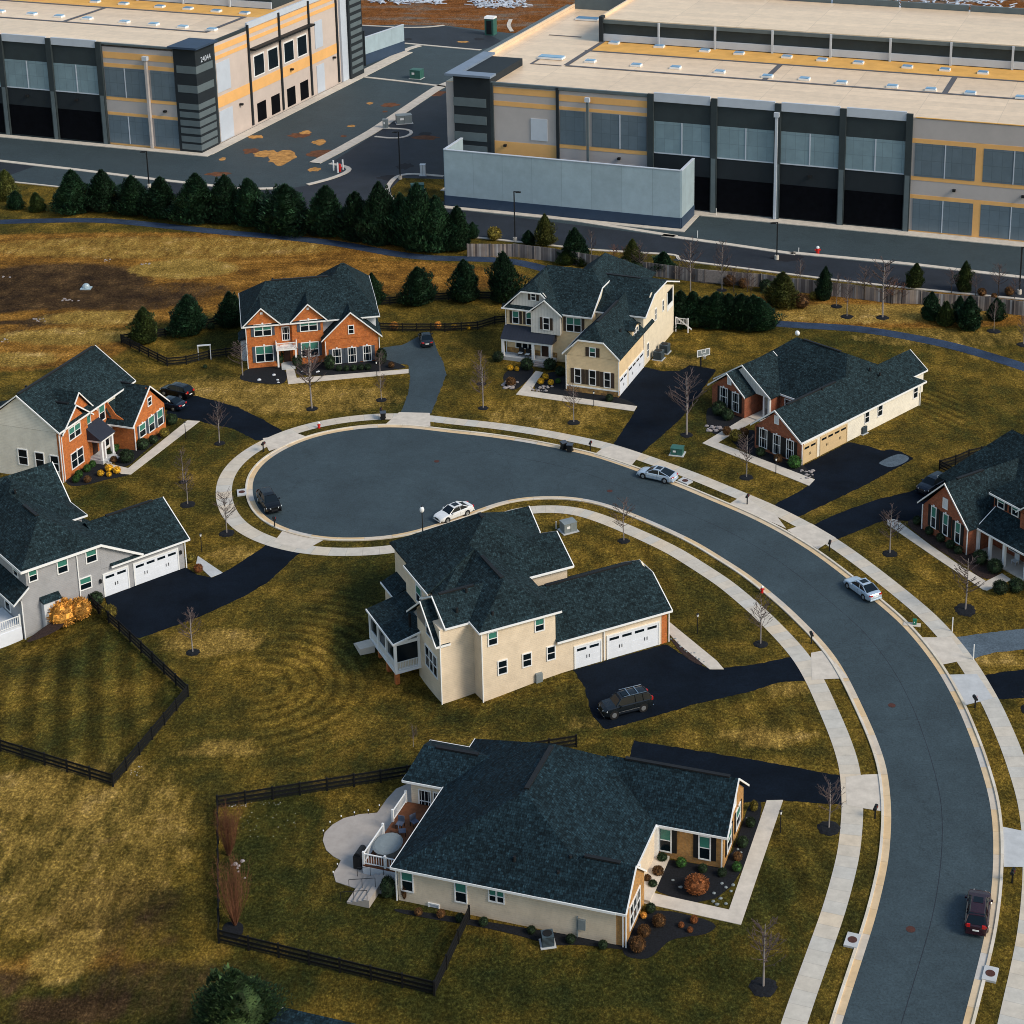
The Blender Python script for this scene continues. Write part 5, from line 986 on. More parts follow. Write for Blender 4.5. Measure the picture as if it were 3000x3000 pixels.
# screen wall in front
def screen(name, pts, hh, label, band, mat='w_scr'):
    t_ = empty(name, (*pts[0], 0), 0, label, 'wall'); p0 = pts[0]
    for a, b in zip(pts[:-1], pts[1:]):
        a, b = [(p[0]-p0[0], p[1]-p0[1]) for p in (a, b)]
        d = math.dist(a, b); nx, ny = -(b[1]-a[1])/d, (b[0]-a[0])/d
        mb = MB(); mb.bar((a[0]+nx*.02, a[1]+ny*.02, hh), (b[0]+nx*.02, b[1]+ny*.02, hh), .35, hh-band); mb.build('wall_panel', M[mat] if not isinstance(mat, str) else mat, t_)
        mb = MB(); mb.bar((*a, band), (*b, band), .45, band+.1); mb.build('base_band', 'w_navy', t_); mb = MB(); mb.bar((a[0]+nx*.02, a[1]+ny*.02, hh+.12), (b[0]+nx*.02, b[1]+ny*.02, hh+.12), .5, .12); mb.build('coping', 'w_lb', t_)
M['w_scr'] = panel('screen_wall_panels', (.36, .46, .52), 5.6, 12.)
W2 = lambda u, v: fB.W(u, v)
screen('screen_wall', [W2(-82.4, -2.4), W2(-82.4, -10.5), W2(-38.1, -10.5), W2(-38.1, -2.6)], 10.5, 'tall pale blue-grey screen wall with a navy base, in front of the right warehouse', 2.0)
mb = MB()
mb.box(-87, 70, -2.6, -.1, -.05, .14); ob = mb.build('building_apron', 'conc_p'); ob.location = (*fB.o, 0); ob.rotation_euler = (0, 0, fB.yaw); struct(ob)
mb = MB(); mb.box(-83.5, -37, -12.2, -10.9, -.05, .13); mb.box(-37.9, -37, -10.9, -2.6, -.05, .13); ob = mb.build('wall_apron', 'conc_p'); ob.location = (*fB.o, 0); ob.rotation_euler = (0, 0, fB.yaw); struct(ob)
# left warehouse
fA = Fr('z1', 1150, 870, -17.5)
A = Ware(fA, 'warehouse with dark striped corner tower numbered 24044 and orange bands, top left')
A.mb('wall', 'w_dk').box(-95, -21.9, .5, 2, -.1, Z0); A.mb('wall', 'w_tan').box(-21.9, -5, .5, 2, -.1, Z0); A.mb('wall', 'w_side').box(-95, -.6, 2, 72, -.1, 20.6); A.mb('roof', 'w_roof').box(-95, -.8, .8, 72, 20.6, 20.75)
A.mb('ponded_roof', 'w_roof2').box(-95, -3, 33, 41, 20.75, 20.78)
AF = lambda n, m, u0, u1, z0, z1, d=.05, d0=0.: A.mb(n, m).box(u0, u1, .5-d, .5-d0, z0, z1)
AS = lambda n, m, v0, v1, z0, z1, d=.05, d0=0.: A.mb(n, m).box(-.6+d0, -.6+d, v0, v1, z0, z1)
AF('parapet', 'w_st', -21.9, -5, 20.75, 21.1, .25, -.35); A.mb('side_parapet', 'w_dk').box(-1, -.5, 7, 21, 20.7, 21.3); A.mb('side_parapet', 'w_lb').box(-1, -.55, 21, 72, 20.7, 22.2)
for u in (-22.2, -33.8, -45.4, -57, -68.6): AF('pilaster', 'w_dk', u-.6, u+.6, 0, 21.2, .55); AF('pilaster_foot', 'w_st', u-.4, u+.4, 0, 10.2, .6, .55)
for u in (-33.2, -44.8, -56.4, -68, -79.6):
    e = u+10.4; AF('coping', 'w_lb', u, e, 19.9, 21.4, .3, -.1); AF('window', 'w_win', u, e, 10.4, 16.1, .12); AF('mullion', 'w_lb', (u+e)/2-.1, (u+e)/2+.1, 10.4, 16.1, .2, .12); AF('sill', 'w_lb', u, e, 10.2, 10.4, .2)
    AF('recess_panel', 'w_dk2', u, e, 6.6, 10.2, .06); AF('louvre_door', 'w_bk', u, e, .35, 6.6, .1); AF('wall_lamp', 'black', u+4.4, u+5, 8.6, 9, .6)
for z0, z1 in ((18.0, 19.3), (16.2, 17.0), (9.4, 10.1), (6.3, 6.9), (0, .4)): AF('stripe', 'w_or', -21.5, -5.3, z0, z1)
for u0, u1 in ((-21.4, -12.2), (-10.9, -5.5)):
    for z0, z1 in ((.5, 6.2), (10.1, 16.1)): AF('window', 'w_win2', u0, u1, z0, z1, .1)
for z0, z1 in ((.5, 6.2), (10.1, 16.1)): AF('mullion', 'w_lb', -16.9, -16.7, z0, z1, .16, .1)
AF('drain_pipe', 'w_tan', -11.8, -11.3, .2, 18.2, .7, .1); AF('drain_head', 'w_lb', -12.1, -11, 18.2, 19.0, .9, .1); AF('wall_lamp', 'black', -8.4, -7.8, 7.8, 8.2, .6)
T = A.mb('tower', 'w_dk2'); T.box(-5.2, -.25, 0, 6.9, 0, 21.2); C = A.mb('tower_cap', 'w_navy'); C.box(-5.9, .5, -.8, 7.6, 21.2, 21.6)
for z in (16.2, 12.3, 8.9, 7.2, 5.5, 3.9, 2.2, .6):
    hh = 1.5 if z > 9 else 1.15; A.mb('tower_stripe', 'w_st').box(-4.6, -.2, -.07, 0, z, z+hh); A.mb('tower_stripe', 'w_st').box(-.25, -.18, .0, 6.2, z, z+hh)
cu = bpy.data.curves.new('building_number', 'FONT'); cu.body = '24044'; cu.size = 1.5; cu.extrude = .03; cu.align_x = 'CENTER'; tc = bpy.data.objects.new('number_curve', cu); SC.collection.objects.link(tc); bpy.context.view_layer.update()
nm_ = bpy.data.meshes.new_from_object(tc.evaluated_get(bpy.context.evaluated_depsgraph_get())); nm_.materials.clear(); nm_.materials.append(M['w_lb']); bpy.data.objects.remove(tc); to = bpy.data.objects.new('building_number', nm_); SC.collection.objects.link(to)
to.parent = A.h; to.location = (-.12, 3.6, 18.2); to.rotation_euler = (pi/2, 0, pi/2)
for v in (20.9, 34.1, 47.4, 60.5): AS('pilaster', 'w_dk2', v-.25, v+.25, .5, 21.8, .35)
AS('pilaster', 'w_dk', 6.9, 7.4, .3, 20.9, .3)
for v0, v1 in ((7.4, 20.6), (21.2, 33.8), (34.4, 47.1), (47.7, 60.2)):
    AS('stripe', 'w_or', v0, v1, 7.3, 9.6)
    up = 0 if v0 < 20 else .9
    AS('stripe', 'w_or', v0, v1, 19.0+up-.2, 20.1+up-.1); AS('stripe', 'w_or', v0, v1, 17.2+up, 18.0+up)
for v0, v1 in ((8, 13.2), (50.1, 53.7)): AS('window', 'w_lb', v0, v1, 10.4, 16.5, .1); AS('door', 'w_lb', v0, v1, .2, 6.5, .1)
for v0 in (23.0, 29.0, 36, 42): AS('window', 'white', v0-.3, v0+4.2, 10.2, 14.9, .08); AS('window_pane', 'glass', v0, v0+3.9, 10.5, 14.6, .14, .08); AS('louvre_door', 'w_bk', v0+.2, v0+3.8, .5, 4.5, .1)
AS('canopy', 'black', 21.4, 48, 16.3, 16.7, 1.4); 
for v0, z0 in ((16, 5.9), (38, 8.3), (58, 6.5)): AS('wall_lamp', 'black', v0, v0+.6, z0, z0+.4, .7)
T2 = A.mb('tower', 'w_dk2'); v0_ = fA.onu(0, 'n7', 400, 690)[0]; v1_ = fA.onu(0, 'n7', 522, 630)[0]; T2.box(-3, .4, v0_, v1_, 0, 24)
AS('pilaster', 'w_lb', v0_-3, v0_-.05, .2, 22, .5)
for k in range(12): z = 1.2+1.8*k; A.mb('tower_stripe', 'w_st').box(.4, .48, v0_+.6, v1_-.5, z, z+1.0)
A.mb('upper_storey', 'w_dk').box(-95, -6, 41.5, 72, 20.75, 25); A.mb('upper_roof', 'w_roof').box(-95, -6, 41.5, 72, 25, 25.15); A.mb('upper_band', 'w_lb').box(-95, -6, 41.2, 41.5, 20.9, 22.3); A.mb('upper_band', 'w_st').box(-95, -6, 41.1, 41.5, 24.3, 25)
for k in range(7): A.mb('upper_post', 'w_lb').box(-16.2-11.6*k, -15.8-11.6*k, 40.8, 41.1, 20.8, 25.1)
for x0, x1, y0, y1 in ((-95, -7, 16, 16.9), (-95, -7, 31.8, 32.6), (-8, -7, 16.9, 31.8), (-42, -41, 16.9, 31.8)): A.mb('walk_pad', 'w_walk').box(x0, x1, y0, y1, 20.79, 20.82)
for x, y in ((1200,168),(1035,153),(870,138),(705,125),(495,106),(335,93),(180,80),(0,66),(1385,75),(1225,63),(1065,49),(905,38),(700,22),(540,10)): u, v = fA.at('z1', x, y, 20.9); sky_light(A, u, v, 20.78)
A.done()
mb = MB(); mb.box(-95, 1.9, -1.8, 0, -.05, .14); mb.box(-.2, 2.1, 0, 95, -.05, .142); ob = mb.build('building_apron', 'conc_p'); ob.location = (*fA.o, 0); ob.rotation_euler = (0, 0, fA.yaw); struct(ob)
b0, b1 = G('n7', 550, 612), G('n7', 915, 482)
screen('screen_wall', [b0, b1], hgt(b0, S('n7', 545, 355)[1]), 'pale screen wall with blue base behind the left warehouse', 2.6)
gp = MB(); gp.box(-.6, .6, -.3, .3, 0, 8.5); o = gp.build('gate_pier', 'w_dk2'); o.location = (*G('n7', 530, 618), 0); tag(o, 'black gate pier at the near end of the far screen wall', 'pier')
# ================= fences =================
def fence(name, P, label, hh=1.25, sp=2.5):
    t_ = empty(name, (*P[0], 0), 0, label, 'fence'); p0 = P[0]
    for a, b in zip(P[:-1], P[1:]):
        n = max(1, round(math.dist(a, b)/sp)); rl = MB(); Q = []
        for i in range(n+1):
            x, y = a[0]+(b[0]-a[0])*i/n, a[1]+(b[1]-a[1])*i/n; Q.append((x-p0[0], y-p0[1], gz(x, y)))
        for i, q in enumerate(Q[:-1] if b != P[-1] else Q): mb = MB(); mb.box(q[0]-.08, q[0]+.08, q[1]-.08, q[1]+.08, q[2]-.3, q[2]+hh+.1); mb.build('post', 'fence', t_)
        for q, r_ in zip(Q[:-1], Q[1:]):
            for hz in (.45, .85, hh+.02): rl.bar((q[0], q[1], q[2]+hz), (r_[0], r_[1], r_[2]+hz), .05, .19)
            for hz in (.12, .2, .55, .63, .95, 1.03): rl.bar((q[0], q[1], q[2]+hz), (r_[0], r_[1], r_[2]+hz), .02, .03)
        rl.build('rail', 'fence', t_)
GP = lambda L: pts2(L)
fence('rail_fence', GP([('g', 625,1120, 1332,1790), ('l', 712,438, 5,217, -400,110)]), 'black three-rail fence round the lawn below the grey house, lower left')
fence('rail_fence', GP([('a', 1020,1275, 800,1752), ('l', 1378,1422, 1370,575), ('a', 630,385, 1000,300), ('b', 405,190)]), 'black rail fence enclosing the yard left of the bottom house')
fence('rail_fence', GP([('z4', 1720,815, 1480,848, 1320,888, 1185,900, 860,735, 1170,690, 1430,632, 1700,580)]), 'black rail fence round the back yard left of the twin-gabled brick house')
fence('rail_fence', GP([('z5', 1200,470, 1310,466, 1600,440, 1850,425), ('z6', 100,430, 230,428)]), 'black rail fence behind the two yard evergreens, between brick and cream houses')
fence('rail_fence', GP([('z5', 1240,650, 1400,655, 1700,655, 1932,642), ('z6', 120,605, 260,590)]), 'black rail fence behind the parked car at the circle head, with yellow bushes')
fence('rail_fence', GP([('n5', 760,545, 615,535, 490,470, 640,425, 765,370, 1000,315), ('z7', 2100,1100)]), 'black rail fence behind the dark-roofed brick house, right edge')
# tall wooden fence
Wf = GP([('z2', 715,1452), ('p', 300,390, 540,420, 800,462, 1050,495, 1380,540, 1700,562), ('m', 100,706, 380,738, 560,757, 860,796, 1100,803, 1240,830, 1560,852, 1850,887, 2300,940)])
t_ = empty('wooden_fence', (*Wf[0], 0), 0, 'tall weathered board fence between the far road and the path', 'fence'); p0 = Wf[0]
for a, b in zip(Wf[:-1], Wf[1:]):
    n = max(1, round(math.dist(a, b)/5)); 
    for i in range(n):
        q = [(a[0]+(b[0]-a[0])*k/n-p0[0], a[1]+(b[1]-a[1])*k/n-p0[1]) for k in (i, i+1)]; hh = 2.25+random.uniform(-.06, .06)
        mb = MB(); mb.bar((*q[0], hh), (*q[1], hh), .06, hh); mb.build('board_panel', 'wood_f', t_)
        mb = MB(); mb.box(q[0][0]-.08, q[0][0]+.08, q[0][1]-.14, q[0][1]-.03, 0, 2.3); mb.build('post', 'wood_f', t_)
# ================= plants =================
def leafcloud(mb, c, rx, ry, rz, n, size, rnd, shape='ball', up=.2):
    for i in range(n):
        if shape == 'ball':
            th = rnd.uniform(0, 2*pi); cz = rnd.uniform(-.75, 1); sr = math.sqrt(max(0, 1-cz*cz)); k = rnd.uniform(.78, 1.05)
            p = (c[0]+rx*sr*cos(th)*k, c[1]+ry*sr*sin(th)*k, c[2]+rz*cz*k); d = (sr*cos(th), sr*sin(th), cz+up)
        s_ = size*rnd.uniform(.6, 1.3); a_ = rnd.uniform(0, 2*pi); tx, ty = cos(a_), sin(a_)
        e1 = (tx*s_, ty*s_, rnd.uniform(-.4, .4)*s_); e2 = (d[0]*s_*.9+rnd.uniform(-.5, .5)*s_, d[1]*s_*.9+rnd.uniform(-.5, .5)*s_, d[2]*s_*.9+rnd.uniform(-.2, .5)*s_)
        mb.poly([(p[0]-e1[0]*.5, p[1]-e1[1]*.5, p[2]-e1[2]*.5), (p[0]+e1[0]*.5, p[1]+e1[1]*.5, p[2]+e1[2]*.5), (p[0]+e2[0], p[1]+e2[1], p[2]+e2[2])])
def conifer_mesh(rnd, n=3200, wid=.27, fs=1., gap=.0):   # unit height, wid = half width
    mb = MB()
    lob = [(rnd.uniform(0, 2*pi), rnd.uniform(.05, .95), rnd.uniform(.1, .35), rnd.choice((.72, .8, 1.15, 1.3, 1.42))) for _ in range(34)]
    def rad(h_, th):
        b_ = wid*((1-h_**2.0)**.9)*(min(1, .74+h_*1.1)); 
        for lt, lh, lw, la in lob:
            d = abs((th-lt+pi) % (2*pi)-pi); q = math.exp(-(d/.5)**2-((h_-lh)/.1)**2); b_ *= 1+(la-1)*q
        return b_
    for i in range(n):
        h_ = rnd.random()**1.05; th = rnd.uniform(0, 2*pi); r_ = rad(h_, th)*rnd.uniform(.62, 1.06); s_ = rnd.uniform(.026, .056)*(1.25-h_*.6)*fs
        p = (r_*cos(th), r_*sin(th), .03+h_*.95); o = rnd.uniform(.25, 1.); u_ = rnd.uniform(.5, 1.5); a_ = th+rnd.uniform(-.7, .7)
        tip = (p[0]+cos(a_)*s_*o, p[1]+sin(a_)*s_*o, p[2]+s_*u_); w_ = s_*.32; b_ = a_+pi/2+rnd.uniform(-.6, .6)
        mb.poly([(p[0]-cos(b_)*w_, p[1]-sin(b_)*w_, p[2]), (p[0]+cos(b_)*w_, p[1]+sin(b_)*w_, p[2]), tip])
    for k in range(9):     # dark inner mass
        h_ = .06+k*.1; r_ = wid*((1-h_**2.0)**.9)*.66; mb.ball((0, 0, h_), r_, r_, .09, 8, 4, .15, rnd)
    for k in range(9):     # side leaders make the ragged outline
        th0 = rnd.uniform(0, 6.28); hh_ = rnd.uniform(.45, .88); r0_ = rad(hh_, th0)*rnd.uniform(.35, .85); L_ = rnd.uniform(.1, .2)
        for i in range(70):
            q = rnd.random(); rr_ = .05*(1-q)+.006; a_ = rnd.uniform(0, 6.28); p = (r0_*cos(th0)+rr_*cos(a_), r0_*sin(th0)+rr_*sin(a_), hh_+q*L_); s_ = rnd.uniform(.02, .035); b_ = a_+1.57
            mb.poly([(p[0]-cos(b_)*s_*.35, p[1]-sin(b_)*s_*.35, p[2]), (p[0]+cos(b_)*s_*.35, p[1]+sin(b_)*s_*.35, p[2]), (p[0]+cos(a_)*s_*.5, p[1]+sin(a_)*s_*.5, p[2]+s_*1.2)])
    for k in range(5):
        mb.tube((0, 0, .88), (rnd.uniform(-.03, .03), rnd.uniform(-.03, .03), 1.0+rnd.uniform(-.05, .03)), .012, .002, 4)
    return mb
PROTO = []
def protos():
    for k in range(4):
        rn = random.Random(40+k); PROTO.append(conifer_mesh(rn, 6500, .27+.02*(k % 2)))
protos(); PROTO.append(conifer_mesh(random.Random(77), 22000, .27, .42))
PM = {}; M['big'] = foliage('big_conifer_foliage', (.010, .030, .013), (.055, .080, .022))  # olive green of the big bottom conifer
def conifer(z, xb, yb, yt, hw, kind, label, group, name='evergreen_tree', slim=0):
    b = G(z, xb, yb); hh = max(1., hgt(b, S(z, xb, yt)[1])); wx = math.dist(b, G(z, xb+hw, yb)); k = random.randrange(4) if hw < 200 else 4; mat = kind
    b = (b[0], b[1]+wx*.55)        # the photo shows the near foot of the skirt
    hh = max(1., hgt(b, S(z, xb, yt)[1]))
    key = (k, mat)
    t_ = empty(name, (*b, gz(*b)), random.uniform(0, 6.28), label, 'evergreen tree', group); t_.scale = (wx/.228*random.uniform(.93, 1.1), wx/.235, hh*random.uniform(.95, 1.09)); t_.rotation_euler[0] = random.uniform(-.05, .05); t_.rotation_euler[1] = random.uniform(-.05, .05)
    if key not in PM:
        c = PROTO[k].build('crown', mat, t_); mb = MB(); mb.tube((0, 0, 0), (0, 0, .5), .028, .015, 6); tr = mb.build('trunk', 'bark_dk', t_); PM[key] = (c.data, tr.data)
    else:
        for nm, dt in zip(('crown', 'trunk'), PM[key]): o = bpy.data.objects.new(nm, dt); SC.collection.objects.link(o); o.parent = t_
    return t_
gR = 'evergreens in the screening row along the path'
row = [('z1',410,1215,958,85),('z1',575,1205,975,80),('z1',745,1220,990,82),('z1',905,1242,1005,82),('z1',1100,1272,1005,100),('z1',1262,1270,990,88),('z1',1415,1285,1020,85),('z1',1605,1325,1045,115),('z1',1840,1345,1065,100),('z2',75,1370,1070,85),('z2',215,1395,1040,95),('z2',330,1395,1110,80),('z2',430,1425,1055,95),('z2',545,1432,1105,90),('z2',650,1425,1165,75)]
ordn = ['leftmost','second','third','fourth','fifth','sixth','seventh','eighth','ninth','tenth','eleventh','twelfth','thirteenth','fourteenth','rightmost']
for i, q in enumerate(row): conifer(*q, 'ev1' if i % 4 != 2 else 'ev1', '%s dark evergreen of the long screening row, counted from the left' % ordn[i], gR)
conifer('z1', 25, 1135, 955, 52, 'pine', 'yellow-green pine at the left edge below the warehouse', 'small conifers left of the screening row'); conifer('z1', 85, 1188, 1085, 36, 'ev1', 'small dark green conifer second from the left edge, before the row', 'small conifers left of the screening row'); conifer('z1', 205, 1203, 1090, 40, 'ev2', 'small olive conifer nearest the left end of the screening row', 'small conifers left of the screening row')
gY = 'evergreens in the back yards'
for q in (('z4',1012,750,480,85,'ev2','yellow-green yard evergreen inside the fence corner, left of the brick house'),('z4',1328,685,412,95,'ev1','dark yard evergreen midway along the fence left of the twin-gabled brick house'),('z4',1630,625,375,88,'ev1','dark evergreen touching the left wall of the twin-gabled brick house'),
  ('z5',1185,480,235,60,'ev1','evergreen half hidden behind the right side of the twin-gabled brick house'),('z5',1512,472,190,98,'ev1','dark yard evergreen nearer the brick house of the two behind the circle'),('z5',1842,452,158,100,'ev1','dark yard evergreen nearer the cream house of the two behind the circle'),('z6',180,455,118,100,'ev1','tall dark evergreen against the left side of the cream house'),
  ('p',650,432,228,62,'ev1','tall dark evergreen behind the cream house at the board fence'),('p',1145,498,362,60,'ev1','dark egg-shaped evergreen behind the right side of the cream house'),('p',600,440,352,40,'ev2','small spiky green conifer just above the roof of the cream house'),('p',690,445,372,42,'ev2','low green conifer right of the tall one above the cream house roof'),
  ('p',478,328,155,45,'pine','bright green slender pine beyond the board fence, left of the tall dark evergreen'),('p',383,322,240,30,'ev1','small dark conifer beyond the board fence beside the black light pole'),('p',65,290,200,30,'ev1','small dark conifer just right of the screening row beyond the board fence'),
  ('m',310,778,512,58,'ev1','dark conical evergreen before the board fence, between bare trees, right of centre'),('m',1180,935,700,60,'ev1','leftmost of the five small evergreens by the path at the right edge'),('m',1295,985,768,62,'ev2','olive-brown one of the small evergreens by the path at the right edge'),('m',1412,952,742,52,'ev1','slimmer dark evergreen behind its neighbour by the right path'),
  ('m',1500,1018,752,80,'ev1','largest dark evergreen of the cluster by the right path'),('m',1715,942,755,62,'ev1','evergreen right of the cluster with a thin sapling in front'),('m',1055,672,485,55,'ev2','small pyramid conifer beyond the board fence, centre right'),('m',1455,710,465,55,'ev2','thin sparse conifer beyond the board fence near the right edge'),
  ('z7',560,395,175,75,'pine','pale yellow-green pine before the board fence above the brick rambler'),('p',965,480,300,48,'pine','pale golden conifer behind the cream house roof'),('l',1485,2330,1560,300,'big','big olive-green conifer cut off by the bottom edge beside the dark roof')): conifer(*q, gY)
for i, (x, yt) in enumerate(((1245,560),(1315,570),(1385,590),(1450,572),(1520,590),(1585,585),(1650,600),(1700,610))): conifer('p', x, 790+i*3, yt+18, 72, 'ev1', '%s evergreen of the dense hedge right of the cream house, counted from the left' % ordn[i], 'evergreens of the hedge')
# bare saplings
def sapling_mesh(rnd, n1=30, spread=.25, h0=.32, upr=.9, tw=3):
    tr, cr = MB(), MB(); tr.tube((0, 0, 0), (.01, 0, .5), .0125, .0095, 6); tr.tube((.01, 0, .5), (0, .005, .97), .0095, .003, 5)
    for i in range(n1):
        z_ = h0+(.93-h0)*i/n1+rnd.uniform(-.02, .02); th = rnd.uniform(0, 6.28); L = spread*(1.05-z_*.65)*rnd.uniform(.8, 1.2); p = (0, 0, z_); q = (cos(th)*L*.55, sin(th)*L*.55, z_+L*upr*.5); r_ = (cos(th+.2)*L, sin(th+.2)*L, z_+L*upr*1.15)
        cr.tube(p, q, .006, .004, 4, 0); cr.tube(q, r_, .004, .0022, 3, 0)
        for k in range(tw):
            t2 = th+rnd.uniform(-1.1, 1.1); l2 = L*rnd.uniform(.3, .55); s0 = q if k % 2 else tuple((a+b)/2 for a, b in zip(q, r_)); e_ = (s0[0]+cos(t2)*l2*.7, s0[1]+sin(t2)*l2*.7, s0[2]+l2*rnd.uniform(.4, .9)); cr.tube(s0, e_, .0042, .0024, 3, 0)
            for j in range(2): t3 = t2+rnd.uniform(-.9, .9); cr.tube(e_, (e_[0]+cos(t3)*l2*.35, e_[1]+sin(t3)*l2*.35, e_[2]+l2*.35), .003, .0018, 3, 0)
    return tr, cr
SPM = [sapling_mesh(random.Random(5+k)) for k in range(4)]; SPD = {}
gS = 'bare young trees on the lawns'
def sapling(z, x, yb, yt, desc, ring=.95, rel=1., mat='bark', oval=0, tw='twig', nm='bare_sapling', mul='mulch'):
    b = GD(z, x, yb); hh = hgt(b, S(z, x, yt)[1]); k = random.randrange(4)
    t_ = empty(nm, b, random.uniform(0, 6.28), 'bare leafless sapling '+desc, 'sapling', gS); t_.scale = (hh*rel*1.1, hh*rel*1.1, hh)
    if (k, mat, tw) not in SPD: a_ = SPM[k][0].build('trunk', mat, t_); c = SPM[k][1].build('crown', tw, t_); SPD[(k, mat, tw)] = (a_.data, c.data)
    else:
        for n_, dt in zip(('trunk', 'crown'), SPD[(k, mat, tw)]): o = bpy.data.objects.new(n_, dt); SC.collection.objects.link(o); o.parent = t_
    if ring:
        mb = MB(); rr = random.Random(int(x)); N = 28; R0 = [ring*.76*rr.uniform(.9, 1.08) for _ in range(N)]
        P0 = [(R0[i]*cos(2*pi*i/N), R0[i]*sin(2*pi*i/N)*(1+oval), .02) for i in range(N)]; P1 = [(p[0]*.72, p[1]*.72, .11+rr.uniform(0, .03)) for p in P0]
        for i in range(N): j = (i+1) % N; mb.poly([P0[i], P0[j], P1[j], P1[i]])
        mb.poly(P1); o = mb.build('mulch_ring', mul); o.location = b; tag(o, 'mulch ring of the sapling '+desc, 'mulch ring', 'mulch rings under the saplings')
for q in (('z4',1553,1448,1165,'nearest the black drive of the left brick house'),('z4',1297,1720,1490,'right of the yellow bushes, upper of a near pair',.75),('z4',1328,1880,1640,'on the lawn above the grey house garage',1.2),('g',1605,635,340,'beside the curve of pavement left of the black car',1.2),('g',1365,1478,1180,'alone on the grass below the grey house drive',.95),
  ('z5',758,1203,760,'on the front lawn left below the twin-gabled brick house',1.05),('z5',1250,1140,960,'on the lawn left of the grey curved driveway',1.0),('z6',38,1198,900,'left of the cream house, nearer the street',.95),('z6',25,1025,800,'left of the cream house, nearer the fence',.9),('z6',678,1300,1030,'on the lawn below the stone-based garage wing',1.15),
  ('z6',1478,1388,960,'with spreading crown between the black drive and green cabinet',1.1,1.2),('z6',1900,1688,1380,'in front of the right rambler beside the L-shaped walk',1.15),('z7',1172,1782,1520,'at the walk start of the right-edge brick house',1.15),('r',68,1178,850,'inside the bend between pavement and tan lawn, by the mailbox',1.0),
  ('c',1453,325,120,'near the grey cabinet behind the middle house',.95,1.2),('q',490,702,405,'between the bottom driveway and pavement, dark ring',1.35,1.1),('q',78,1700,1290,'lowest on the lawn, right of the bottom house',1.45,1.1),('r',1985,1640,1480,'cut off by the right edge beside the second black drive',1.4,1.5),
  ('m',500,905,590,'with white trunk by the path, left of two',1.3,.8),('m',788,912,440,'tallest with white trunk by the path, before the board fence',1.3,1.15),('m',415,822,560,'slim and dark just before the board fence',1.2,.6),('m',1688,1022,780,'thin one before the last small evergreen at the right edge',1.3,.7),
  ('m',1927,1132,900,'at the very right edge below the path',1.3,.9),('p',1300,585,300,'with bushy crown above the hedge right of the cream house',0,.9),('p',1478,580,300,'above the hedge beside the leaning pale board',1.1,.7),('p',740,420,240,'rusty and thin beyond the board fence over the cream house',0,.6),('m',120,700,440,'russet and thin behind the pale pine',0,.7)): sapling(*q)
b = GD('r', 1517, 940); sapling('r', 1517, 935, 560, 'in an oval bed below the right-edge brick house', 1.5, 1.1, 'bark', .25)
sapling('a', 668, 190, 45, 'faint and slim above the left corner of the bottom roof', 0, .8)
for z, x, y, yt, ds_ in (('z5',268,965,730,'at the left corner of the twin-gabled brick house'),('z5',750,985,790,'vase-shaped before the middle bay of the twin-gabled brick house'),('z5',1240,945,800,'round-headed at the right corner of the twin-gabled brick house')): sapling(z, x, y, yt, ds_, 0, 1.3)
for i, (z, x, y, yt, d, m_) in enumerate((('p',862,488,330,'rust-tinted, first left of the egg-shaped evergreen','reed'),('p',1010,492,310,'beside the pale golden conifer','twig'),('p',1235,545,430,'just right of the egg-shaped evergreen','twig'),('p',1545,592,445,'right of the leaning pale board, near','twig'),('p',1622,590,455,'far right of the pale board','twig'),('m',640,770,500,'left of the tallest white-trunked one','twig'),('m',872,802,610,'right of the tallest white-trunked one','reed'),('m',945,800,640,'second right of the tallest white-trunked one','reed'),
 ('m',1345,715,520,'beyond the fence between two small conifers','twig'),('m',1540,738,560,'beyond the fence near the brown bushes','twig'),('m',1725,745,480,'tall beyond the fence near the right edge','twig'),('m',1855,762,590,'last beyond the fence at the right edge','twig'),('z7',385,330,210,'left of the pale pine at the fence','twig'),('p',930,440,330,'small, behind the cream house ridge','reed'))): sapling(z, x, y, yt, d, 0, 1.15, 'bark_dk', 0, m_)
# bushes
BS = {}
def bush(z, x, y, r_, kind, desc, tall=1., name='shrub', wide=1.):
    b = GD(z, x, y+r_*.55); w_ = math.dist(b[:2], G(z, x+r_, y+r_*.55)); key = kind
    t_ = empty(name, b, random.uniform(0, 6.28), desc, 'shrub', 'garden shrubs')
    t_.scale = (w_*wide, w_, w_*tall)
    if key not in BS:
        rn = random.Random(len(BS)+3); mb = MB(); mb.ball((0, 0, .7), .78, .78, .72, 12, 8, .06, rn); leafcloud(mb, (0, 0, .72), .84, .84, .78, 1500, .11, rn); BS[key] = mb.build('foliage', kind, t_).data
    else: o = bpy.data.objects.new('foliage', BS[key]); SC.collection.objects.link(o); o.parent = t_
CW = {'bushg':'rounded green','bush':'dark green','yel':'round golden-yellow','oran':'tan clump of dry grass as a','redb':'russet','brnb':'brown leafless-looking','olive':'olive-yellow','pine':'yellow-green'}
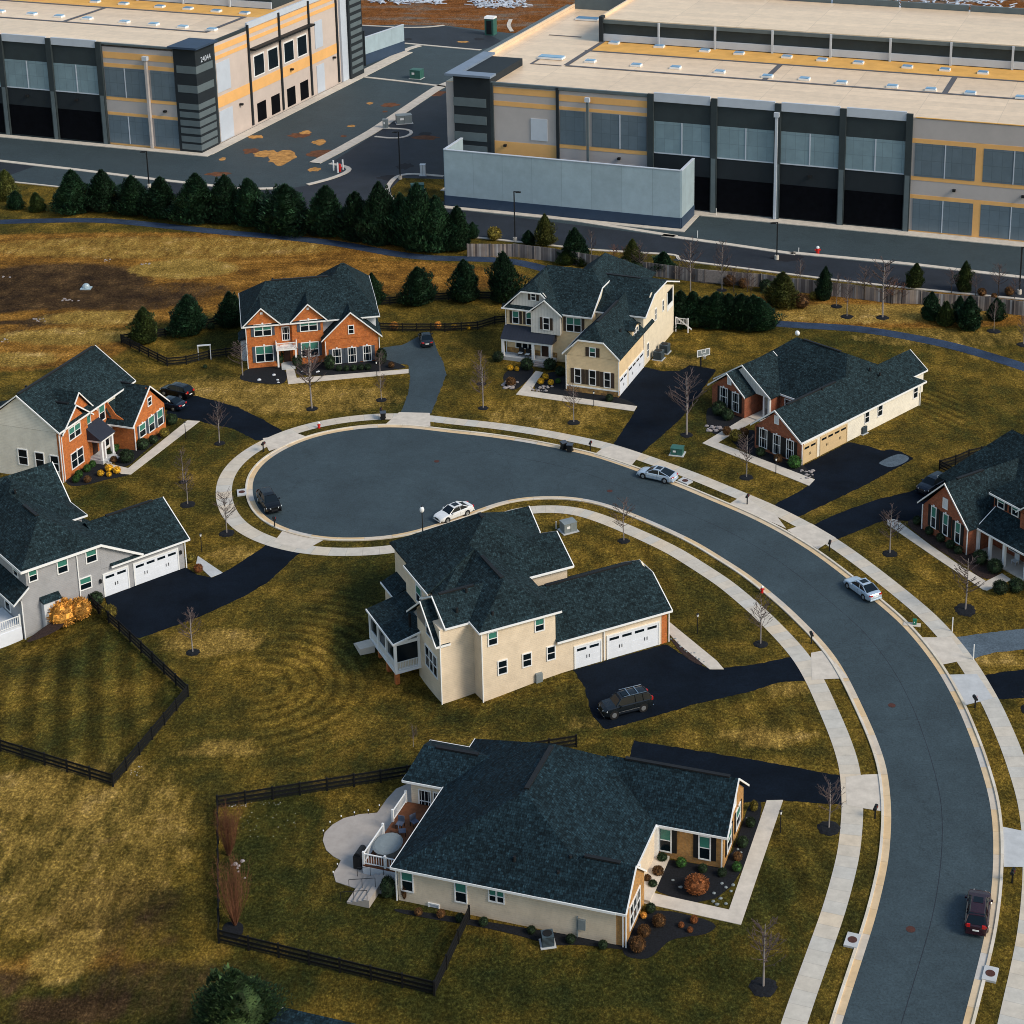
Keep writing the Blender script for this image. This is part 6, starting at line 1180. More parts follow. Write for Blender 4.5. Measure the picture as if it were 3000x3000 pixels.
BL = [('n3','left brick house',[(860,1450,52,'bushg','under the lower window, centre'),(950,1388,50,'bushg','under the lower window, right'),(1008,1340,46,'bushg','beside the porch steps'),(828,1505,48,'bushg','at the left corner'),(1098,1440,42,'yel','left of four at the walk end'),(1190,1385,50,'yel','rear of four at the walk end'),(1188,1450,34,'yel','front centre of four at the walk end'),(1275,1405,48,'yel','right of four at the walk end'),(955,1505,46,'brnb','in front of the green ones'),(1250,1170,52,'bushg','right of the porch'),(1195,1225,50,'bush','right of the porch, lower'),(1305,1125,45,'bushg','right of the porch, upper'),(1560,1125,78,'bush','at the wing corner'),(1670,1075,60,'bush','under the wing middle window'),(1790,1000,60,'olive','under the wing right window'),(1870,860,75,'bush','at the wing far corner'),(1240,1290,45,'brnb','by the lawn patch'),(1380,1260,90,'bush','low spreading, beside the porch lawn')]),
 ('g','grey house',[(450,1250,50,'oran','left of the pair at the wall'),(565,1200,60,'oran','larger of the pair at the wall'),(682,1105,52,'bush','beside the small garage door'),(775,1200,58,'olive','by the fence start at the drive'),(1348,810,42,'olive','tall one at the garage corner'),(1405,885,38,'redb','on the walk edge')]),
 ('n4','cream house with stone base',[(145,1155,34,'yel','left of the porch-side pair'),(207,1165,27,'yel','right of the porch-side pair'),(433,1282,36,'yel','left of three beside the walk'),(478,1240,35,'yel','rear of three beside the walk'),(528,1292,33,'yel','right of three beside the walk'),(595,1278,30,'bushg','right of the golden three'),(300,1125,72,'bush','left of the steps'),(520,1130,72,'bush','right of the steps'),(30,1055,62,'bush','at the porch left corner'),(615,1190,55,'bush','by the garage wing corner'),(150,1290,55,'brnb','amid rocks left of the walk'),(1080,1440,45,'bush','under the stone base')]),
 ('z5','twin-gabled brick house',[(527,865,44,'bush','left of the front door',1.6),(655,880,44,'bush','right of the front door',1.3),(885,895,46,'bush','at the wing left corner',1.5),(950,918,26,'bush','first of the low hedge'),(1002,918,26,'bush','second of the low hedge'),(1055,915,28,'bush','third of the low hedge'),(1105,910,28,'bush','fourth of the low hedge'),(1155,908,28,'bush','last of the low hedge'),(1250,855,46,'bush','at the wing right corner',1.6),(1340,620,36,'oran','by the fence'),(1650,615,32,'oran','behind the parked car'),(1765,625,25,'yel','before the fence, left'),(1868,628,23,'yel','before the fence, right'),(1320,895,26,'brnb','at the end of the walk')]),
 ('z7','tan-garage rambler',[(205,965,50,'bush','at the left corner'),(255,1000,40,'bush','under the left windows'),(300,1118,42,'olive','in the angle of the walk'),(345,1100,35,'brnb','in the walk angle, right'),(440,1208,32,'bush','under the garage window'),(540,1245,30,'brnb','under the garage middle window'),(632,1268,44,'bushg','at the garage corner'),(250,1090,30,'brnb','near the rocks')]),
 ('n5','right-edge brick house',[(280,955,52,'bush','at the drive end of the bed'),(395,1050,52,'bush','second from the drive'),(500,1115,52,'bush','third from the drive'),(590,1180,52,'bush','fourth from the drive'),(665,1232,48,'bush','before the porch corner'),(870,1305,85,'bush','large, before the porch'),(1010,1390,85,'bush','large, before the porch steps'),(1060,1590,85,'bush','spreading, left part beside the steps'),(1210,1570,85,'bush','spreading, right part beside the steps')]),
 ('b','bottom house front bed',[(945,890,38,'bush','under the left window'),(1065,918,38,'bushg','between the two windows'),(1200,955,34,'bush','under the right window'),(1322,980,34,'bush','at the brick corner'),(1415,945,36,'bushg','bright one by the brick corner'),(1450,790,42,'bush','along the brick end, middle'),(1500,665,38,'bush','along the brick end, upper'),(1522,572,30,'olive','at the drive end of the bed',1.5),(918,975,42,'brnb','by the entry'),(885,1055,34,'bush','beside the walk'),(850,1020,32,'brnb','beside the entry wall'),(1163,1048,86,'redb','large mound in the middle',.8),(1420,880,34,'brnb','by the long walk'),(870,1205,38,'bush','below the short walk'),(828,1250,24,'oran','small, below the short walk'),(925,1285,48,'brnb','in the lower bed'),(830,1350,48,'brnb','by the brick end wall, upper'),(790,1435,58,'brnb','by the brick end wall, lower'),(1065,1310,22,'redb','small left one in the lower bed'),(1120,1340,22,'redb','small middle one in the lower bed'),(1145,1275,30,'redb','small upper one in the lower bed'),(122,1342,32,'bush','left of the air conditioner'),(370,1398,36,'bush','right of the air conditioner'),(572,1435,34,'bush','by the meter box'),(690,1390,20,'bush','column at the brick corner',3.4)]),
 ('a','bottom house side wall',[(510,1100,55,'bush','tall column left',1.7),(618,1130,33,'brnb','tall narrow column right',2.6),(700,1228,30,'brnb','low, first along the wall'),(842,1240,32,'brnb','low, second along the wall'),(962,1265,34,'bush','low, by the fence end'),(1110,1290,34,'bush','low, right of the fence end')])]
for z, hn, L in BL:
    for q in L: bush(z, q[0], q[1], q[2], q[3], '%s shrub of the %s, %s' % (CW[q[3]], hn, q[4]) if q[3] != 'oran' else 'tan dry-grass clump of the %s, %s' % (hn, q[4]), q[5] if len(q) > 5 else 1.)
for z, x, y, r_, k_, d in (('p',190,268,48,'olive','brownish bush beyond the board fence right of the screening row'),('m',1590,712,42,'brnb','dark brown bush beyond the board fence, left of two near the right edge'),('m',1812,705,45,'brnb','dark brown bush beyond the board fence, right of two near the right edge'),('z7',470,272,45,'bush','dark bush before the board fence left of the pale pine'),('m',130,790,75,'brnb','low brown thicket below the pale pine'),('z4',1495,620,30,'bush','small dark bush at the yard fence left of the brick house'),('p',1000,455,55,'bush','dark bush behind the ridge of the cream house'),('z4',1452,905,18,'bush','small dark bush outside the gate of the left yard fence'),('p',870,470,30,'olive','low olive bush at the board fence behind the cream house'),('p',1330,500,40,'brnb','twiggy brown bush right of the egg-shaped evergreen'),('p',1520,530,42,'brnb','twiggy brown bush right of the pale board'),('p',1600,545,35,'brnb','small brown bush at the board fence, far right of the board'),('m',840,740,38,'olive','olive bush at the board fence by the white-trunked trees'),('m',1690,742,30,'brnb','small brown bush beyond the board fence at the far right'),('m',230,740,40,'olive','olive bush at the board fence left of the dark cone')): bush(z, x, y, r_, k_, d)
# reddish multi-stem clumps in the fenced yard
for i, (x, yb, yt, d) in enumerate(((1440,870,560,'upper of the two tall reddish bare clumps at the left fence'),(1480,1310,900,'lower of the two tall reddish bare clumps at the left fence'))):
    b = G('l', x, yb); hh = hgt(b, S('l', x, yt)[1]); t_ = empty('bare_shrub', (*b, 0), i, d, 'bare shrub', 'bare clumps at the yard fence'); rn = random.Random(i); mb = MB()
    for k in range(80):
        th = rn.uniform(0, 6.28); rr = rn.uniform(.1, 1)*hh*.25; h_ = hh*rn.uniform(.55, 1.02); p, q, r_ = (cos(th)*.1, sin(th)*.1, 0), (cos(th)*rr*.7, sin(th)*rr*.7, h_*.5), (cos(th)*rr*1.1+rn.uniform(-.1, .1), sin(th)*rr+rn.uniform(-.1, .1), h_)
        mb.tube(p, q, .022, .015, 3, 0); mb.tube(q, r_, .015, .005, 3, 0)
        for j in range(10): a_ = rn.random(); s0 = tuple(q[m_]+(r_[m_]-q[m_])*a_ for m_ in range(3)); mb.tube(s0, (s0[0]+rn.uniform(-.5, .5), s0[1]+rn.uniform(-.5, .5), s0[2]+rn.uniform(.2, .8)), .008, .004, 3, 0)
    mb.build('stems', 'reed', t_)
# ================= vehicles =================
def paint(name, c, rough=.25, metal=.3):
    t = NT(name); f = t.noise(t.coord(), 1.5, 3); m_ = t.done(t.ramp(f, [(.3, tuple(x*.92 for x in c)), (.7, tuple(min(1, x*1.06) for x in c))]), rough, metal, .35); t.b.inputs['Coat Weight'].default_value = .3; t.b.inputs['Coat Roughness'].default_value = .08; return m_
for n_, c_ in (('p_black', (.003, .0035, .005)), ('p_white', (.78, .78, .78)), ('p_silver', (.46, .56, .68)), ('p_wine', (.028, .010, .017)), ('p_navy', (.004, .010, .022)), ('p_dkgrey', (.008, .012, .017))): M[n_] = paint('car_paint_'+n_[2:], c_, .25, .3 if n_ == 'p_silver' else .15)
def loft(mb, secs, close=True):
    n = len(secs[0])
    for a, b in zip(secs[:-1], secs[1:]):
        for i in range(n):
            j = (i+1) % n
            if not close and j == 0: continue
            mb.poly([a[i], a[j], b[j], b[i]])
    mb.poly(secs[0][::-1]); mb.poly(secs[-1])
def interp(T, x):
    for (x0, y0), (x1, y1) in zip(T[:-1], T[1:]):
        if x0 <= x <= x1: k = (x-x0)/(x1-x0 or 1); k = k*k*(3-2*k) if False else k; return y0+(y1-y0)*k
    return T[-1][1] if x > T[-1][0] else T[0][1]
KINDS = {  # length, width, belt profile (x from the nose), roof profile, wheel positions
 'sedan': dict(L=4.85, W=1.84, hood=[(0,.55),(.08,.68),(.5,.80),(1.35,.93),(3.9,1.0),(4.5,1.0),(4.78,.92),(4.85,.7)], gh=[(1.25,.93),(2.05,1.42),(2.6,1.47),(3.3,1.44),(4.2,1.02)], roof=(2.05, 3.3), r=.33, wb=(.92, 3.75)),
 'hatch': dict(L=4.95, W=1.9, hood=[(0,.52),(.08,.66),(.5,.8),(1.4,.92),(3.9,.98),(4.6,1.0),(4.9,.9),(4.95,.7)], gh=[(1.2,.92),(2.15,1.40),(2.7,1.44),(3.3,1.38),(4.55,1.02)], roof=(2.15, 3.2), r=.35, wb=(.95, 3.9)),
 'suv': dict(L=4.85, W=1.93, hood=[(0,.62),(.06,.85),(.5,1.02),(1.25,1.10),(4.3,1.14),(4.78,1.1),(4.85,.8)], gh=[(1.15,1.1),(1.85,1.66),(2.5,1.72),(4.1,1.68),(4.72,1.14)], roof=(1.85, 4.2), r=.37, wb=(.92, 3.8)),
 'bigsuv': dict(L=5.15, W=2.0, hood=[(0,.66),(.05,.95),(.4,1.10),(1.35,1.16),(4.9,1.2),(5.1,1.16),(5.15,.75)], gh=[(1.25,1.16),(1.85,1.80),(2.4,1.86),(4.7,1.84),(5.05,1.2)], roof=(1.85, 4.8), r=.41, wb=(1.0, 4.05))}
def car(kind, front, rear, pm, label, loc=None, rails=False, sun=True, lower=None):
    K = KINDS[kind]; L, W = K['L'], K['W']; cx_, cy_ = (front[0]+rear[0])/2, (front[1]+rear[1])/2; an = math.atan2(rear[1]-front[1], rear[0]-front[0])
    t_ = empty('parked_car', (cx_, cy_, .03), an, label, 'car'); X = lambda x: x-L/2
    hb = MB(); secs = []; xs_ = [0, .05, .15, .4, .8, 1.3, 1.9, 2.6, 3.3, L-.9, L-.45, L-.15, L-.04, L]
    for x in xs_:
        zt = interp(K['hood'], x); e = min(x, L-x); wf = W/2*(1-.20*max(0, 1-e/.6)**2); zb = .24+.14*max(0, 1-e/.5)
        s_ = [(-wf*.92, zb), (-wf, zb+.12), (-wf, zt*.72), (-wf*.95, zt-.06), (-wf*.86, zt), (-wf*.4, zt+.025), (wf*.4, zt+.025), (wf*.86, zt), (wf*.95, zt-.06), (wf, zt*.72), (wf, zb+.12), (wf*.92, zb)]
        secs.append([(X(x), y, z) for y, z in s_])
    loft(hb, secs); body = hb.build('body', pm, t_, True); body.data.polygons[-1].use_smooth = False
    gb = MB(); gx = [g_[0] for g_ in K['gh']]; secs = []
    for x in [gx[0]+(gx[-1]-gx[0])*i/16 for i in range(17)]:
        zt = interp(K['gh'], x); zb = interp(K['hood'], x)-.03; wb_ = W/2*.86; wt = W/2*(.86-.24*max(0, (zt-zb))/.75); zt = max(zt, zb+.012)
        secs.append([(X(x), y, z) for y, z in ((-wb_, zb), (-wt, zt-.03), (-wt*.8, zt), (wt*.8, zt), (wt, zt-.03), (wb_, zb))])
    loft(gb, secs); gl = gb.build('window_glass', 'glass', t_, True)
    rb = MB(); r0, r1 = K['roof']; secs = []
    for i in range(9):
        x = r0+(r1-r0)*i/8; zt = interp(K['gh'], x)+.012; zb = interp(K['hood'], x); wt = W/2*(.86-.24*(zt-zb)/.75)
        secs.append([(X(x), y, z) for y, z in ((-wt-.015, zt-.08), (-wt*.85, zt+.005), (0, zt+.022), (wt*.85, zt+.005), (wt+.015, zt-.08), (0, zt-.06))])
    loft(rb, secs); rb.build('roof', pm, t_, True)
    if sun: sb = MB(); sb.box(X(r0+.25), X(r0+.95), -.38, .38, interp(K['gh'], r0+.6)+.03, interp(K['gh'], r0+.6)+.05); sb.build('sunroof', 'glass', t_)
    for sd in (-1, 1):
        pb = MB(); tp = lambda x: (X(x), sd*(W/2*(.86-.24*(interp(K['gh'], x)-interp(K['hood'], x))/.75)+.01), interp(K['gh'], x)-.03); bt = lambda x: (X(x), sd*(W/2*.862+.01), interp(K['hood'], x))
        pb.tube(tp(r0), bt(gx[0]+.05), .035, .04, 4); pb.tube(tp(r1), bt(gx[-1]-.08), .05, .06, 4)
        for x in ([(gx[0]+gx[-1])/2+.1] + ([(r1-.75)] if 'suv' in kind else [])): pb.tube(tp(x), bt(x+.05), .035, .04, 4)
        build_split(pb, 'pillar', pm, t_)
        mb = MB(); mb.box(X(gx[0]+.35), X(gx[0]+.5), sd*(W/2-.02), sd*(W/2+.17), interp(K['hood'], 1.5)-.02, interp(K['hood'], 1.5)+.13); mb.build('wing_mirror', pm, t_)
        for x in K['wb']:
            r_ = K['r']; wb = MB(); wb.tube((X(x), sd*(W/2-.22), r_), (X(x), sd*(W/2+.01), r_), r_, r_*.97, 18); w_ = wb.build('wheel', 'tyre', t_)
            rm = MB(); rm.tube((X(x), sd*(W/2-.02), r_), (X(x), sd*(W/2+.022), r_), r_*.66, r_*.6, 10); rm.build('rim', 'rim', w_)
            ar = MB(); ar.tube((X(x), sd*(W/2-.25), r_+.03), (X(x), sd*(W/2+.004), r_+.03), r_*1.17, r_*1.17, 18); ar.build('wheel_arch', 'black', t_)
        zf = interp(K['hood'], .3)-.12
        hl = MB(); hl.ext([(X(.02), sd*W*.22, zf-.16), (X(.03), sd*W*.22, zf), (X(.36), sd*W*.455, zf+.04), (X(.30), sd*W*.47, zf-.10)], (-.03, sd*.02, .015)); hl.build('headlight', 'lamp_l', t_)
        zr = interp(K['hood'], L-.3)-.2; tl = MB()
        tl.box(X(L-.10), X(L+.008), sd*W*.24, sd*W*.385, zr, zr+(.28 if 'suv' in kind else .15)); tl.box(X(L-.22), X(L-.1), sd*W*.385, sd*W*.437, zr, zr+.14); tl.build('tail_light', 'red_l', t_)
        db = MB(); zb_ = interp(K['hood'], 2.5)
        for x in (gx[0]+.15, (gx[0]+gx[-1])/2, gx[-1]-.75): db.box(X(x)-.008, X(x)+.008, sd*(W/2-.01), sd*(W/2+.004), .4, zb_-.1)
        build_split(db, 'door_seam', 'black', t_)
        if lower: lb = MB(); lb.box(X(1.45), X(L-1.5), sd*(W/2-.02), sd*(W/2+.025), .42, .62); lb.build('side_trim', lower, t_)
        if rails: lb = MB(); lb.bar((X(r0+.3), sd*W*.33, interp(K['gh'], 3)+.11), (X(r1-.3), sd*W*.33, interp(K['gh'], 3)+.11), .04, .05); lb.build('roof_rail', 'chrome', t_)
    if rails:
        for x in (r0+.9, r0+1.8): lb = MB(); lb.box(X(x)-.03, X(x)+.03, -W*.33, W*.33, interp(K['gh'], 3)+.08, interp(K['gh'], 3)+.11); lb.build('roof_bar', 'chrome', t_)
    g_ = MB(); g_.box(X(-.02), X(.06), -W*.2, W*.2, .42, .62); g_.build('grille', 'black', t_); g_ = MB(); g_.box(X(-.03), X(.05), -W*.42, W*.42, .28, .38); g_.build('front_bumper', 'chrome' if lower else pm, t_)
    g_ = MB(); g_.box(X(L-.02), X(L+.015), -.26, .26, .62, .75); g_.build('number_plate', 'white', t_); g_ = MB(); g_.box(X(L-.08), X(L+.04), -W*.42, W*.42, .3, .42); g_.build('rear_bumper', pm if not lower else 'chrome', t_)
    return t_
car('suv', G('k', 497,862), G('k', 415,745), 'p_black', 'black sport utility car parked nose outward at the left of the turning circle', sun=False)
car('sedan', G('k', 1655,918), G('k', 1868,838), 'p_white', 'white saloon parked at the near kerb of the turning circle')
car('hatch', G('z6', 1150,1668), G('z6', 1390,1722), 'p_silver', 'silver hatchback with dark glass roof, parked at the far kerb').children
car('sedan', G('r', 690,742), G('r', 888,885), 'p_silver', 'silver saloon parked at the right kerb, midway along the street')
car('suv', G('q', 1437,1150), G('q', 1412,1385), 'p_wine', 'burgundy sport utility car parked at the kerb, lower right corner')
car('bigsuv', G('n2', 850,1765), G('n2', 1290,1655), 'p_dkgrey', 'large dark sport utility car with pale lower trim on the middle house driveway', rails=True, lower='chrome')
car('suv', G('z4', 1160,1085), G('z4', 1350,1130), 'p_black', 'black sport utility car on the drive behind the left brick house, rear one', sun=False)
car('sedan', G('z4', 1130,1180), G('z4', 1262,1205), 'p_navy', 'dark blue saloon on the drive half hidden by the left brick house', sun=False)
car('sedan', G('z5', 1558,700), G('z5', 1573,765), 'p_dkgrey', 'dark saloon seen from behind at the end of the grey curved driveway')
car('suv', G('n5', 318,712), G('n5', 540,595), 'p_navy', 'dark blue car beside the gable of the right-edge brick house', sun=False)
M['ac'] = plain('dark_blue_grey_casing', (.05, .075, .095), .5, .15)
# ================= street furniture and small things =================
def T_(name, z, x, y, label, cat, group=None, rz=0.): b = GD(z, x, y); return empty(name, b, rz, label, cat, group), b
for z, x, y, d in (('k',415,418,'where the left brick house driveway meets the pavement'),('k',495,955,'beside the front of the black car on the circle'),('k',1247,175,'at the head of the circle left of the grey drive'),('k2',1037,412,'beside the black drive of the cream house'),('z7',365,1503,'left of the first concrete apron on the far kerb'),('r',555,518,'right of the second driveway apron on the far kerb'),('r',428,1172,'on the inner verge above the middle house apron'),('r',1585,1628,'on the outer verge below the right-hand aprons'),('q',780,640,'on the inner verge just below the bottom driveway apron'),('q',1642,1045,'on the outer verge above the burgundy car')):
    t_, b = T_('mailbox', z, x, y, 'black mailbox on a post '+d, 'mailbox', 'mailboxes along the street', random.uniform(-.5, .5)); mb = MB(); mb.box(-.06, .06, -.06, .06, 0, 1.35); mb.build('post', 'black', t_)
    mb = MB(); mb.ext([(-.15, -.3, .98), (.15, -.3, .98), (.15, -.3, 1.13), (.09, -.3, 1.22), (-.09, -.3, 1.22), (-.15, -.3, 1.13)][::-1], (0, .75, 0)); mb.build('box', 'black', t_); mb = MB(); mb.box(.15, .18, .0, .03, 1.1, 1.32); mb.build('flag', 'red', t_)
for z, x, y, hh, d in (('z4',1315,1408,1.9,'beside the long walk of the left brick house'),('g',1428,768,2.0,'on the grass right of the grey house garage'),('z5',1218,972,1.9,'at the walk of the twin-gabled brick house'),('z6',820,1182,1.8,'on the walk of the stone-based cream house'),('z7',527,1330,1.8,'on the walk of the brick rambler'),('n5',97,1115,1.8,'on the walk of the right-edge brick house'),('n2',1750,988,2.0,'on the grass right of the middle house'),('q',185,730,1.9,'on the grass right of the bottom house walk')):
    t_, b = T_('lamp_post', z, x, y, 'short black garden lamp '+d, 'garden lamp', 'garden lamp posts'); mb = MB(); mb.tube((0, 0, 0), (0, 0, hh), .05, .04, 8); mb.build('pole', 'black', t_); mb = MB(); mb.tube((0, 0, hh), (0, 0, hh+.3), .08, .13, 6); mb.build('lantern', 'glove', t_); mb = MB(); mb.tube((0, 0, hh+.3), (0, 0, hh+.42), .17, .02, 6); mb.build('cap', 'black', t_)
t_, b = T_('street_lamp', 'k', 1543, 1010, 'tall black street lamp with white acorn globe on the near verge of the circle', 'street lamp'); hh = hgt(b, S('k', 1538, 805)[1]); mb = MB(); mb.tube((0, 0, 0), (0, 0, .6), .14, .09, 10); mb.tube((0, 0, .6), (0, 0, hh-.75), .07, .055, 10); mb.build('pole', 'black', t_)
mb = MB(); mb.ball((0, 0, hh-.42), .27, .27, .38, 12, 8); mb.build('globe', 'glove', t_, True); mb = MB(); mb.tube((0, 0, hh-.85), (0, 0, hh-.7), .08, .15, 10); mb.build('collar', 'black', t_); mb = MB(); mb.tube((0, 0, hh-.08), (0, 0, hh+.12), .1, .02, 8); mb.build('finial', 'black', t_)
for z, x, y, d in (('k',808,250,'on the verge at the head of the circle'),('r',80,812,'on the inner verge opposite the silver saloon')):
    t_, b = T_('fire_hydrant', z, x, y, 'red fire hydrant with white top '+d, 'fire hydrant', 'fire hydrants'); mb = MB(); mb.tube((0, 0, 0), (0, 0, .62), .14, .13, 10); mb.tube((-.24, 0, .42), (.24, 0, .42), .08, .08, 8); mb.tube((0, -.22, .42), (0, 0, .42), .09, .09, 8); mb.tube((0, 0, 0), (0, 0, .08), .2, .2, 10); mb.build('body', 'red', t_); mb = MB(); mb.ball((0, 0, .68), .15, .15, .17, 10, 6); mb.build('bonnet', 'white', t_)
def cab(z, x, y, w_, d_, h_, mat, label, cat, rz=.3, pad=True, name='utility_cabinet'):
    t_, b = T_(name, z, x, y, label, cat, None, rz)
    if pad: mb = MB(); mb.box(-w_/2-.2, w_/2+.2, -d_/2-.2, d_/2+.2, 0, .1); mb.build('pad', 'conc_c', t_)
    mb = MB(); mb.box(-w_/2, w_/2, -d_/2, d_/2, .1, h_); mb.build('body', mat, t_); mb = MB(); mb.ext([(-w_/2-.04, -d_/2-.04, h_), (-w_/2-.04, d_/2+.04, h_), (-w_/2-.04, d_/2+.04, h_+.05), (-w_/2-.04, 0, h_+.1), (-w_/2-.04, -d_/2-.04, h_+.05)], (w_+.08, 0, 0)); mb.build('lid', mat, t_)
    mb = MB(); mb.box(-.015, .015, -d_/2-.012, -d_/2, .15, h_-.05); mb.build('door_seam', 'black', t_)
    mb = MB(); mb.box(-w_*.3, -w_*.05, -d_/2-.015, -d_/2, h_*.5, h_*.75); mb.build('notice', 'white', t_)
cab('k2', 1653, 435, 1.5, 1.2, .95, 'teal_box', 'green utility cabinet on the grass right of the cream house driveway', 'utility cabinet', -.25)
cab('c', 1168, 272, 1.6, 1.3, 1.2, 'grey_box', 'grey-green utility cabinet on the grass behind the middle house', 'utility cabinet', .5)
cab('n7', 1035, 738, 2.6, 2.2, 2.1, 'teal_box', 'dark green equipment box on a white pad between the warehouses', 'equipment box', -.3)
cab('n7', 913, 1160, 3.2, 2.0, 1.8, 'grey_box', 'pale grey equipment box beside the long kerb between the warehouses', 'equipment box', .3)
cab('n7', 740, 1208, 1.1, .8, 1.9, 'grey_box', 'narrow grey cabinet at the kerbed island between the warehouses', 'equipment box', .0)
cab('n7', 1093, 1655, 1.0, .8, 2.2, 'white', 'slim white cabinet on the grass island left of the screen wall', 'equipment box', .0)
cab('n7', 1040, 1800, 2.4, 1.6, 1.3, 'teal_box', 'low green box on the grass island behind the screening row', 'equipment box', .2)
for i, (z, x, y, rz, d) in enumerate((('n4',1545,1068,1.2,'nearer of two beside the cream house'),('n4',1602,1005,1.2,'farther of two beside the cream house'),('z7',1015,1098,.8,'beside the tan-garage rambler'),('a',1512,1428,.2,'at the side wall of the bottom house'))):
    t_, b = T_('air_conditioner', z, x, y, 'square air conditioner unit, '+d, 'air conditioner', None, rz); e = 1.25 if i < 2 else .95; mb = MB(); mb.box(-e/2, e/2, -e/2, e/2, .08, e*1.05); mb.build('casing', 'ac', t_)
    mb = MB(); mb.tube((0, 0, e*1.05), (0, 0, e*1.05+.05), e*.4, e*.4, 14); mb.build('fan_grille', 'black', t_); mb = MB(); mb.box(-e/2-.15, e/2+.15, -e/2-.15, e/2+.15, 0, .08); mb.build('pad', 'conc_c', t_)
    mb = MB()
    for k in range(7): mb.box(-e/2-.012, e/2+.012, -e/2-.012, e/2+.012, .2+k*.12*e, .225+k*.12*e)
    mb.build('louvre_stack', 'black', t_)
for z, x, y, hh, lb in (('r',1424,1086,1.6,'white marker post on the lawn beside the gravel drive, upper'),('r',1573,1286,1.7,'white marker post beside the gravel drive, lower'),('c',1105,262,.9,'small white post beside the cabinet behind the middle house'),('m',110,385,.8,'small white post on the industrial kerb above the hedge'),('p',1340,282,1.2,'white standpipe at the kerb right of the screen wall corner'),('p',1445,160,1.4,'white standpipe at the foot of the black louvred bays')):
    b = G(z, x, y); mb = MB(); mb.tube((0, 0, 0), (0, 0, hh), .06, .055, 8); mb.ball((0, 0, hh), .065, .065, .06, 8, 4); o = mb.build('marker_post', 'white'); o.location = (*b, 0); tag(o, lb, 'marker post')
def pole(z, x, y, xt, yt, lb, arm=1):
    t_, b = T_('light_pole', z, x, y, lb, 'light pole', 'light poles along the industrial road'); hh = hgt(b, S(z, xt, yt)[1]); mb = MB(); mb.box(-.1, .1, -.1, .1, .5, hh); mb.build('pole', 'black', t_); mb = MB(); mb.tube((0, 0, 0), (0, 0, .7), .38, .36, 12); mb.build('footing', 'conc_p', t_)
    mb = MB(); mb.box(-.1, arm*.9, -.05, .05, hh-.1, hh); mb.build('arm', 'black', t_); mb = MB(); mb.box(arm*.25, arm*1.15, -.25, .25, hh-.25, hh-.1); mb.build('lamp_head', 'black', t_)
pole('z1', 845, 1062, 830, 855, 'black square-headed light pole in front of the left warehouse tower', -1); pole('n7', 878, 1690, 866, 1240, 'black light pole on the grass island left of the screen wall', -1); pole('p', 307, 303, 307, 20, 'black light pole in front of the long screen wall', 1); pole('p', 1788, 405, 1795, 195, 'black light pole before the louvred bays, above the pale pine', -1); pole('m', 1893, 720, 1925, 340, 'black light pole at the right edge of the industrial road', 1)
# bins
for z, x, y, lb, rz in (('k2',850,402,'tilted black wheelie bin left one of two on the verge below the cream house',.5),('k2',893,418,'black wheelie bin right one of two on the verge below the cream house',-.2),('k',1262,190,'black refuse bin beside the mailbox at the circle head',.2)):
    t_, b = T_('wheelie_bin', z, x, y, lb, 'bin', None, rz); mb = MB(); mb.ext([(-.28, -.3, .08), (.28, -.3, .08), (.36, -.38, 1.0), (-.36, -.38, 1.0)][::-1], (0, .7, 0)); mb.build('body', 'black', t_); mb = MB(); mb.box(-.4, .4, -.42, .42, 1.0, 1.08); mb.build('lid', 'shutter_gr', t_)
    for sd in (-1, 1): mb = MB(); mb.tube((sd*.3, .3, .12), (sd*.38, .3, .12), .12, .12, 10); mb.build('wheel', 'tyre', t_)
# basketball hoop
t_, b = T_('basketball_hoop', 'z6', 1576, 905, 'basketball hoop with white-edged backboard at the cream house driveway', 'basketball hoop', None, .5); hh = hgt(b, S('z6', 1570, 770)[1]); mb = MB(); mb.box(-.09, .09, -.09, .09, 0, hh*.82); mb.build('pole', 'black', t_)
mb = MB(); mb.box(-.09, .09, -.7, 0, hh*.72, hh*.78); mb.build('arm', 'black', t_); bb = MB(); bb.box(-1.0, 1.0, -.75, -.7, hh*.68, hh*1.0); bo = bb.build('backboard', 'grey_box', t_)
mb = MB(); z0, z1 = hh*.66, hh*1.02
for q in ((-1.05, -.95, z0, z1), (.95, 1.05, z0, z1), (-.95, .95, z0, z0+.1), (-.95, .95, z1-.1, z1), (-.35, .35, z0+.45, z0+.52), (-.35, .35, z0+.95, z0+1.02), (-.35, -.28, z0+.5, z0+1.0), (.28, .35, z0+.5, z0+1.0)): mb.box(q[0], q[1], -.79, -.75, q[2], q[3])
mb.build('border', 'white', bo); mb = MB()
for k in range(14): a_ = k*pi/7; c_ = (k+1)*pi/7; mb.tube((.25*cos(a_), -1.05+.25*sin(a_), hh*.72), (.25*cos(c_), -1.05+.25*sin(c_), hh*.72), .03, .03, 4, 0); mb.tube((.25*cos(a_), -1.05+.25*sin(a_), hh*.72), (.14*cos(a_), -1.05+.14*sin(a_), hh*.72-.45), .012, .012, 3, 0)
mb.build('hoop', 'white', t_)
# porta-toilet
t_, b = T_('portable_toilet', 'n7', 1733, 325, 'dark green portable toilet with white roof at the edge of the clay site', 'portable toilet', None, -.3); mb = MB(); mb.box(-1.2, 1.2, -1.2, 1.2, 0, 4.3); mb.build('cabin', 'teal_box', t_); mb = MB(); mb.ext([(-1.3, -1.3, 4.3), (-1.3, 1.3, 4.3), (-1.3, .9, 4.8), (-1.3, -.9, 4.8)], (2.6, 0, 0)); mb.build('roof', 'white', t_); mb = MB(); mb.box(-.7, .7, -1.26, -1.2, .3, 3.8); mb.build('door', 'black', t_)
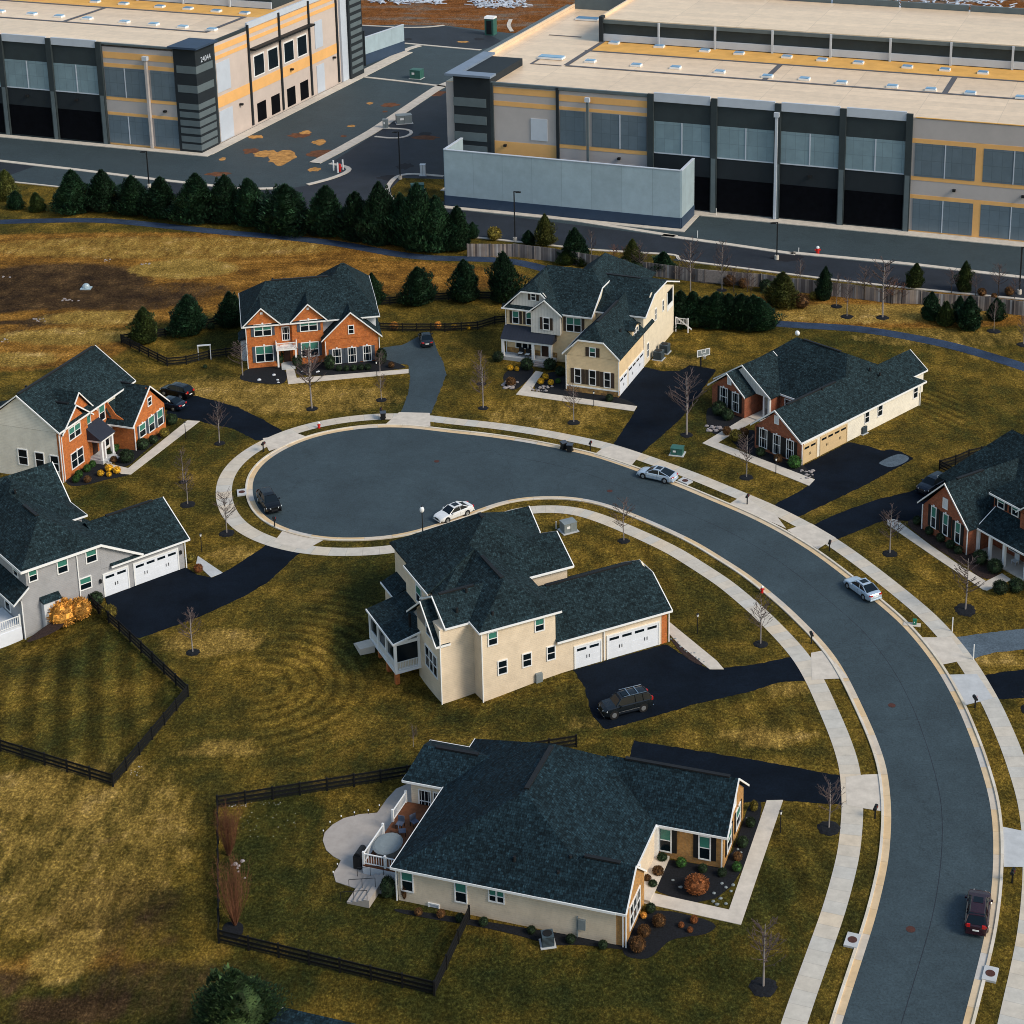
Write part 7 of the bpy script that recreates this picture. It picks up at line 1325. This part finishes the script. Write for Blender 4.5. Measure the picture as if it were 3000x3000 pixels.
# bollards and hydrant on the island
for i, (x, y) in enumerate(((250,1612),(290,1635),(338,1605))):
    mb = MB(); mb.tube((0, 0, 0), (0, 0, 2.0), .16, .16, 8); o = mb.build('bollard', 'white'); o.location = (*G('n7', x, y), .1); tag(o, ('left', 'front', 'right')[i]+' white bollard round the red hydrant on the industrial island', 'bollard', 'bollards round the industrial hydrant')
t_, b = T_('fire_hydrant', 'n7', 308, 1618, 'red hydrant between white bollards on the industrial island', 'fire hydrant', 'fire hydrants'); mb = MB(); mb.tube((0, 0, 0), (0, 0, 1.2), .28, .26, 10); mb.tube((-.5, 0, .8), (.5, 0, .8), .16, .16, 8); mb.build('body', 'red', t_); mb = MB(); mb.ball((0, 0, 1.3), .3, .3, .3, 10, 6); mb.build('bonnet', 'red', t_)
t_, b = T_('fire_hydrant', 'm', 263, 392, 'orange-red hydrant on the kerb before the black louvred bays', 'fire hydrant', 'fire hydrants'); mb = MB(); mb.tube((0, 0, 0), (0, 0, .9), .3, .28, 10); mb.tube((-.5, 0, .6), (.5, 0, .6), .16, .16, 8); mb.build('body', 'red', t_); mb = MB(); mb.ball((0, 0, 1.0), .3, .3, .3, 10, 6); mb.build('bonnet', 'lamp_l', t_)
# leaning board behind the cream house, arbour, manhole riser in the field, drain box
t_, b = T_('sign_board', 'p', 1423, 545, 'blank pale rectangular board standing before the board fence above the hedge', 'board', None, -.3); mb = MB(); mb.box(-2.4, 2.4, -.06, .06, .25, 2.3); mb.build('panel', 'bark', t_)
for sd in (-1, 1): mb = MB(); mb.box(sd*2.1-.08, sd*2.1+.08, .06, .2, 0, 2.4); mb.build('post', 'bark_dk', t_)
t_, b = T_('garden_arch', 'z4', 1450, 855, 'white wooden garden arch in the yard fence left of the brick house', 'garden arch', None, .2)
mb = MB(); hh = 2.2
for x in (-.85, .85): mb.box(x-.05, x+.05, -.07, .07, 0, hh)
mb.box(-.95, .95, -.12, .12, hh-.05, hh+.1); mb.build('frame', 'offwhite', t_)
mb = MB(); mb.ball((0, 0, .35), .6, .55, .55, 12, 8, .05); mb.box(-.8, .8, -.65, .65, 0, .18); o = mb.build('standpipe_cover', 'w_scr'); o.location = (*G('z4', 610, 352), 0); tag(o, 'pale blue-grey drain cover standing in the dark soil field', 'drain cover')
def rocks(name, z, pts_, r0, r1, lb, mat='rock', cat='rocks'):
    mb = MB(); rn = random.Random(int(pts_[0][0])); b0 = GD(z, *pts_[0])
    for x, y in pts_: b = GD(z, x, y); r_ = rn.uniform(r0, r1); mb.ball((b[0]-b0[0], b[1]-b0[1], r_*.25), r_, r_*rn.uniform(.6, 1), r_*.6, 7, 5, .18, rn)
    o = mb.build(name, mat); o.location = b0; tag(o, lb, cat, None, 'stuff')
rn = random.Random(9); jt = lambda x, y, sx, sy, n: [(x+rn.uniform(-sx, sx), y+rn.uniform(-sy, sy)) for _ in range(n)]
rocks('garden_rocks', 'n4', jt(150, 1320, 75, 35, 26), .12, .38, 'grey boulders edging the bed left of the cream house walk'); rocks('garden_rocks', 'n4', jt(440, 1350, 100, 25, 24), .1, .3, 'small stones in the bed between walk and garage wing'); rocks('garden_rocks', 'z7', jt(180, 1075, 45, 15, 22), .12, .36, 'pinkish stones at the left bed of the brick rambler'); rocks('garden_rocks', 'z7', jt(705, 1335, 38, 24, 16), .1, .3, 'stones beside the black drive of the brick rambler')
rocks('flower_tufts', 'b', [(1012,1030),(1060,1075),(1320,1050),(1345,1075),(1390,1060),(1378,1098),(1270,1112),(1312,1145),(1265,1162),(1290,1182),(1345,1178),(1420,835),(1440,855),(1480,640)], .12, .2, 'pale flower tufts in the dark front bed of the bottom house', 'grey_box', 'plants'); rocks('flower_tufts', 'n2', [(1500+300*k/12+rn.uniform(-12, 26), 1040+235*k/12+rn.uniform(-26, 10)) for k in range(13)], .1, .16, 'pale tufts in the bed right of the middle house drive', 'grey_box', 'plants')
rocks('garden_ornaments', 'z5', [(385,1000),(490,965),(515,1000),(520,1018),(690,940),(725,960),(795,945),(805,940)], .16, .3, 'pale ornaments in the bed of the twin-gabled brick house', 'offwhite', 'ornaments'); rocks('field_stones', 'z4', jt(500, 430, 60, 10, 14)+jt(280, 575, 45, 10, 12)+jt(750, 153, 30, 8, 6)+jt(1040, 180, 60, 8, 8)+jt(30, 720, 50, 14, 10)+jt(50, 270, 30, 3, 4), .06, .2, 'scattered pale stones across the dark soil field')
rocks('fallen_leaves', 'l', jt(1500, 560, 60, 12, 18)+jt(1650, 545, 120, 10, 20)+jt(1690, 690, 180, 90, 26)+jt(860, 330, 40, 50, 14), .02, .045, 'pale scattered leaves along the yard fences', 'offwhite', 'leaves'); rocks('yard_stones', 'l', [(1480,930),(1492,955),(1500,975),(1525,910),(1540,1015),(1460,935),(1500,940)], .1, .24, 'pale stones by the reddish clumps at the yard fence')
# building-site rubble and pipes
rn = random.Random(3); mb = MB()
for i in range(520):
    zk = rn.random(); x, y = (rn.uniform(2400, 2960), rn.uniform(-6, 42)) if zk < .55 else ((rn.uniform(1380, 1540), rn.uniform(2, 26)) if zk < .8 else (rn.uniform(1090, 1300), rn.uniform(0, 14)))
    b = G('s', x, y); a_ = rn.uniform(0, 3.14); L = rn.uniform(.6, 3.6); mb.bar((b[0], b[1], rn.uniform(.15, .5)), (b[0]+cos(a_)*L, b[1]+sin(a_)*L, rn.uniform(.1, .7)), rn.uniform(.15, .6), .14)
o = mb.build('site_rubble', 'w_lb'); tag(o, 'pale scattered planks and debris on the clay behind the warehouses', 'debris', None, 'stuff')
for i, (x, y) in enumerate(((2446,22),(2472,20),(2020,8),(2070,12),(2110,14),(2150,10),(2190,12),(2300,14),(2345,18),(2410,22),(2880,58),(2895,62))):
    b = G('s', x, y+6); t_ = empty('concrete_pipe', (*b, 0), .4+.9*(i % 3), 'short pale concrete pipe lying on the clay behind the right warehouse', 'pipe', 'concrete pipes behind the warehouse'); mb = MB(); N = 14
    for k in range(N):
        a0, a1 = 2*pi*k/N, 2*pi*(k+1)/N; P = lambda a, r_, y_: (r_*cos(a), y_, 1.3+r_*sin(a))
        mb.poly([P(a0, 1.3, -1.4), P(a1, 1.3, -1.4), P(a1, 1.3, 1.4), P(a0, 1.3, 1.4)][::-1]); mb.poly([P(a0, 1.0, -1.4), P(a1, 1.0, -1.4), P(a1, 1.0, 1.4), P(a0, 1.0, 1.4)])
        for y_ in (-1.4, 1.4): mb.poly([P(a0, 1.0, y_), P(a1, 1.0, y_), P(a1, 1.3, y_), P(a0, 1.3, y_)])
    mb.build('barrel', 'w_lb', t_)
# porch and deck furniture
def onhouse(fr, u, v, z): x, y = fr.W(u, v); return (x, y, z)
for i, (u, v) in enumerate(((-17.6, 8.4), (-16.5, 8.3))):
    t_ = empty('porch_chair', onhouse(f6, u, v, .55), f6.yaw, ('left', 'right')[i]+' black armchair with white cushion on the cream house porch', 'chair', 'porch armchairs'); mb = MB(); mb.box(-.35, .35, -.3, .3, .3, .4); mb.build('seat', 'black', t_); mb = MB(); mb.box(-.35, .35, .25, .35, .4, 1.15); mb.build('backrest', 'black', t_); mb = MB(); mb.box(-.3, .3, -.28, .24, .4, .5); mb.build('cushion', 'white', t_)
    for sx in (-.3, .3):
        for sy in (-.25, .28): mb = MB(); mb.box(sx-.03, sx+.03, sy-.03, sy+.03, 0, .3); mb.build('leg', 'black', t_)
for i, (u, v) in enumerate(((4.6, 2.8), (6.6, 2.7))):
    t_ = empty('porch_chair', onhouse(f8, u, v, .14), f8.yaw, ('left', 'right')[i]+' pale blue porch chair behind the white columns, right-edge brick house', 'chair', 'blue porch chairs'); mb = MB(); mb.box(-.35, .35, -.3, .3, .35, .45); mb.build('seat', 'offwhite', t_); mb = MB(); mb.box(-.35, .35, .25, .33, .45, 1.2); mb.build('backrest', 'offwhite', t_)
    for sx in (-.3, .3):
        for sy in (-.25, .28): mb = MB(); mb.box(sx-.03, sx+.03, sy-.03, sy+.03, 0, .35); mb.build('leg', 'offwhite', t_)
pt = MB(); pt.tube((0, 0, 0), (0, 0, .55), .2, .3, 10); o = pt.build('flower_pot', 'redb'); o.location = onhouse(f8, 7.5, 2.0, .14); tag(o, 'terracotta pot on the porch of the right-edge brick house', 'flower pot')
t_ = empty('covered_table', onhouse(f2, -21.6, 4.4, .9), f2.yaw, 'round patio table under a grey cover on the rear deck', 'table'); mb = MB(); mb.ball((0, 0, .75), 1.25, 1.5, .22, 18, 6); mb.tube((0, 0, 0), (0, 0, .75), 1.05, 1.2, 16); mb.build('cover', 'grey_box', t_, True)
for i, (u, v) in enumerate(((-21.9, 7.6), (-20.8, 8.2), (-21.3, 6.7))):
    t_ = empty('deck_chair', onhouse(f2, u, v, .9), f2.yaw+i, ('left', 'far', 'near')[i]+' dark metal chair behind the covered table on the rear deck', 'chair', 'dark deck chairs'); mb = MB(); mb.box(-.3, .3, -.3, .3, .4, .46); mb.build('seat', 'chair', t_); mb = MB(); mb.box(-.3, .3, .26, .32, .46, 1.0); mb.build('backrest', 'chair', t_)
    for sx in (-.27, .27):
        for sy in (-.27, .27): mb = MB(); mb.box(sx-.03, sx+.03, sy-.03, sy+.03, 0, .4); mb.build('leg', 'black', t_)
t_ = empty('barbecue', onhouse(f2, -23.6, 3.2, .05), f2.yaw, 'black covered barbecue on the patio against the deck', 'barbecue'); mb = MB(); mb.box(-.35, .35, -.7, .7, 0, 1.2); mb.build('cover', 'black', t_); mb = MB(); mb.tube((0, -.6, 1.2), (0, .6, 1.2), .3, .3, 12); mb.build('hood', 'black', t_)
for i, (x, y) in enumerate(((385,612),(298,625),(215,648),(145,685),(103,740),(192,950),(165,1000),(455,580))):
    t_, b = T_('path_light', 'a', x, y, 'small white path light at the rim of the patio', 'path light', 'white path lights round the patio'); mb = MB(); mb.tube((0, 0, 0), (0, 0, .35), .03, .03, 6); mb.build('stake', 'black', t_); mb = MB(); mb.tube((0, 0, .35), (0, 0, .45), .06, .05, 8); mb.build('lens', 'white', t_)
cab('r', 1158, 1040, .35, .3, .6, 'green_p', 'small bright green pedestal on the outer verge below the silver saloon', 'utility pedestal', 0, False)
b = G('r', 1140, 1040); mb = MB(); mb.box(-.9, .9, -.35, .35, 0, .06); o = mb.build('verge_slab', 'conc_p'); o.location = (*b, .02); o.rotation_euler = (0, 0, -.2); tag(o, 'small concrete slab beside the bright green pedestal on the verge', 'concrete slab')
